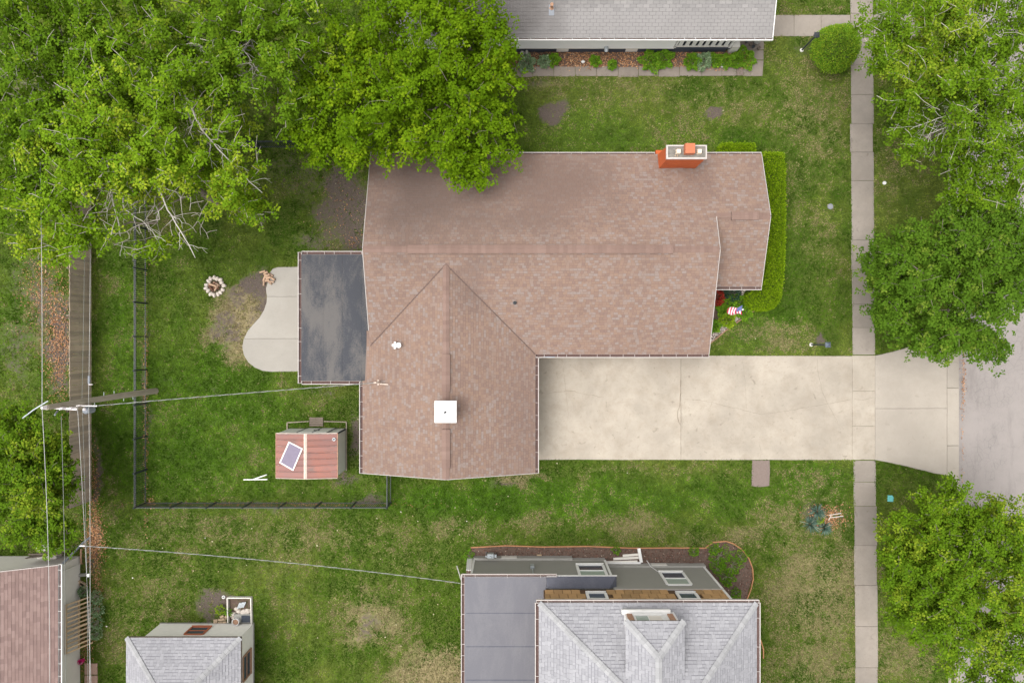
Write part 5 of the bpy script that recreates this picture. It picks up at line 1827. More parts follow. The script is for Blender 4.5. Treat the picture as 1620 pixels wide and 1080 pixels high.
# ------------------------------------------------------------------ lamp posts
def lamp_post(base, h, label, rot=0.0, glassy=True):
    L = empty('lamp_post', base, label, 'lamp post', 'garden lamp posts')
    b = Vector(base)
    MB().lathe(b, [(.10, 0), (.10, .05), (.06, .08)], 10).build('base', M['offwhite'], L)
    MB().lathe(b, [(.042, .05), (.042, h - .42), (.06, h - .40), (.06, h - .38)], 10).build('post', M['dark_metal'], L)
    m = MB()
    z0, z1 = h - .37, h - .12
    m.hexa([b + Vector((x * .05, y * .05, z0)) for x, y in ((-1, -1), (1, -1), (1, 1), (-1, 1))],
           [b + Vector((x * .10, y * .10, z1)) for x, y in ((-1, -1), (1, -1), (1, 1), (-1, 1))])
    m.build('lantern_glass', M['blueglass'], L)
    m = MB()
    for x, y in ((-1, -1), (1, -1), (1, 1), (-1, 1)):
        m.beam(b + Vector((x * .064, y * .064, z0)), b + Vector((x * .105, y * .105, z1)), .018, .018)
    m.build('lantern_cage', M['dark_metal'], L)
    m = MB()
    m.add([b + Vector((x * .135, y * .135, z1 + .005)) for x, y in ((-1, -1), (1, -1), (1, 1), (-1, 1))] + [b + Vector((x * .05, y * .05, h - .01)) for x, y in ((-1, -1), (1, -1), (1, 1), (-1, 1))],
          [(0, 1, 5, 4), (1, 2, 6, 5), (2, 3, 7, 6), (3, 0, 4, 7), (4, 5, 6, 7), (3, 2, 1, 0)])
    m.build('lantern_roof', M['dark_metal'] if not glassy else M['blueglass'], L)
    MB().lathe(b + Vector((0, 0, h - .012)), [(.03, 0), (.03, .03), (.01, .06)], 8).build('finial', M['dark_metal'], L)
    return L


lamp_post(pt(1268, 80), 1.95, 'black lamp post leaning in view towards the front path by the round shrub', glassy=False)
lamp_post(pt(1283, 545), 2.07, 'black lamp post with bluish lantern beside the driveway edge')

# ------------------------------------------------------------------ fire pit and firewood
fp = pt(340.5, 453)
pit = empty('fire_pit', fp, 'round fire pit ringed with pale stones on the back lawn', 'fire pit')
rg = random.Random(23)
for i in range(15):
    a = 2 * math.pi * i / 15 + rg.uniform(-.08, .08)
    r = .44 + rg.uniform(-.03, .05)
    MB().blob((fp.x + r * math.cos(a), fp.y + r * math.sin(a), .07), .115, i, 8, 5, .16, (1.15, .85, .75), a).build('stone', M['stone_pale'], pit)
MB().lathe((fp.x, fp.y, .0), [(.40, 0), (.40, .015), (.2, .03), (.02, .035)], 14).build('ash', M['soil'], pit)


def log(name, c, L, r, az, tilt, mat, label, group, seed):
    rg = random.Random(seed)
    c = Vector(c)
    d = Vector((math.cos(az) * math.cos(tilt), math.sin(az) * math.cos(tilt), math.sin(tilt)))
    s = d.cross(Vector((0, 0, 1))).normalized()
    u = s.cross(d)
    prof = [(math.cos(2 * math.pi * k / 6) * rg.uniform(.75, 1.1) * r, math.sin(2 * math.pi * k / 6) * rg.uniform(.65, 1.05) * r) for k in range(6)]
    vs = [c + d * e * L / 2 + s * x * (1 + .06 * e) + u * y for e in (-1, 1) for x, y in prof]
    o = MB().add(vs, [(k, (k + 1) % 6, 6 + (k + 1) % 6, 6 + k) for k in range(6)] + [(5, 4, 3, 2, 1, 0), (6, 7, 8, 9, 10, 11)]).build(name, mat, loc=c)
    return tag(o, label, 'log', group)


for i, (dx, dy, z, az, L) in enumerate(((-.12, .1, .10, .4, .42), (.12, .12, .11, -.5, .40), (0, -.1, .10, .1, .46), (.14, -.08, .19, 1.0, .40), (-.14, -.12, .18, 2.2, .36), (-.02, .05, .25, -.3, .42))):
    log('burnt_log', (fp.x + dx, fp.y + dy, z), L, .06, az, .06, M['log_dark'] if i % 2 == 0 else M['log'], 'half burnt log piled inside the ring of pale stones', 'logs in the fire pit', i)
rg = random.Random(41)
spots = [(421, 432, .5), (425, 437, .9), (430, 435, -.6), (433, 441, -.55), (419, 441, 1.2), (424, 444, .2), (428, 447, 2.4), (431, 446, -.2), (418, 448, 1.5), (426, 440, .4), (422, 436, -.3), (416, 430, .3)]
for i, (x, y, az) in enumerate(spots):
    q = pt(x, y)
    log('firewood_log', (q.x, q.y, .07 + .07 * (i % 2 if i < 11 else 0)), rg.uniform(.20, .30), rg.uniform(.055, .08), az, rg.uniform(-.15, .15), M['log'],
        'split firewood log heaped at the corner of the patio', 'firewood heap by the patio', 60 + i)

# ------------------------------------------------------------------ small things on the lawns
tp = empty('white_pipe', pt(405, 757), 'white plastic pipe frame lying on the grass left of the shed', 'pipe')
for a, b in (((386, 758), (424, 757.5)), ((403, 757), (423, 750))):
    A, Bq = pt(*a), pt(*b)
    MB().tube([(A.x, A.y, .06), (Bq.x, Bq.y, .08)], .032, 8).build('pipe_length', M['white'], tp)
A = pt(403, 757.5)
MB().tube([(A.x - .06, A.y, .062), (A.x + .09, A.y, .066)], .043, 8).build('tee_joint', M['white'], tp)


def lid(px, py, r, mat, label, cat, n=18, name='lid', z=.05):
    c = pt(px, py)
    o = MB().lathe((c.x, c.y, 0), [(r, 0), (r, z - .012), (r - .02, z), (r * .55, z), (r * .5, z - .008), (.02, z - .008)], n).build(name, M[mat] if isinstance(mat, str) else mat, loc=c)
    return tag(o, label, cat)


lid(1313, 327, .15, 'grey_lid', 'round grey iron lid set in the front lawn', 'lid', name='manhole_cover', z=.07)
c = pt(1408, 788)
o = MB().prism([(c.x - .16, c.y - .15), (c.x + .14, c.y - .17), (c.x + .17, c.y + .05), (c.x + .1, c.y + .17), (c.x - .14, c.y + .18)], 0, .07, .02).build('meter_cover', M['teal'], loc=c)
tag(o, 'turquoise meter cover in the verge by the sidewalk', 'cover')
c = pt(1398, 290)
o = MB().blob((c.x, c.y, .07), .10, 3, 10, 6, .04, (1, 1, .8)).build('verge_cap', M['white'], loc=c, smooth=True)  # plain white cap in the verge; no survey point known
tag(o, 'small white cap in the verge near the sidewalk', 'cap')
c = pt(1141.5, 105)
o = MB().blob((c.x, c.y, .12), .11, 3, 12, 8, .02).build('white_ball', M['white'], loc=c, smooth=True)
tag(o, 'white ball at the edge of the old path by the north house', 'ball')
st = empty('sticks', pt(1321, 812), 'two pale sticks lying beside the yucca plants', 'sticks')
for a, b in (((1311, 814), (1330, 811)), ((1312, 818), (1333, 815.5)), ((1310, 822), (1314, 815))):
    A, Bq = pt(*a), pt(*b)
    MB().tube([(A.x, A.y, .05), (Bq.x, Bq.y, .06)], .022, 6).build('stick', M['offwhite'], st)
# teal bin under the maple
c = pt(737, 120)
tb = empty('garden_bin', (c.x, c.y, 0), 'dark teal garden bin half hidden under the maple', 'bin')
MB().lathe((c.x, c.y, 0), [(.22, 0), (.28, .9), (.30, .92), (.30, .96), (.05, 1.02)], 12).build('bin_body', M['teal_dark'], tb)

# flag on a thin pole in the flower bed
fb = pt(1150, 493)
fl_ = empty('flag', fb, 'striped red and white flag with blue corner on a thin pole in the flower bed', 'flag')
MB().tube([(fb.x, fb.y, 0), (fb.x, fb.y, 2.45)], .016, 8).build('flag_pole', M['galv'], fl_)
MB().blob((fb.x, fb.y, 2.48), .045, 1, 8, 5, .02).build('pole_knob', M['white'], fl_)
m = MB()
nu, nv = 9, 11
def flag_pt(i, j):
    t, q = i / nu, j / nv              # t: along the stripes' order, q: away from the pole
    x = fb.x - .10 * q - .50 * q * (1 - .25 * t) + .02
    y = fb.y - .04 + (t - .5) * .42 * (1 - .35 * q) + .05 * math.sin(q * 7 + t * 2)
    z = 2.36 - .55 * q - .12 * math.sin(t * 3.1) - .05 * math.cos(q * 9 + t * 4)
    return (x, y, z)
for i in range(nu):
    for j in range(nv):
        m.mi = 2 if j < 4 and i >= 3 else (0 if j % 2 == 0 else 1)
        m.add([flag_pt(i, j), flag_pt(i, j + 1), flag_pt(i + 1, j + 1), flag_pt(i + 1, j)], [(0, 1, 2, 3)])
m.build('flag_cloth', [M['flag_red'], M['flag_white'], M['flag_blue']], fl_)
# bed edging: dark timber in front, orange strip at the grey house
eg = empty('bed_edging', pt(1160, 515), 'dark metal edging along the triangular flower bed', 'edging')
P = [pt(a, b) for a, b in ((1122, 544), (1150, 521), (1178, 501), (1197, 489))]
for a, b in zip(P[:-1], P[1:]):
    MB().beam((a.x, a.y, .04), (b.x, b.y, .04), .05, .09).build('edging_strip', M['rust'], eg)
eg2 = empty('bed_edging', pt(960, 864), 'orange plastic edging round the mulch bed of the two-storey house', 'edging')
P = [pt(a, b) for a, b in ((745, 865), (800, 862), (860, 864), (930, 863), (1000, 866), (1060, 865.5), (1115, 866), (1127, 857), (1148, 855), (1160, 859), (1173, 868), (1184, 882), (1190, 898), (1191, 915), (1187, 932), (1181, 947))]
for a, b in zip(P[:-1], P[1:]):
    MB().beam((a.x, a.y, .045), (b.x, b.y, .045), .05, .09).build('edging_strip', M['orange_edging'], eg2)
P = [pt(a, b) for a, b in ((1197, 1002), (1203, 1012), (1207, 1025), (1207, 1040))]
eg3 = empty('bed_edging', pt(1203, 1020), 'short curved orange edging at the right side of the two-storey house', 'edging')
for a, b in zip(P[:-1], P[1:]):
    MB().beam((a.x, a.y, .045), (b.x, b.y, .045), .05, .09).build('edging_strip', M['orange_edging'], eg3)

# things round the grey-sided house
A, Bq = pt(1010, 866), pt(1014, 888)
tag(MB().beam((A.x, A.y, .09), (Bq.x, Bq.y, .11), .16, .06).build('downspout_length', M['white'], loc=(A + Bq) / 2), 'white downspout length lying across the mulch bed', 'downspout')
A, Bq = pt(912, 891), pt(1013, 889.5)
tag(MB().beam((A.x, A.y, .10), (Bq.x, Bq.y, .10), .15, .07).build('white_trough', M['white'], loc=(A + Bq) / 2), 'long white trough on the ground under the tall window', 'trough')
rg = random.Random(5)
wp = empty('white_boards', pt(741, 898), 'white boards stood against the corner of the two-storey house', 'boards')
for i in range(5):
    x = -2.32 + i * .085
    MB().beam((x, B + .02 + rg.uniform(-.04, .05), .02), (x + .05, B - .12, 1.5 + rg.uniform(-.1, .12)), .075, .03).build('board', M['white'], wp)
lp = empty('leaning_pole', pt(724, 897), 'white pole leaning at the left corner of the two-storey house', 'pole')
A, Bq = pt(723, 895, .1), pt(732, 924, 1.6)
MB().tube([A, Bq], .035, 6).build('pole_length', M['offwhite'], lp)
for i, (x0, x1, yy) in enumerate(((985, 1010, 876), (970, 1010, 881), (930, 1008, 887))):
    A, Bq = pt(x0, yy + 2), pt(x1, yy)
    tag(MB().beam((A.x, A.y, .05 + i * .004), (Bq.x, Bq.y, .05 + i * .004), .12, .04).build('board', M['stucco'], loc=(A + Bq) / 2),
        ['short grey board lying in the mulch, nearest the orange edging', 'middle grey board lying in the mulch', 'longest grey board in the mulch, beside the white trough'][i], 'board', 'boards in the mulch bed')
A = pt(853, 878)
bk = empty('wood_blocks', A, 'two small wooden blocks in the mulch below the meter box', 'blocks')
for q in (0, 1):
    MB().box(A.x - .13, A.x + .13, A.y - .075 + q * .085, A.y - .015 + q * .085, 0, .09).build('block', M['new_wood'], bk)
A, Bq = pt(1023, 886, .2), pt(1038, 903, 1.2)
cord = MB().tube([A, pt(1030, 896, .5), (7.45, MWY + .04, 1.15)], .014, 6)
tag(cord.build('hanging_cable', M['white'], loc=A), 'thin white cord hanging from the sill of the right hand window', 'cord')
# stepped object at the right edge of the house
A = pt(1207, 1076)
ac = empty('wall_box', (A.x, A.y, 0), 'dark box with white rim at the right side of the two-storey house', 'box')
MB().box(10.1, 13.3 - .25, -18.2, -17.85, 0, .5).build('box_body', M['transformer'], ac)
MB().box(10.08, 13.07, -17.845, -17.80, .45, .52).build('box_rim', M['white'], ac)

# things round the garage (lower left)
cf = empty('cold_frame', pt(382, 963), 'thin pale frame enclosing bricks and rubble behind the garage', 'frame')
for a, b in (((362, 943), (399, 943)), ((362, 943), (363, 982)), ((399, 943), (400, 984))):
    A, Bq = pt(*a), pt(*b)
    MB().beam((A.x, A.y, .12), (Bq.x, Bq.y, .12), .05, .22).build('frame_board', M['stucco'], cf)
bed('garden_soil', [tuple(p) for p in px_poly((364, 945), (398, 945), (398, 983), (364, 983))], .03)
c = pt(377, 979)
pot = empty('planter', c, 'round white planter pot holding earth behind the garage', 'planter')
MB().lathe((c.x, c.y, 0), [(.13, 0), (.19, .36), (.195, .40), (.165, .40), (.15, .32)], 16).build('pot', M['white'], pot)
MB().lathe((c.x, c.y, .33), [(.155, 0), (.12, .01), (.02, .015)], 14).build('earth', M['rust'], pot)
rg = random.Random(12)
k = 0
for (x, y, az) in ((342, 984, 0), (349, 984, .1), (356, 983, 0), (342, 980, .1), (349, 979, -.1), (355, 978, .1), (352, 974, .4), (358, 975, 1.2)):
    c = pt(x, y)
    d = Vector((math.cos(az), math.sin(az), 0))
    tag(MB().beam(c - d * .10 + Vector((0, 0, .06)), c + d * .10 + Vector((0, 0, .06)), .115, .075).build('loose_brick', M['tan_brick'], loc=c), 'loose tan brick on the ground behind the garage', 'brick', 'bricks by the garage')
for i, (x, y, r) in enumerate(((369, 971, .17), (378, 966, .14), (386, 967, .20), (392, 966, .19), (374, 962, .12), (370, 976, .12))):
    c = pt(x, y)
    tag(MB().blob((c.x, c.y, .06), r, i, 8, 5, .2, (1, .8, .45)).build('rubble_stone', M['stone_pale'], loc=c), 'pale rubble stone inside the thin frame behind the garage', 'stone', 'rubble behind the garage')
c = pt(382, 956)
gb = empty('vent_grille', c, 'grey slatted metal grille lying tilted in the framed plot', 'grille')
for i in range(5):
    A = Vector((c.x - .16 + i * .075, c.y - .14 + i * .012, .14))
    MB().beam(A, A + Vector((.14, .30, .02)), .05, .02).build('slat', M['galv'], gb)
c = pt(350, 936.5) 
A = pt(388, 987)
bp = empty('hatch', A, 'grey hatch with black panel at the corner of the garage', 'hatch')
MB().box(-14.6, -13.66, -14.76, -14.30, 0, .16).build('hatch_frame', M['foundation'], bp)
MB().box(-14.2, -13.75, -14.72, -14.36, .161, .19).build('hatch_panel', M['navy'], bp)
c = pt(354, 943.5)
o = MB().lathe((c.x, c.y, 0), [(.085, 0), (.085, .05), (.05, .05), (.05, .0)], 12).build('white_ring', M['white'], loc=c)
tag(o, 'small white ring on the dark soil behind the garage', 'ring')

# leaning slatted panel and clutter by the stucco wall
sp = empty('slatted_panel', (-22.4, -14.6, 0), 'fresh lumber slatted panel leaning on the stucco wall', 'panel')
ytop, ybot = -13.40, -15.85
topx, toph, botx = -22.70, 1.27, -22.08
MB().beam((topx + .0, ytop + .04, toph), (topx + .0, ybot - .04, toph), .09, .06).build('rail', M['new_wood'], sp)
MB().beam((-22.42, ytop, .68), (-22.42, ybot, .68), .07, .04).build('rail', M['new_wood'], sp)
n = 12
for i in range(n):
    y = ytop + (ybot - ytop) * i / (n - 1)
    MB().beam((topx + .05, y, toph - .03), (botx, y + .02, .04), .075 if i != 6 else .11, .035, up=(1, 0, .5)).build('slat', M['new_wood'], sp)
c = pt(132, 1043)
pk_ = empty('bucket', c, 'magenta plastic bucket on the leaf litter by the stucco wall', 'bucket')
MB().lathe((c.x, c.y, 0), [(.10, 0), (.13, .24), (.145, .25), (.145, .28), (.115, .28), (.09, .05)], 14).build('pail', M['pink'], pk_)
MB().tube([(c.x - .12, c.y, .27), (c.x, c.y - .13, .31), (c.x + .12, c.y, .27)], .012, 6).build('bail', M['galv'], pk_)
for i, (x, y) in enumerate(((147, 1057), (147, 1076), (147, 1096))):
    c = pt(x, y)
    tag(MB().prism([(c.x - .42, c.y - .29), (c.x + .26, c.y - .29), (c.x + .26, c.y + .29), (c.x - .42, c.y + .29)], 0, .05, .012).build('paver', M['paver'], loc=c),
        ['reddish paving slab below the magenta bucket, uppermost of its row', 'middle reddish paving slab at the bottom left edge', 'lowest reddish paving slab at the bottom left edge'][i], 'paver', 'pavers by the stucco wall')
for i, (x, y, az) in enumerate(((131, 921, -.5), (134, 925, -.6), (133, 908, .1))):
    c = pt(x, y)
    d = Vector((math.cos(az), math.sin(az), 0))
    tag(MB().beam(c - d * .2 + Vector((0, 0, .08)), c + d * .2 + Vector((0, 0, .08)), .15, .12).build('stone_block', M['tan_brick'] if i < 2 else M['foundation'], loc=c),
        ['upper of two reddish stone blocks by the stucco wall', 'lower of two reddish stone blocks by the stucco wall', 'grey stone block by the stucco wall'][i], 'stone')
tag(MB().tube([pt(128, 868, .15), pt(128, 892, .15)], .045, 6).build('rusty_pipe', M['rust'], loc=pt(128, 880, .1)), 'rusty pipe lying beside the stucco wall', 'pipe')
A, Bq = pt(100, 862, 2.35), pt(137, 848, .4)
tag(MB().tube([(-22.6, -11.25, 1.9), (-22.35, -10.5, .5), (-22.2, -10.3, .1)], .055, 8).build('green_downspout', M['teal_dark'] if False else M['transformer'], loc=(-22.4, -10.7, .1)), 'grey green pipe slanting from the stucco wall to the ground', 'pipe')
# north bed ornaments
c = pt(833, 89)
sta = empty('garden_statue', c, 'grey garden statue on a plinth by the north wall', 'statue')
MB().box(c.x - .13, c.x + .13, c.y - .12, c.y + .12, 0, .18).build('plinth', M['foundation'], sta)
MB().lathe((c.x, c.y, .18), [(.11, 0), (.10, .12), (.07, .22), (.09, .30), (.05, .38), (.065, .45), (.02, .52)], 10).build('figure', M['foundation'], sta)
c = pt(826, 86)
tag(MB().blob((c.x, c.y, .14), .13, 4, 8, 6, .15, (1, 1, 1.2)).build('pale_stone', M['stucco'], loc=c), 'pale upright stone beside the grey statue', 'stone')
c = pt(922, 99)
tag(MB().blob((c.x, c.y, .08), .10, 5, 8, 5, .2, (1, .8, .6)).build('white_stone', M['white'], loc=c), 'white stone among the fallen leaves by the old path', 'stone')
c = pt(1196, 67)
cp = empty('chiminea', c, 'round dark mouthed clay pot on the slab by the porch', 'pot')
MB().lathe((c.x, c.y, 0), [(.12, 0), (.18, .15), (.14, .45), (.10, .55), (.115, .62), (.08, .62), (.07, .45)], 14).build('pot', M['foundation'], cp)
MB().prism(px_poly((1160, 82), (1208, 79), (1208, 62), (1160, 62)), 0, .05, .012).build('porch_slab', M['oldwalk'])['kind'] = 'structure'
for i, (x, y) in enumerate(((1186, 72), (1190, 76), (1199, 78), (1180, 68))):
    c = pt(x, y)
    tag(MB().lathe((c.x, c.y, .05), [(.06, 0), (.085, .14), (.09, .16), (.065, .16), (.06, .1)], 10).build('flower_pot', M['dark_metal'] if i % 2 else M['grey_wood'], loc=(c.x, c.y, .05)),
        ['dark pot left of the clay pot on the porch slab', 'brown pot at the front of the porch slab', 'small pot at the right edge of the porch slab', 'pot nearest the stair wall on the porch slab'][i], 'pot')

# ------------------------------------------------------------------ vegetation
def leaves_from(C, N, L, W, rs, fold=0.18):
    """Leaf quads: base points C (n,3), direction N (n,3) unit, length L, width W."""
    n = len(C)
    up = np.tile(np.array([0, 0, 1.0]), (n, 1)) + rs.normal(0, 0.35, (n, 3))
    s = np.cross(N, up)
    s /= np.linalg.norm(s, axis=1)[:, None] + 1e-9
    u = np.cross(s, N)
    mid = C + N * (L * 0.45)[:, None] + u * (L * fold)[:, None]
    V = np.stack([C, mid - s * (W / 2)[:, None], C + N * L[:, None], mid + s * (W / 2)[:, None]], 1)
    return V.reshape(-1, 3)


def rosettes(P, rs, k=9, size=0.15, droop=(-0.5, 0.2), wr=0.68, spread=0.04):
    """A whorl of k leaves round each point."""
    n = len(P)
    az = (np.arange(k)[None, :] * (2 * math.pi / k) * 1.0 + rs.uniform(0, 6.3, (n, 1)) + rs.uniform(-.35, .35, (n, k))).ravel()
    el = rs.uniform(droop[0], droop[1], n * k)
    d = np.stack([np.cos(az) * np.cos(el), np.sin(az) * np.cos(el), np.sin(el)], 1)
    C = np.repeat(P, k, 0) + d * spread + rs.normal(0, spread * .6, (n * k, 3))
    L = size * rs.uniform(0.6, 1.25, n * k)
    V = leaves_from(C, d, L, L * wr, rs)
    return V, n * k


def make_tree(name, label, cat, base, lobes, n_tips, leaf, seed, trunk_r=0.2, leaf_size=0.15, per_tip=6, k=8, bark='bark', bare=None, young=0.15, group=None,
              fork=0.35, twig_bare=0.0, clump=0.42, top_bias=0.0, rmin=0.009, tone=(0, 1), spray=0):
    rs = np.random.RandomState(seed)
    base = np.array([base[0], base[1], 0.0])
    # tips inside the crown lobes, crowding towards the outside
    tips = []
    vol = np.array([l[3] * l[4] * l[5] for l in lobes]) ** (2 / 3)
    cnt = np.maximum(4, (vol / vol.sum() * n_tips).astype(int))
    for l, c in zip(lobes, cnt):
        g = rs.normal(0, 1, (c * 3, 3))
        g /= np.linalg.norm(g, axis=1)[:, None]
        r = rs.rand(c * 3) ** 0.38
        q = g * r[:, None]
        q = q[(q[:, 2] > -0.55) | (rs.rand(len(q)) < 0.25)][:c]
        tips.append(q * np.array(l[3:6]) + np.array(l[:3]))
    tips = np.concatenate(tips)
    ctr = np.average(np.array([l[:3] for l in lobes]), axis=0, weights=vol)
    topz = max(l[2] + l[5] * 0.55 for l in lobes)
    # trunk
    nodes, par = [base.copy()], [-1]
    zf = fork * topz
    nt = max(4, int(topz / 0.45))
    for i in range(1, nt + 1):
        t = i / nt
        z = topz * t
        lean = max(0.0, (z - zf * .6) / (topz - zf * .6)) ** 1.2
        p = base * (1 - lean) + np.array([ctr[0], ctr[1], 0]) * lean
        p[2] = z
        p[:2] += rs.normal(0, 0.05, 2)
        nodes.append(p)
        par.append(i - 1)
    first_trunk = len(nodes)
    nodes_a = np.zeros((n_tips * 14 + 400, 3))
    nodes_a[:len(nodes)] = nodes
    plen = np.zeros(len(nodes_a))
    par_a = -np.ones(len(nodes_a), dtype=int)
    par_a[:len(nodes)] = par
    for i in range(1, len(nodes)):
        plen[i] = plen[par[i]] + np.linalg.norm(nodes_a[i] - nodes_a[par[i]])
    cntn = len(nodes)
    zmask_from = int(nt * fork)
    order = np.argsort(np.linalg.norm((tips - ctr) / 1.0, axis=1) + rs.rand(len(tips)) * 0.8)
    tip_nodes = []
    for ti in order:
        tip = tips[ti]
        d = np.linalg.norm(nodes_a[:cntn] - tip, axis=1)
        cost = d + 0.18 * plen[:cntn] + np.maximum(0, nodes_a[:cntn, 2] - tip[2] + 0.2) * 0.8
        cost[:zmask_from] += 50
        j = int(np.argmin(cost))
        a = nodes_a[j]
        L = d[j]
        ns = int(min(12, max(2, L / 0.40)))
        out = tip - a
        ctrl = a + out * 0.5 + np.array([0, 0, 0.16 * L]) + rs.normal(0, 0.07 * L, 3)
        prev = j
        for s in range(1, ns + 1):
            t = s / ns
            p = a * (1 - t) ** 2 + ctrl * 2 * t * (1 - t) + tip * t * t
            if s < ns:
                p = p + rs.normal(0, 0.03, 3)
            nodes_a[cntn] = p
            par_a[cntn] = prev
            plen[cntn] = plen[prev] + L / ns
            prev = cntn
            cntn += 1
        tip_nodes.append(prev)
    load = np.zeros(cntn)
    load[tip_nodes] = 1
    for i in range(cntn - 1, 0, -1):
        load[par_a[i]] += load[i]
    rad = np.maximum(rmin, trunk_r * (load / load[0]) ** 0.52)
    rad[0] *= 1.35
    root = empty(name, (base[0], base[1], 0), label, cat, group)

    def segs(idx, sides, nm):
        if not len(idx):
            return
        A, Bn = nodes_a[par_a[idx]], nodes_a[idx]
        ra, rb = np.minimum(rad[par_a[idx]], rad[idx] * 1.6), rad[idx]
        d = Bn - A
        d /= np.linalg.norm(d, axis=1)[:, None] + 1e-9
        ref = np.tile(np.array([0.31, 0.87, 0.38]), (len(idx), 1))
        s = np.cross(d, ref)
        s /= np.linalg.norm(s, axis=1)[:, None] + 1e-9
        t = np.cross(d, s)
        rings = []
        for (C, r) in ((A - d * 0.01, ra), (Bn + d * 0.01, rb)):
            for q in range(sides):
                an = 2 * math.pi * q / sides
                rings.append(C + (s * math.cos(an) + t * math.sin(an)) * r[:, None])
        V = np.stack(rings, 1).reshape(-1, 3)
        n = len(idx)
        o = np.arange(n)[:, None] * (2 * sides)
        F = np.concatenate([np.stack([o[:, 0] + q, o[:, 0] + (q + 1) % sides, o[:, 0] + sides + (q + 1) % sides, o[:, 0] + sides + q], 1) for q in range(sides)])
        return np_mesh(nm, V, F, M['bark'] if nm == 'trunk' else M[bark], parent=root, smooth=True)

    idx = np.arange(1, cntn)
    big = (idx < first_trunk) | (rad[idx] > 0.03)
    segs(idx[big], 8, 'trunk')
    ob = segs(idx[~big], 3, 'twigs')
    if ob is not None:
        ob['kind'] = 'stuff'
    # leaves in whorls round the last stretch of every twig
    tn = np.array(tip_nodes)
    tp = nodes_a[tn]
    keep = np.ones(len(tn), dtype=bool)
    if bare is not None:
        keep &= rs.rand(len(tn)) > bare(tp)
    tn, tp = tn[keep], tp[keep]
    prev1, prev2 = nodes_a[par_a[tn]], nodes_a[par_a[par_a[tn]]]
    if spray:
        anc = [tn]
        for _ in range(spray):
            anc.append(np.maximum(par_a[anc[-1]], 0))
        ch = nodes_a[np.stack(anc, 1)]
        w = rs.rand(len(tn), per_tip) ** 1.25 * (spray - 1e-3)
        i0 = np.floor(w).astype(int)
        fr = (w - i0)[..., None]
        ar = np.arange(len(tn))[:, None]
        ctrs = ch[ar, i0] * (1 - fr) + ch[ar, i0 + 1] * fr
    t = rs.rand(len(tn), per_tip, 1)
    ctrs = ctrs if spray else np.where(t < 0.5, tp[:, None] * (1 - t * 1.4) + prev1[:, None] * (t * 1.4), prev1[:, None] * (1 - (t - .5) * 1.4) + prev2[:, None] * ((t - .5) * 1.4))
    ctrs = ctrs + rs.normal(0, 1, ctrs.shape) * np.array([clump, clump, clump * 0.45]) * rs.uniform(.5, 1.1, (len(tn), 1, 1))
    C = ctrs.reshape(-1, 3)
    V, n = rosettes(C, rs, k, leaf_size)
    tint = np.ones((n, 4))
    tip_tone = np.repeat(np.repeat(rs.rand(len(tn)), per_tip), k)
    ros_tone = np.repeat(rs.rand(len(C)), k)
    tint[:, 0] = np.clip(tone[0] + (tone[1] - tone[0]) * (0.40 * tip_tone + 0.30 * ros_tone + 0.30 * rs.rand(n)), 0, 1)
    yfield = np.repeat(np.repeat((vnoise(tp[:, 0], tp[:, 1], 1.3, seed) > (1 - young * 1.6)), per_tip), k)
    tint[:, 1] = np.where(yfield & (ros_tone > 0.35), rs.uniform(0.15, 0.85, n), np.where(ros_tone > 0.93, 0.4, 0.0))
    np_mesh('crown', V, np.arange(n * 4).reshape(-1, 4), M['leaf_' + leaf], parent=root, tint=np.repeat(tint, 4, 0), kind='stuff')
    return root


def gpx(p):
    s = PXM * CAM_H / (CAM_H - p[:, 2])
    return p[:, 0] * s + 810, 540 - p[:, 1] * s


def bare_zone(zones, default=0.04):
    """Bare twigs where the real crown is thin (zones in photo pixels: cx, cy, rx, ry, amount)."""
    def f(p):
        X, Y = gpx(p)
        r = np.full(len(p), default)
        for (cx, cy, rx, ry, k) in zones:
            d = np.sqrt(((X - cx) / rx) ** 2 + ((Y - cy) / ry) ** 2)
            r = np.maximum(r, k * np.clip(1.6 - 1.2 * d, 0, 1))
        return r
    return f


def lobe(px, py, h, rx, ry, rz):
    c = pt(px, py, h)
    return (c.x, c.y, h, rx, ry, rz)


make_tree('maple_tree', 'spreading bright green maple overhanging the brown roof', 'tree', (-4.6, 11.6),
          [lobe(640, 120, 6.2, 4.9, 4.0, 2.5), lobe(560, 180, 5.3, 3.3, 2.6, 1.9), lobe(735, 205, 5.0, 2.6, 2.6, 1.5), lobe(690, 30, 6.4, 3.4, 3.4, 2.2), lobe(780, 100, 5.0, 1.4, 2.4, 1.5), lobe(515, 235, 4.6, 1.6, 1.1, 1.2), lobe(755, 262, 4.6, 1.7, 1.1, .8)],
          660, 'maple', 101, trunk_r=.20, leaf_size=.14, per_tip=11, k=8, clump=.31, young=.12)
TREE_A = make_tree('silver_maple_tree', 'tall yellow green tree with pale bare limbs over the fences', 'tree', (-13.2, 6.4),
          [lobe(215, 200, 8.4, 4.2, 3.6, 2.6), lobe(120, 290, 8.6, 3.2, 2.9, 2.0), lobe(330, 250, 7.2, 2.6, 2.6, 2.0), lobe(240, 360, 6.4, 2.9, 1.5, 1.4), lobe(90, 388, 8.0, 1.9, 1.0, 1.3), lobe(395, 330, 5.6, 1.1, 1.3, .9)],
          740, 'yellow', 202, trunk_r=.17, leaf_size=.125, per_tip=12, k=7, bark='bark_pale', clump=.19, spray=4, young=.24, rmin=.012,
          bare=bare_zone([(215, 350, 90, 50, 1.0), (290, 345, 60, 55, 1.0), (165, 335, 45, 50, 1.0), (300, 380, 30, 30, .8), (395, 215, 45, 70, .6), (370, 110, 40, 50, .5), (330, 190, 50, 45, .6)]))
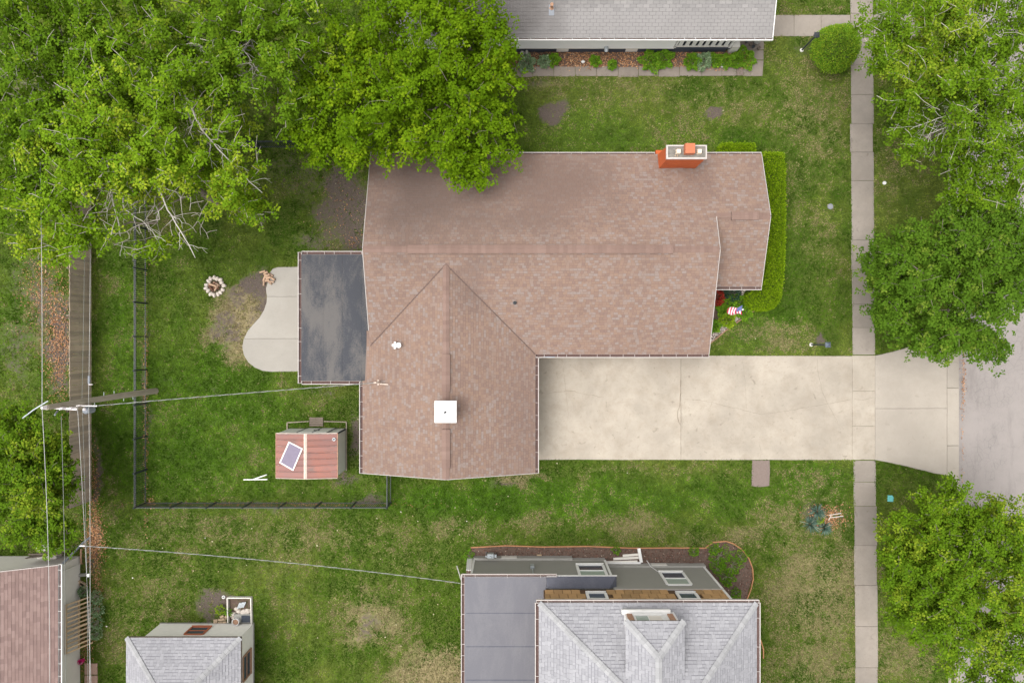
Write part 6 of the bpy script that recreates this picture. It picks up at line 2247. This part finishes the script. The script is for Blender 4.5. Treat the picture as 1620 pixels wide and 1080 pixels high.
TREE_B = make_tree('silver_maple_tree', 'broad fresh green tree at the top edge left of the bright maple', 'tree', (-11.0, 13.2),
          [lobe(330, 40, 8.0, 4.6, 3.6, 2.6), lobe(420, 120, 6.8, 2.6, 2.8, 2.0), lobe(270, 110, 7.4, 3.0, 2.6, 2.0), lobe(450, 10, 7.6, 2.8, 2.8, 2.0)],
          520, 'fresh', 303, trunk_r=.18, leaf_size=.13, per_tip=11, k=7, bark='bark_pale', clump=.21, spray=4, young=.16, rmin=.011,
          bare=bare_zone([(395, 110, 30, 50, .6), (370, 185, 60, 35, .6), (300, 90, 40, 25, .4)]))
TREE_D = make_tree('elm_tree', 'darker green tree filling the upper left corner', 'tree', (-18.6, 12.0),
          [lobe(60, 90, 8.6, 3.6, 3.6, 2.4), lobe(30, 220, 8.2, 2.7, 2.7, 1.9), lobe(140, 20, 8.2, 3.0, 2.6, 2.2), lobe(25, 320, 7.8, 2.2, 1.6, 1.6)],
          620, 'fresh', 404, trunk_r=.18, leaf_size=.125, per_tip=11, k=7, bark='bark_pale', clump=.21, spray=4, young=.06, tone=(0, .75),
          bare=bare_zone([(45, 130, 45, 35, .75), (100, 60, 30, 25, .5)]))
TREE_E = make_tree('street_tree', 'loose light green street tree with pale twigs at the upper right corner', 'tree', (21.6, 10.6),
          [lobe(1520, 120, 7.2, 3.9, 3.9, 2.4), lobe(1440, 60, 6.2, 2.5, 2.4, 1.8), lobe(1590, 250, 6.4, 2.6, 2.6, 1.9), lobe(1470, 190, 5.6, 2.2, 1.9, 1.5), lobe(1580, 20, 7.2, 3.0, 2.6, 2.0), lobe(1540, 290, 5.4, 1.9, 1.2, 1.2)],
          850, 'fresh', 505, trunk_r=.14, leaf_size=.12, per_tip=11, k=7, bark='bark_pale', clump=.20, spray=4, young=.14, rmin=.012,
          bare=bare_zone([(1480, 200, 36, 30, .9), (1600, 20, 40, 30, .5), (1440, 40, 30, 30, .35)]))
make_tree('street_tree', 'dense dark green rounded street tree above the driveway apron', 'tree', (20.6, 2.6),
          [lobe(1495, 450, 5.4, 3.5, 3.3, 2.3), lobe(1430, 430, 4.4, 1.9, 2.0, 1.5), lobe(1580, 420, 5.2, 2.6, 2.6, 1.9), lobe(1500, 535, 4.3, 2.0, 1.1, 1.2), lobe(1560, 350, 5.0, 2.2, 1.6, 1.5), lobe(1420, 490, 4.0, 1.2, 1.1, 1.0), lobe(1555, 545, 4.2, 1.2, 1.0, 1.0)],
          640, 'deep', 606, trunk_r=.2, leaf_size=.125, per_tip=12, k=9, clump=.28, young=.05)
make_tree('street_tree', 'yellow tipped green street tree at the lower right corner', 'tree', (20.6, -11.0),
          [lobe(1530, 930, 6.0, 3.7, 3.6, 2.4), lobe(1450, 880, 5.0, 2.2, 2.2, 1.6), lobe(1590, 1030, 5.6, 2.8, 2.6, 2.0), lobe(1450, 970, 4.4, 1.6, 1.7, 1.2), lobe(1510, 800, 5.0, 2.2, 1.3, 1.2), lobe(1600, 850, 5.4, 2.0, 2.0, 1.6)],
          860, 'fresh', 707, trunk_r=.15, leaf_size=.12, per_tip=12, k=7, clump=.19, spray=4, young=.24)
make_tree('small_tree', 'small dense green tree left of the board fence', 'tree', (-22.8, -6.5),
          [lobe(40, 760, 4.4, 2.2, 3.0, 1.7), lobe(85, 740, 3.4, 1.1, 1.8, 1.2), lobe(70, 840, 3.8, 1.5, 1.3, 1.1), lobe(10, 690, 4.2, 1.5, 1.5, 1.3)],
          430, 'fresh', 808, trunk_r=.13, leaf_size=.13, per_tip=8, k=8, clump=.22, young=.18, tone=(0, .6), spray=3)

# pale bare limbs that stand out of the crowns
def dead_limb(root, path, r0, n_side, seed, side_len=1.0):
    """path: (px, py, height) from the crown outwards; side twigs fork off along it."""
    rg = random.Random(seed)
    P = [pt(a, b, h) for a, b, h in path]
    rl = root.location
    P.insert(0, Vector((rl.x * .6 + P[0].x * .4, rl.y * .6 + P[0].y * .4, P[0].z - 1.6)))
    Q = []
    for i in range(len(P) - 1):
        for k in range(4):
            t = k / 4
            Q.append(P[i].lerp(P[i + 1], t) + Vector((rg.uniform(-.03, .03), rg.uniform(-.03, .03), rg.uniform(-.03, .03))))
    Q.append(P[-1])
    n = len(Q)
    rad = [r0 * .82 * (1 - .72 * i / (n - 1)) for i in range(n)]
    m = MB().tube(Q, rad, 6)
    for s in range(n_side):
        i = int(n * (.30 + .66 * s / n_side))
        i = min(i, n - 2)
        d = (Q[i + 1] - Q[i]).normalized()
        a = rg.uniform(.45, 1.0) * (1 if s % 2 else -1)
        d = Vector((d.x * math.cos(a) - d.y * math.sin(a), d.x * math.sin(a) + d.y * math.cos(a), d.z * .5 + rg.uniform(-.1, .25)))
        L = side_len * rg.uniform(.7, 1.6) * (1 - .4 * i / n)
        S = [Q[i] + d * (L * t) + Vector((rg.uniform(-.05, .05), rg.uniform(-.05, .05), -.12 * t * t)) * (1 if t else 0) for t in (0, .25, .5, .75, 1)]
        m.tube(S, [rad[i] * .6, rad[i] * .5, rad[i] * .42, rad[i] * .34, .006], 5)
        for q in ((1, 3) if s % 2 else (2, 3)):
            e = d.copy()
            b = rg.uniform(.4, .9) * (1 if (q + s) % 2 else -1)
            e = Vector((e.x * math.cos(b) - e.y * math.sin(b), e.x * math.sin(b) + e.y * math.cos(b), e.z + rg.uniform(-.1, .2)))
            l2 = L * rg.uniform(.25, .5)
            m.tube([S[q], S[q] + e * l2 * .5 + Vector((rg.uniform(-.03, .03), rg.uniform(-.03, .03), 0)), S[q] + e * l2], [rad[i] * .34, rad[i] * .26, .005], 4)
    return m.build('bare_limb', M['bark_dead'], root, smooth=True)


M['bark_dead'] = plain('bleached_bark', (0.46, 0.43, 0.385), 0.9, 0.15, 4, bump=0.2)
dead_limb(TREE_A, [(225, 215, 7.5), (240, 270, 7.6), (258, 315, 7.5), (275, 350, 7.3), (295, 380, 7.1), (309, 408, 6.9)], .06, 6, 1, 1.05)
dead_limb(TREE_A, [(165, 205, 7.5), (170, 255, 7.7), (174, 300, 7.6), (186, 345, 7.4), (193, 385, 7.1), (190, 405, 7.0)], .05, 6, 2, 1.0)
dead_limb(TREE_A, [(190, 240, 7.5), (193, 300, 7.5), (195, 330, 7.4), (225, 350, 7.2), (245, 372, 7.0), (262, 382, 6.9)], .045, 5, 3, .8)
dead_limb(TREE_A, [(275, 120, 7.9), (300, 165, 8.1), (318, 205, 8.0), (345, 235, 7.7), (375, 268, 7.3), (415, 305, 6.9)], .06, 10, 4, 1.0)
dead_limb(TREE_A, [(150, 270, 7.3), (120, 310, 7.2), (112, 335, 7.1), (117, 358, 6.9)], .03, 4, 5, .6)
dead_limb(TREE_A, [(70, 350, 6.9), (66, 385, 6.7), (74, 410, 6.5)], .025, 3, 6, .5)
dead_limb(TREE_B, [(368, 122, 6.8), (378, 90, 7.2), (384, 78, 7.3), (400, 100, 7.1), (415, 122, 6.8)], .055, 6, 7, .9)
dead_limb(TREE_B, [(384, 78, 7.3), (398, 62, 7.4), (412, 75, 7.2)], .03, 4, 8, .7)
dead_limb(TREE_B, [(285, 70, 7.6), (315, 70, 7.8), (322, 78, 7.6)], .03, 4, 9, .6)
dead_limb(TREE_D, [(20, 85, 7.0), (45, 125, 7.0), (62, 165, 6.6)], .035, 6, 10, .9)
dead_limb(TREE_D, [(5, 70, 7.0), (18, 115, 7.0), (60, 130, 6.7)], .03, 6, 11, .9)
dead_limb(TREE_E, [(1560, 160, 6.6), (1510, 180, 6.7), (1475, 190, 6.5), (1440, 205, 6.2)], .04, 9, 12, 1.2)
dead_limb(TREE_E, [(1545, 150, 6.6), (1500, 200, 6.6), (1470, 212, 6.3), (1455, 235, 6.0)], .035, 8, 13, 1.1)
dead_limb(TREE_E, [(1620, 60, 7.4), (1605, 30, 7.6), (1612, 0, 7.6)], .05, 6, 14, .9)
dead_limb(TREE_E, [(1440, 30, 6.6), (1410, 18, 6.4), (1385, 24, 6.2)], .03, 5, 15, .9)


def leafy(name, label, cat, C, N, size, leaf, seed, base, core=None, young=.08, group=None, wr=.62, jitter=.5, tone=(0, 1)):
    """A plant whose leaves sit at points C with outward directions N; core: stems or inner bush."""
    rs = np.random.RandomState(seed)
    root = empty(name, base, label, cat, group)
    n = len(C)
    d = N + rs.normal(0, jitter, (n, 3))
    d /= np.linalg.norm(d, axis=1)[:, None] + 1e-9
    L = size * rs.uniform(.6, 1.3, n)
    V = leaves_from(C, d, L, L * wr, rs)
    tint = np.ones((n, 4))
    tint[:, 0] = tone[0] + (tone[1] - tone[0]) * rs.rand(n)
    tint[:, 1] = np.where(rs.rand(n) < young, rs.uniform(.2, .9, n), 0)
    np_mesh('foliage', V, np.arange(n * 4).reshape(-1, 4), M['leaf_' + leaf], parent=root, tint=np.repeat(tint, 4, 0), kind='stuff')
    if core is not None:
        core.build('stems', M['bark'], root)
    return root


def hedge(name, label, poly, h, n, seed, leaf='hedge', size=.075, rnd=.18):
    """Clipped hedge over a plan polygon: leaves over top and sides, twig core inside."""
    rs = np.random.RandomState(seed)
    poly = [tuple(p) for p in poly]
    P = rand_in(poly, int(n * 1.6), seed)[:n]
    # distance to the outline rounds the shoulders
    dmin = np.full(len(P), 9.0)
    for i in range(len(poly)):
        a, b = np.array(poly[i]), np.array(poly[(i + 1) % len(poly)])
        ab = b - a
        t = np.clip(((P - a) @ ab) / (ab @ ab), 0, 1)
        dmin = np.minimum(dmin, np.linalg.norm(P - (a + t[:, None] * ab), axis=1))
    z = h - rnd * np.clip(1 - dmin / rnd, 0, 1) ** 2 * .9 + (fbm(P[:, 0], P[:, 1], .5, seed, 3) - .5) * .24 + rs.normal(0, .018, len(P))
    top = np.stack([P[:, 0], P[:, 1], z], 1)
    nt = np.tile([0, 0, .8], (len(P), 1))
    side, ns = [], []
    for i in range(len(poly)):
        a, b = np.array(poly[i]), np.array(poly[(i + 1) % len(poly)])
        L = np.linalg.norm(b - a)
        k = int(L * h * 520)
        t = rs.rand(k)
        q = a + (b - a) * t[:, None]
        o = np.array([b[1] - a[1], a[0] - b[0]]) / L
        c = np.mean(poly, axis=0)
        if (q.mean(0) + o * .1 - c) @ (q.mean(0) - c) < (q.mean(0) - c) @ (q.mean(0) - c):
            o = -o
        zz = rs.uniform(.06, h - .06, k)
        q = q + o * (rs.normal(0, .025, k))[:, None]
        side.append(np.stack([q[:, 0], q[:, 1], zz], 1))
        ns.append(np.tile([o[0] * .7, o[1] * .7, .35], (k, 1)))
    C, N = np.concatenate([top] + side), np.concatenate([nt] + ns)
    c = np.mean(poly, axis=0)
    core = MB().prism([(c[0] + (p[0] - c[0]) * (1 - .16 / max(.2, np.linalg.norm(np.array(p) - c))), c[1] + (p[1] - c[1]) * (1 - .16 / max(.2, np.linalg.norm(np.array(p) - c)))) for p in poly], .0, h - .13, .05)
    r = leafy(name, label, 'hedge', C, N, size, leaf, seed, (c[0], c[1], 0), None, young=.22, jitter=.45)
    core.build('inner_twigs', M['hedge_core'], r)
    return r


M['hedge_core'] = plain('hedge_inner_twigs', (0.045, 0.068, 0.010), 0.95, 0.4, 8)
hp = lambda *pp: [pt(a, b, 1.1).to_2d() for a, b in pp]
hedge('hedge', 'long clipped hedge along the east end of the brown roofed house',
      hp((1204, 241), (1240, 241), (1243, 262), (1243, 380), (1240, 440), (1236, 470), (1228, 485), (1214, 490), (1196, 488), (1185, 478), (1186, 466), (1192, 456), (1200, 440), (1206, 360)), 1.1, 19000, 11)
hedge('hedge', 'short clipped hedge behind the house to the right of the chimney', hp((1143, 226), (1196, 226), (1196, 246), (1143, 246)), 1.05, 2600, 12)


def bush(name, label, px, py, r, h, n, leaf, seed, size=.09, cat='shrub', young=.08, flat=1.0, group=None, lumpy=None, tone=(0, 1)):
    rs = np.random.RandomState(seed)
    c = pt(px, py, h * .6)
    g = rs.normal(0, 1, (n, 3))
    g /= np.linalg.norm(g, axis=1)[:, None]
    fill = rs.rand(n) < .4
    ra_ = np.sqrt(rs.rand(n))
    g[:, 0] = np.where(fill, np.cos(g[:, 0] * 40) * ra_, g[:, 0])
    g[:, 1] = np.where(fill, np.sin(np.arccos(np.clip(g[:, 0] / np.maximum(ra_, 1e-6), -1, 1))) * np.sign(g[:, 1]) * ra_, g[:, 1])
    g[:, 2] = np.where(fill, np.sqrt(np.maximum(0, 1 - np.minimum(1, g[:, 0] ** 2 + g[:, 1] ** 2))), np.abs(g[:, 2]) * 1.0 - .15)
    lump = 1 + (lumpy if lumpy is not None else (.13 if cat == 'shrub' else .36)) * np.sin(g[:, 0] * 5 + seed) * np.cos(g[:, 1] * 6 + seed * 2)
    rad = rs.uniform(.82, 1.03, n) * lump
    C = np.stack([c.x + g[:, 0] * r * rad, c.y + g[:, 1] * r * rad, np.maximum(.03, h * .35 + g[:, 2] * h * .65 * rad)], 1)
    core = MB()
    rg = random.Random(seed)
    for i in range(7):
        a = rg.uniform(0, 6.28)
        core.tube([(c.x, c.y, 0), (c.x + math.cos(a) * r * .35, c.y + math.sin(a) * r * .35, h * .45), (c.x + math.cos(a) * r * .7, c.y + math.sin(a) * r * .7, h * .75)], [.03, .02, .01], 5)
    rt = leafy(name, label, cat, C, g * np.array([1, 1, .8]) + [0, 0, .3], size, leaf, seed, (c.x, c.y, 0), core, young, group, tone=tone)
    return rt


rb = bush('round_shrub', 'large rounded light green shrub beside the sidewalk at the front path', 1328, 71, 1.16, 2.2, 12000, 'herb', 21, .075, young=.42, lumpy=.04)
c = pt(1327, 72, 1.2)
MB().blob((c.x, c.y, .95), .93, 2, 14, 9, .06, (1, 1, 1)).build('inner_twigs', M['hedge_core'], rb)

# flower bed in front
bush('red_shrub', 'dark red leaved shrub at the gable wall in the flower bed', 1134, 470, .42, .8, 700, 'redleaf', 31, .09)
bush('dark_shrub', 'blue green shrub nearest the gutter in the flower bed', 1161, 466, .38, .6, 520, 'bluegreen', 32, .08)
bush('dark_shrub', 'smaller blue green shrub beside the red leaved shrub', 1146, 468, .26, .5, 300, 'bluegreen', 33, .08)
for i, (x, y, r, lf, lb) in enumerate(((1150, 482, .42, 'herb', 'leafy green perennial left of the flag'), (1172, 480, .40, 'herb', 'leafy green perennial between the flag and the hedge'), (1178, 493, .36, 'herb', 'green perennial near the tip of the flower bed'),
                                     (1146, 491, .28, 'herb', 'green perennial below the red leaved shrub'), (1152, 506, .34, 'lime', 'lime yellow perennial beside the pebbles'), (1131, 516, .26, 'herb', 'small green plant at the bottom of the gable wall'))):
    bush('perennial', lb, x, y, r, .45, 700, lf, 40 + i, .12, 'plant', group='perennials in the flower bed')
# yuccas
for i, (x, y, r) in enumerate(((1292, 808, .52), (1281, 828, .58), (1303, 833, .44))):
    rs = np.random.RandomState(50 + i)
    c = pt(x, y)
    n = 90
    az = rs.uniform(0, 6.28, n)
    el = rs.uniform(.12, 1.3, n)
    d = np.stack([np.cos(az) * np.cos(el), np.sin(az) * np.cos(el), np.sin(el)], 1)
    C = np.tile([c.x, c.y, .05], (n, 1)) + d * .04
    root = empty('yucca', c, ['spiky blue green yucca, uppermost of the three', 'largest spiky yucca, leftmost of the three', 'smaller spiky yucca, lower right of the three'][i], 'plant', 'yucca clump')
    L = r * rs.uniform(.75, 1.15, n)
    V = leaves_from(C, d, L, np.full(n, .045), rs, .03)
    ti = np.ones((n, 4))
    ti[:, 0] = rs.rand(n)
    ti[:, 1] = rs.rand(n) < .1
    np_mesh('spikes', V, np.arange(n * 4).reshape(-1, 4), M['leaf_yucca'], parent=root, tint=np.repeat(ti, 4, 0), kind='stuff')
bush('perennial', 'small yellow green sprout between the yuccas', 1298, 822, .16, .3, 90, 'lime', 57, .1, 'plant')
rsq = np.random.RandomState(3)
q = rsq.normal(0, .55, (700, 2)) * [26, 16] + [1308, 818]
scatter('yucca_leaf_litter', M['leaf_litter'], np.stack([(q[:, 0] - 810) / PXM, (540 - q[:, 1]) / PXM], 1), .09, 'orange leaf litter round the yuccas on the front lawn', 'leaves', 13, z=.03)
# plants along the north house
for i, (x, y, r, lf, lb) in enumerate(((833, 99, .40, 'hosta', 'pale variegated hosta below the grey statue'), (861, 97, .30, 'hosta', 'thin variegated plant right of the pale hosta'), (876, 94, .28, 'herb', 'dark green plant in the leaf litter left of centre'),
                                     (942, 96, .24, 'herb', 'single green tuft in the fallen leaves'), (969, 102, .18, 'herb', 'small green sprout near the old path'), (1030, 96, .52, 'herb', 'feathery green fern, left of the big pair'), (1050, 92, .46, 'herb', 'feathery green fern, right of the big pair'),
                                     (1096, 97, .42, 'herb', 'green clump at the left of the porch'), (1114, 96, .40, 'hosta', 'variegated clump below the porch balusters'), (1133, 95, .32, 'herb', 'narrow green clump below the porch'),
                                     (1149, 96, .30, 'herb', 'green clump behind the white ball'), (1178, 91, .52, 'herb', 'large fern by the stair wall'), (1165, 95, .34, 'herb', 'green fern between the stair wall and the white ball'))):
    bush('bed_plant', lb, x, y, r, .5, int(3200 * r), lf, 70 + i, .085, 'plant', group='plants along the north house')
# ground cover in the mulch bed
for i, (x, y, r, lb) in enumerate(((1140, 880, .55, 'green ground cover patch at the top of the rounded bed'), (1158, 895, .5, 'green ground cover patch in the middle of the rounded bed'), (1150, 912, .42, 'green ground cover patch at the left of the rounded bed'),
                                (1165, 938, .24, 'round green tuft nearest the gutter in the rounded bed'), (1151, 922, .2, 'small green tuft beside the white corner board'), (742, 878, .24, 'bright green weed by the white boards'), (1135, 895, .4, 'green ground cover beside the grey wall corner'), (1172, 880, .36, 'green ground cover patch nearest the edging of the rounded bed'), (1130, 868, .3, 'weedy green patch where the orange edging bends'), (1098, 872, .22, 'small green weed in the mulch above the right hand window'), (975, 870, .2, 'small weed beside the orange edging above the trough'))):
    bush('ground_cover', lb, x, y, r, .22, int(1600 * r), 'herb', 90 + i, .06, 'plant', tone=(0, .6))
# hedge-like grey-green border by the slatted panel
for i, (x, y, r) in enumerate(((151, 945, .32), (152, 965, .34), (151, 985, .34), (150, 1003, .30), (131, 936, .28))):
    bush('sage_bush', ['grey green bush right of the slatted panel, uppermost', 'grey green bush right of the slatted panel, second from top', 'grey green bush right of the slatted panel, third from top', 'grey green bush right of the slatted panel, lowest', 'grey green bush above the slatted panel by the wall'][i],
         x, y, r, .5, 420, 'hosta', 110 + i, .06, tone=(0, .6))
bush('ground_cover', 'bright green weed in the dark soil behind the garage', 347, 964, .2, .3, 120, 'lime', 130, .09, 'plant')
bush('ground_cover', 'green weed beside the thin frame behind the garage', 361, 968, .16, .25, 80, 'herb', 131, .09, 'plant')
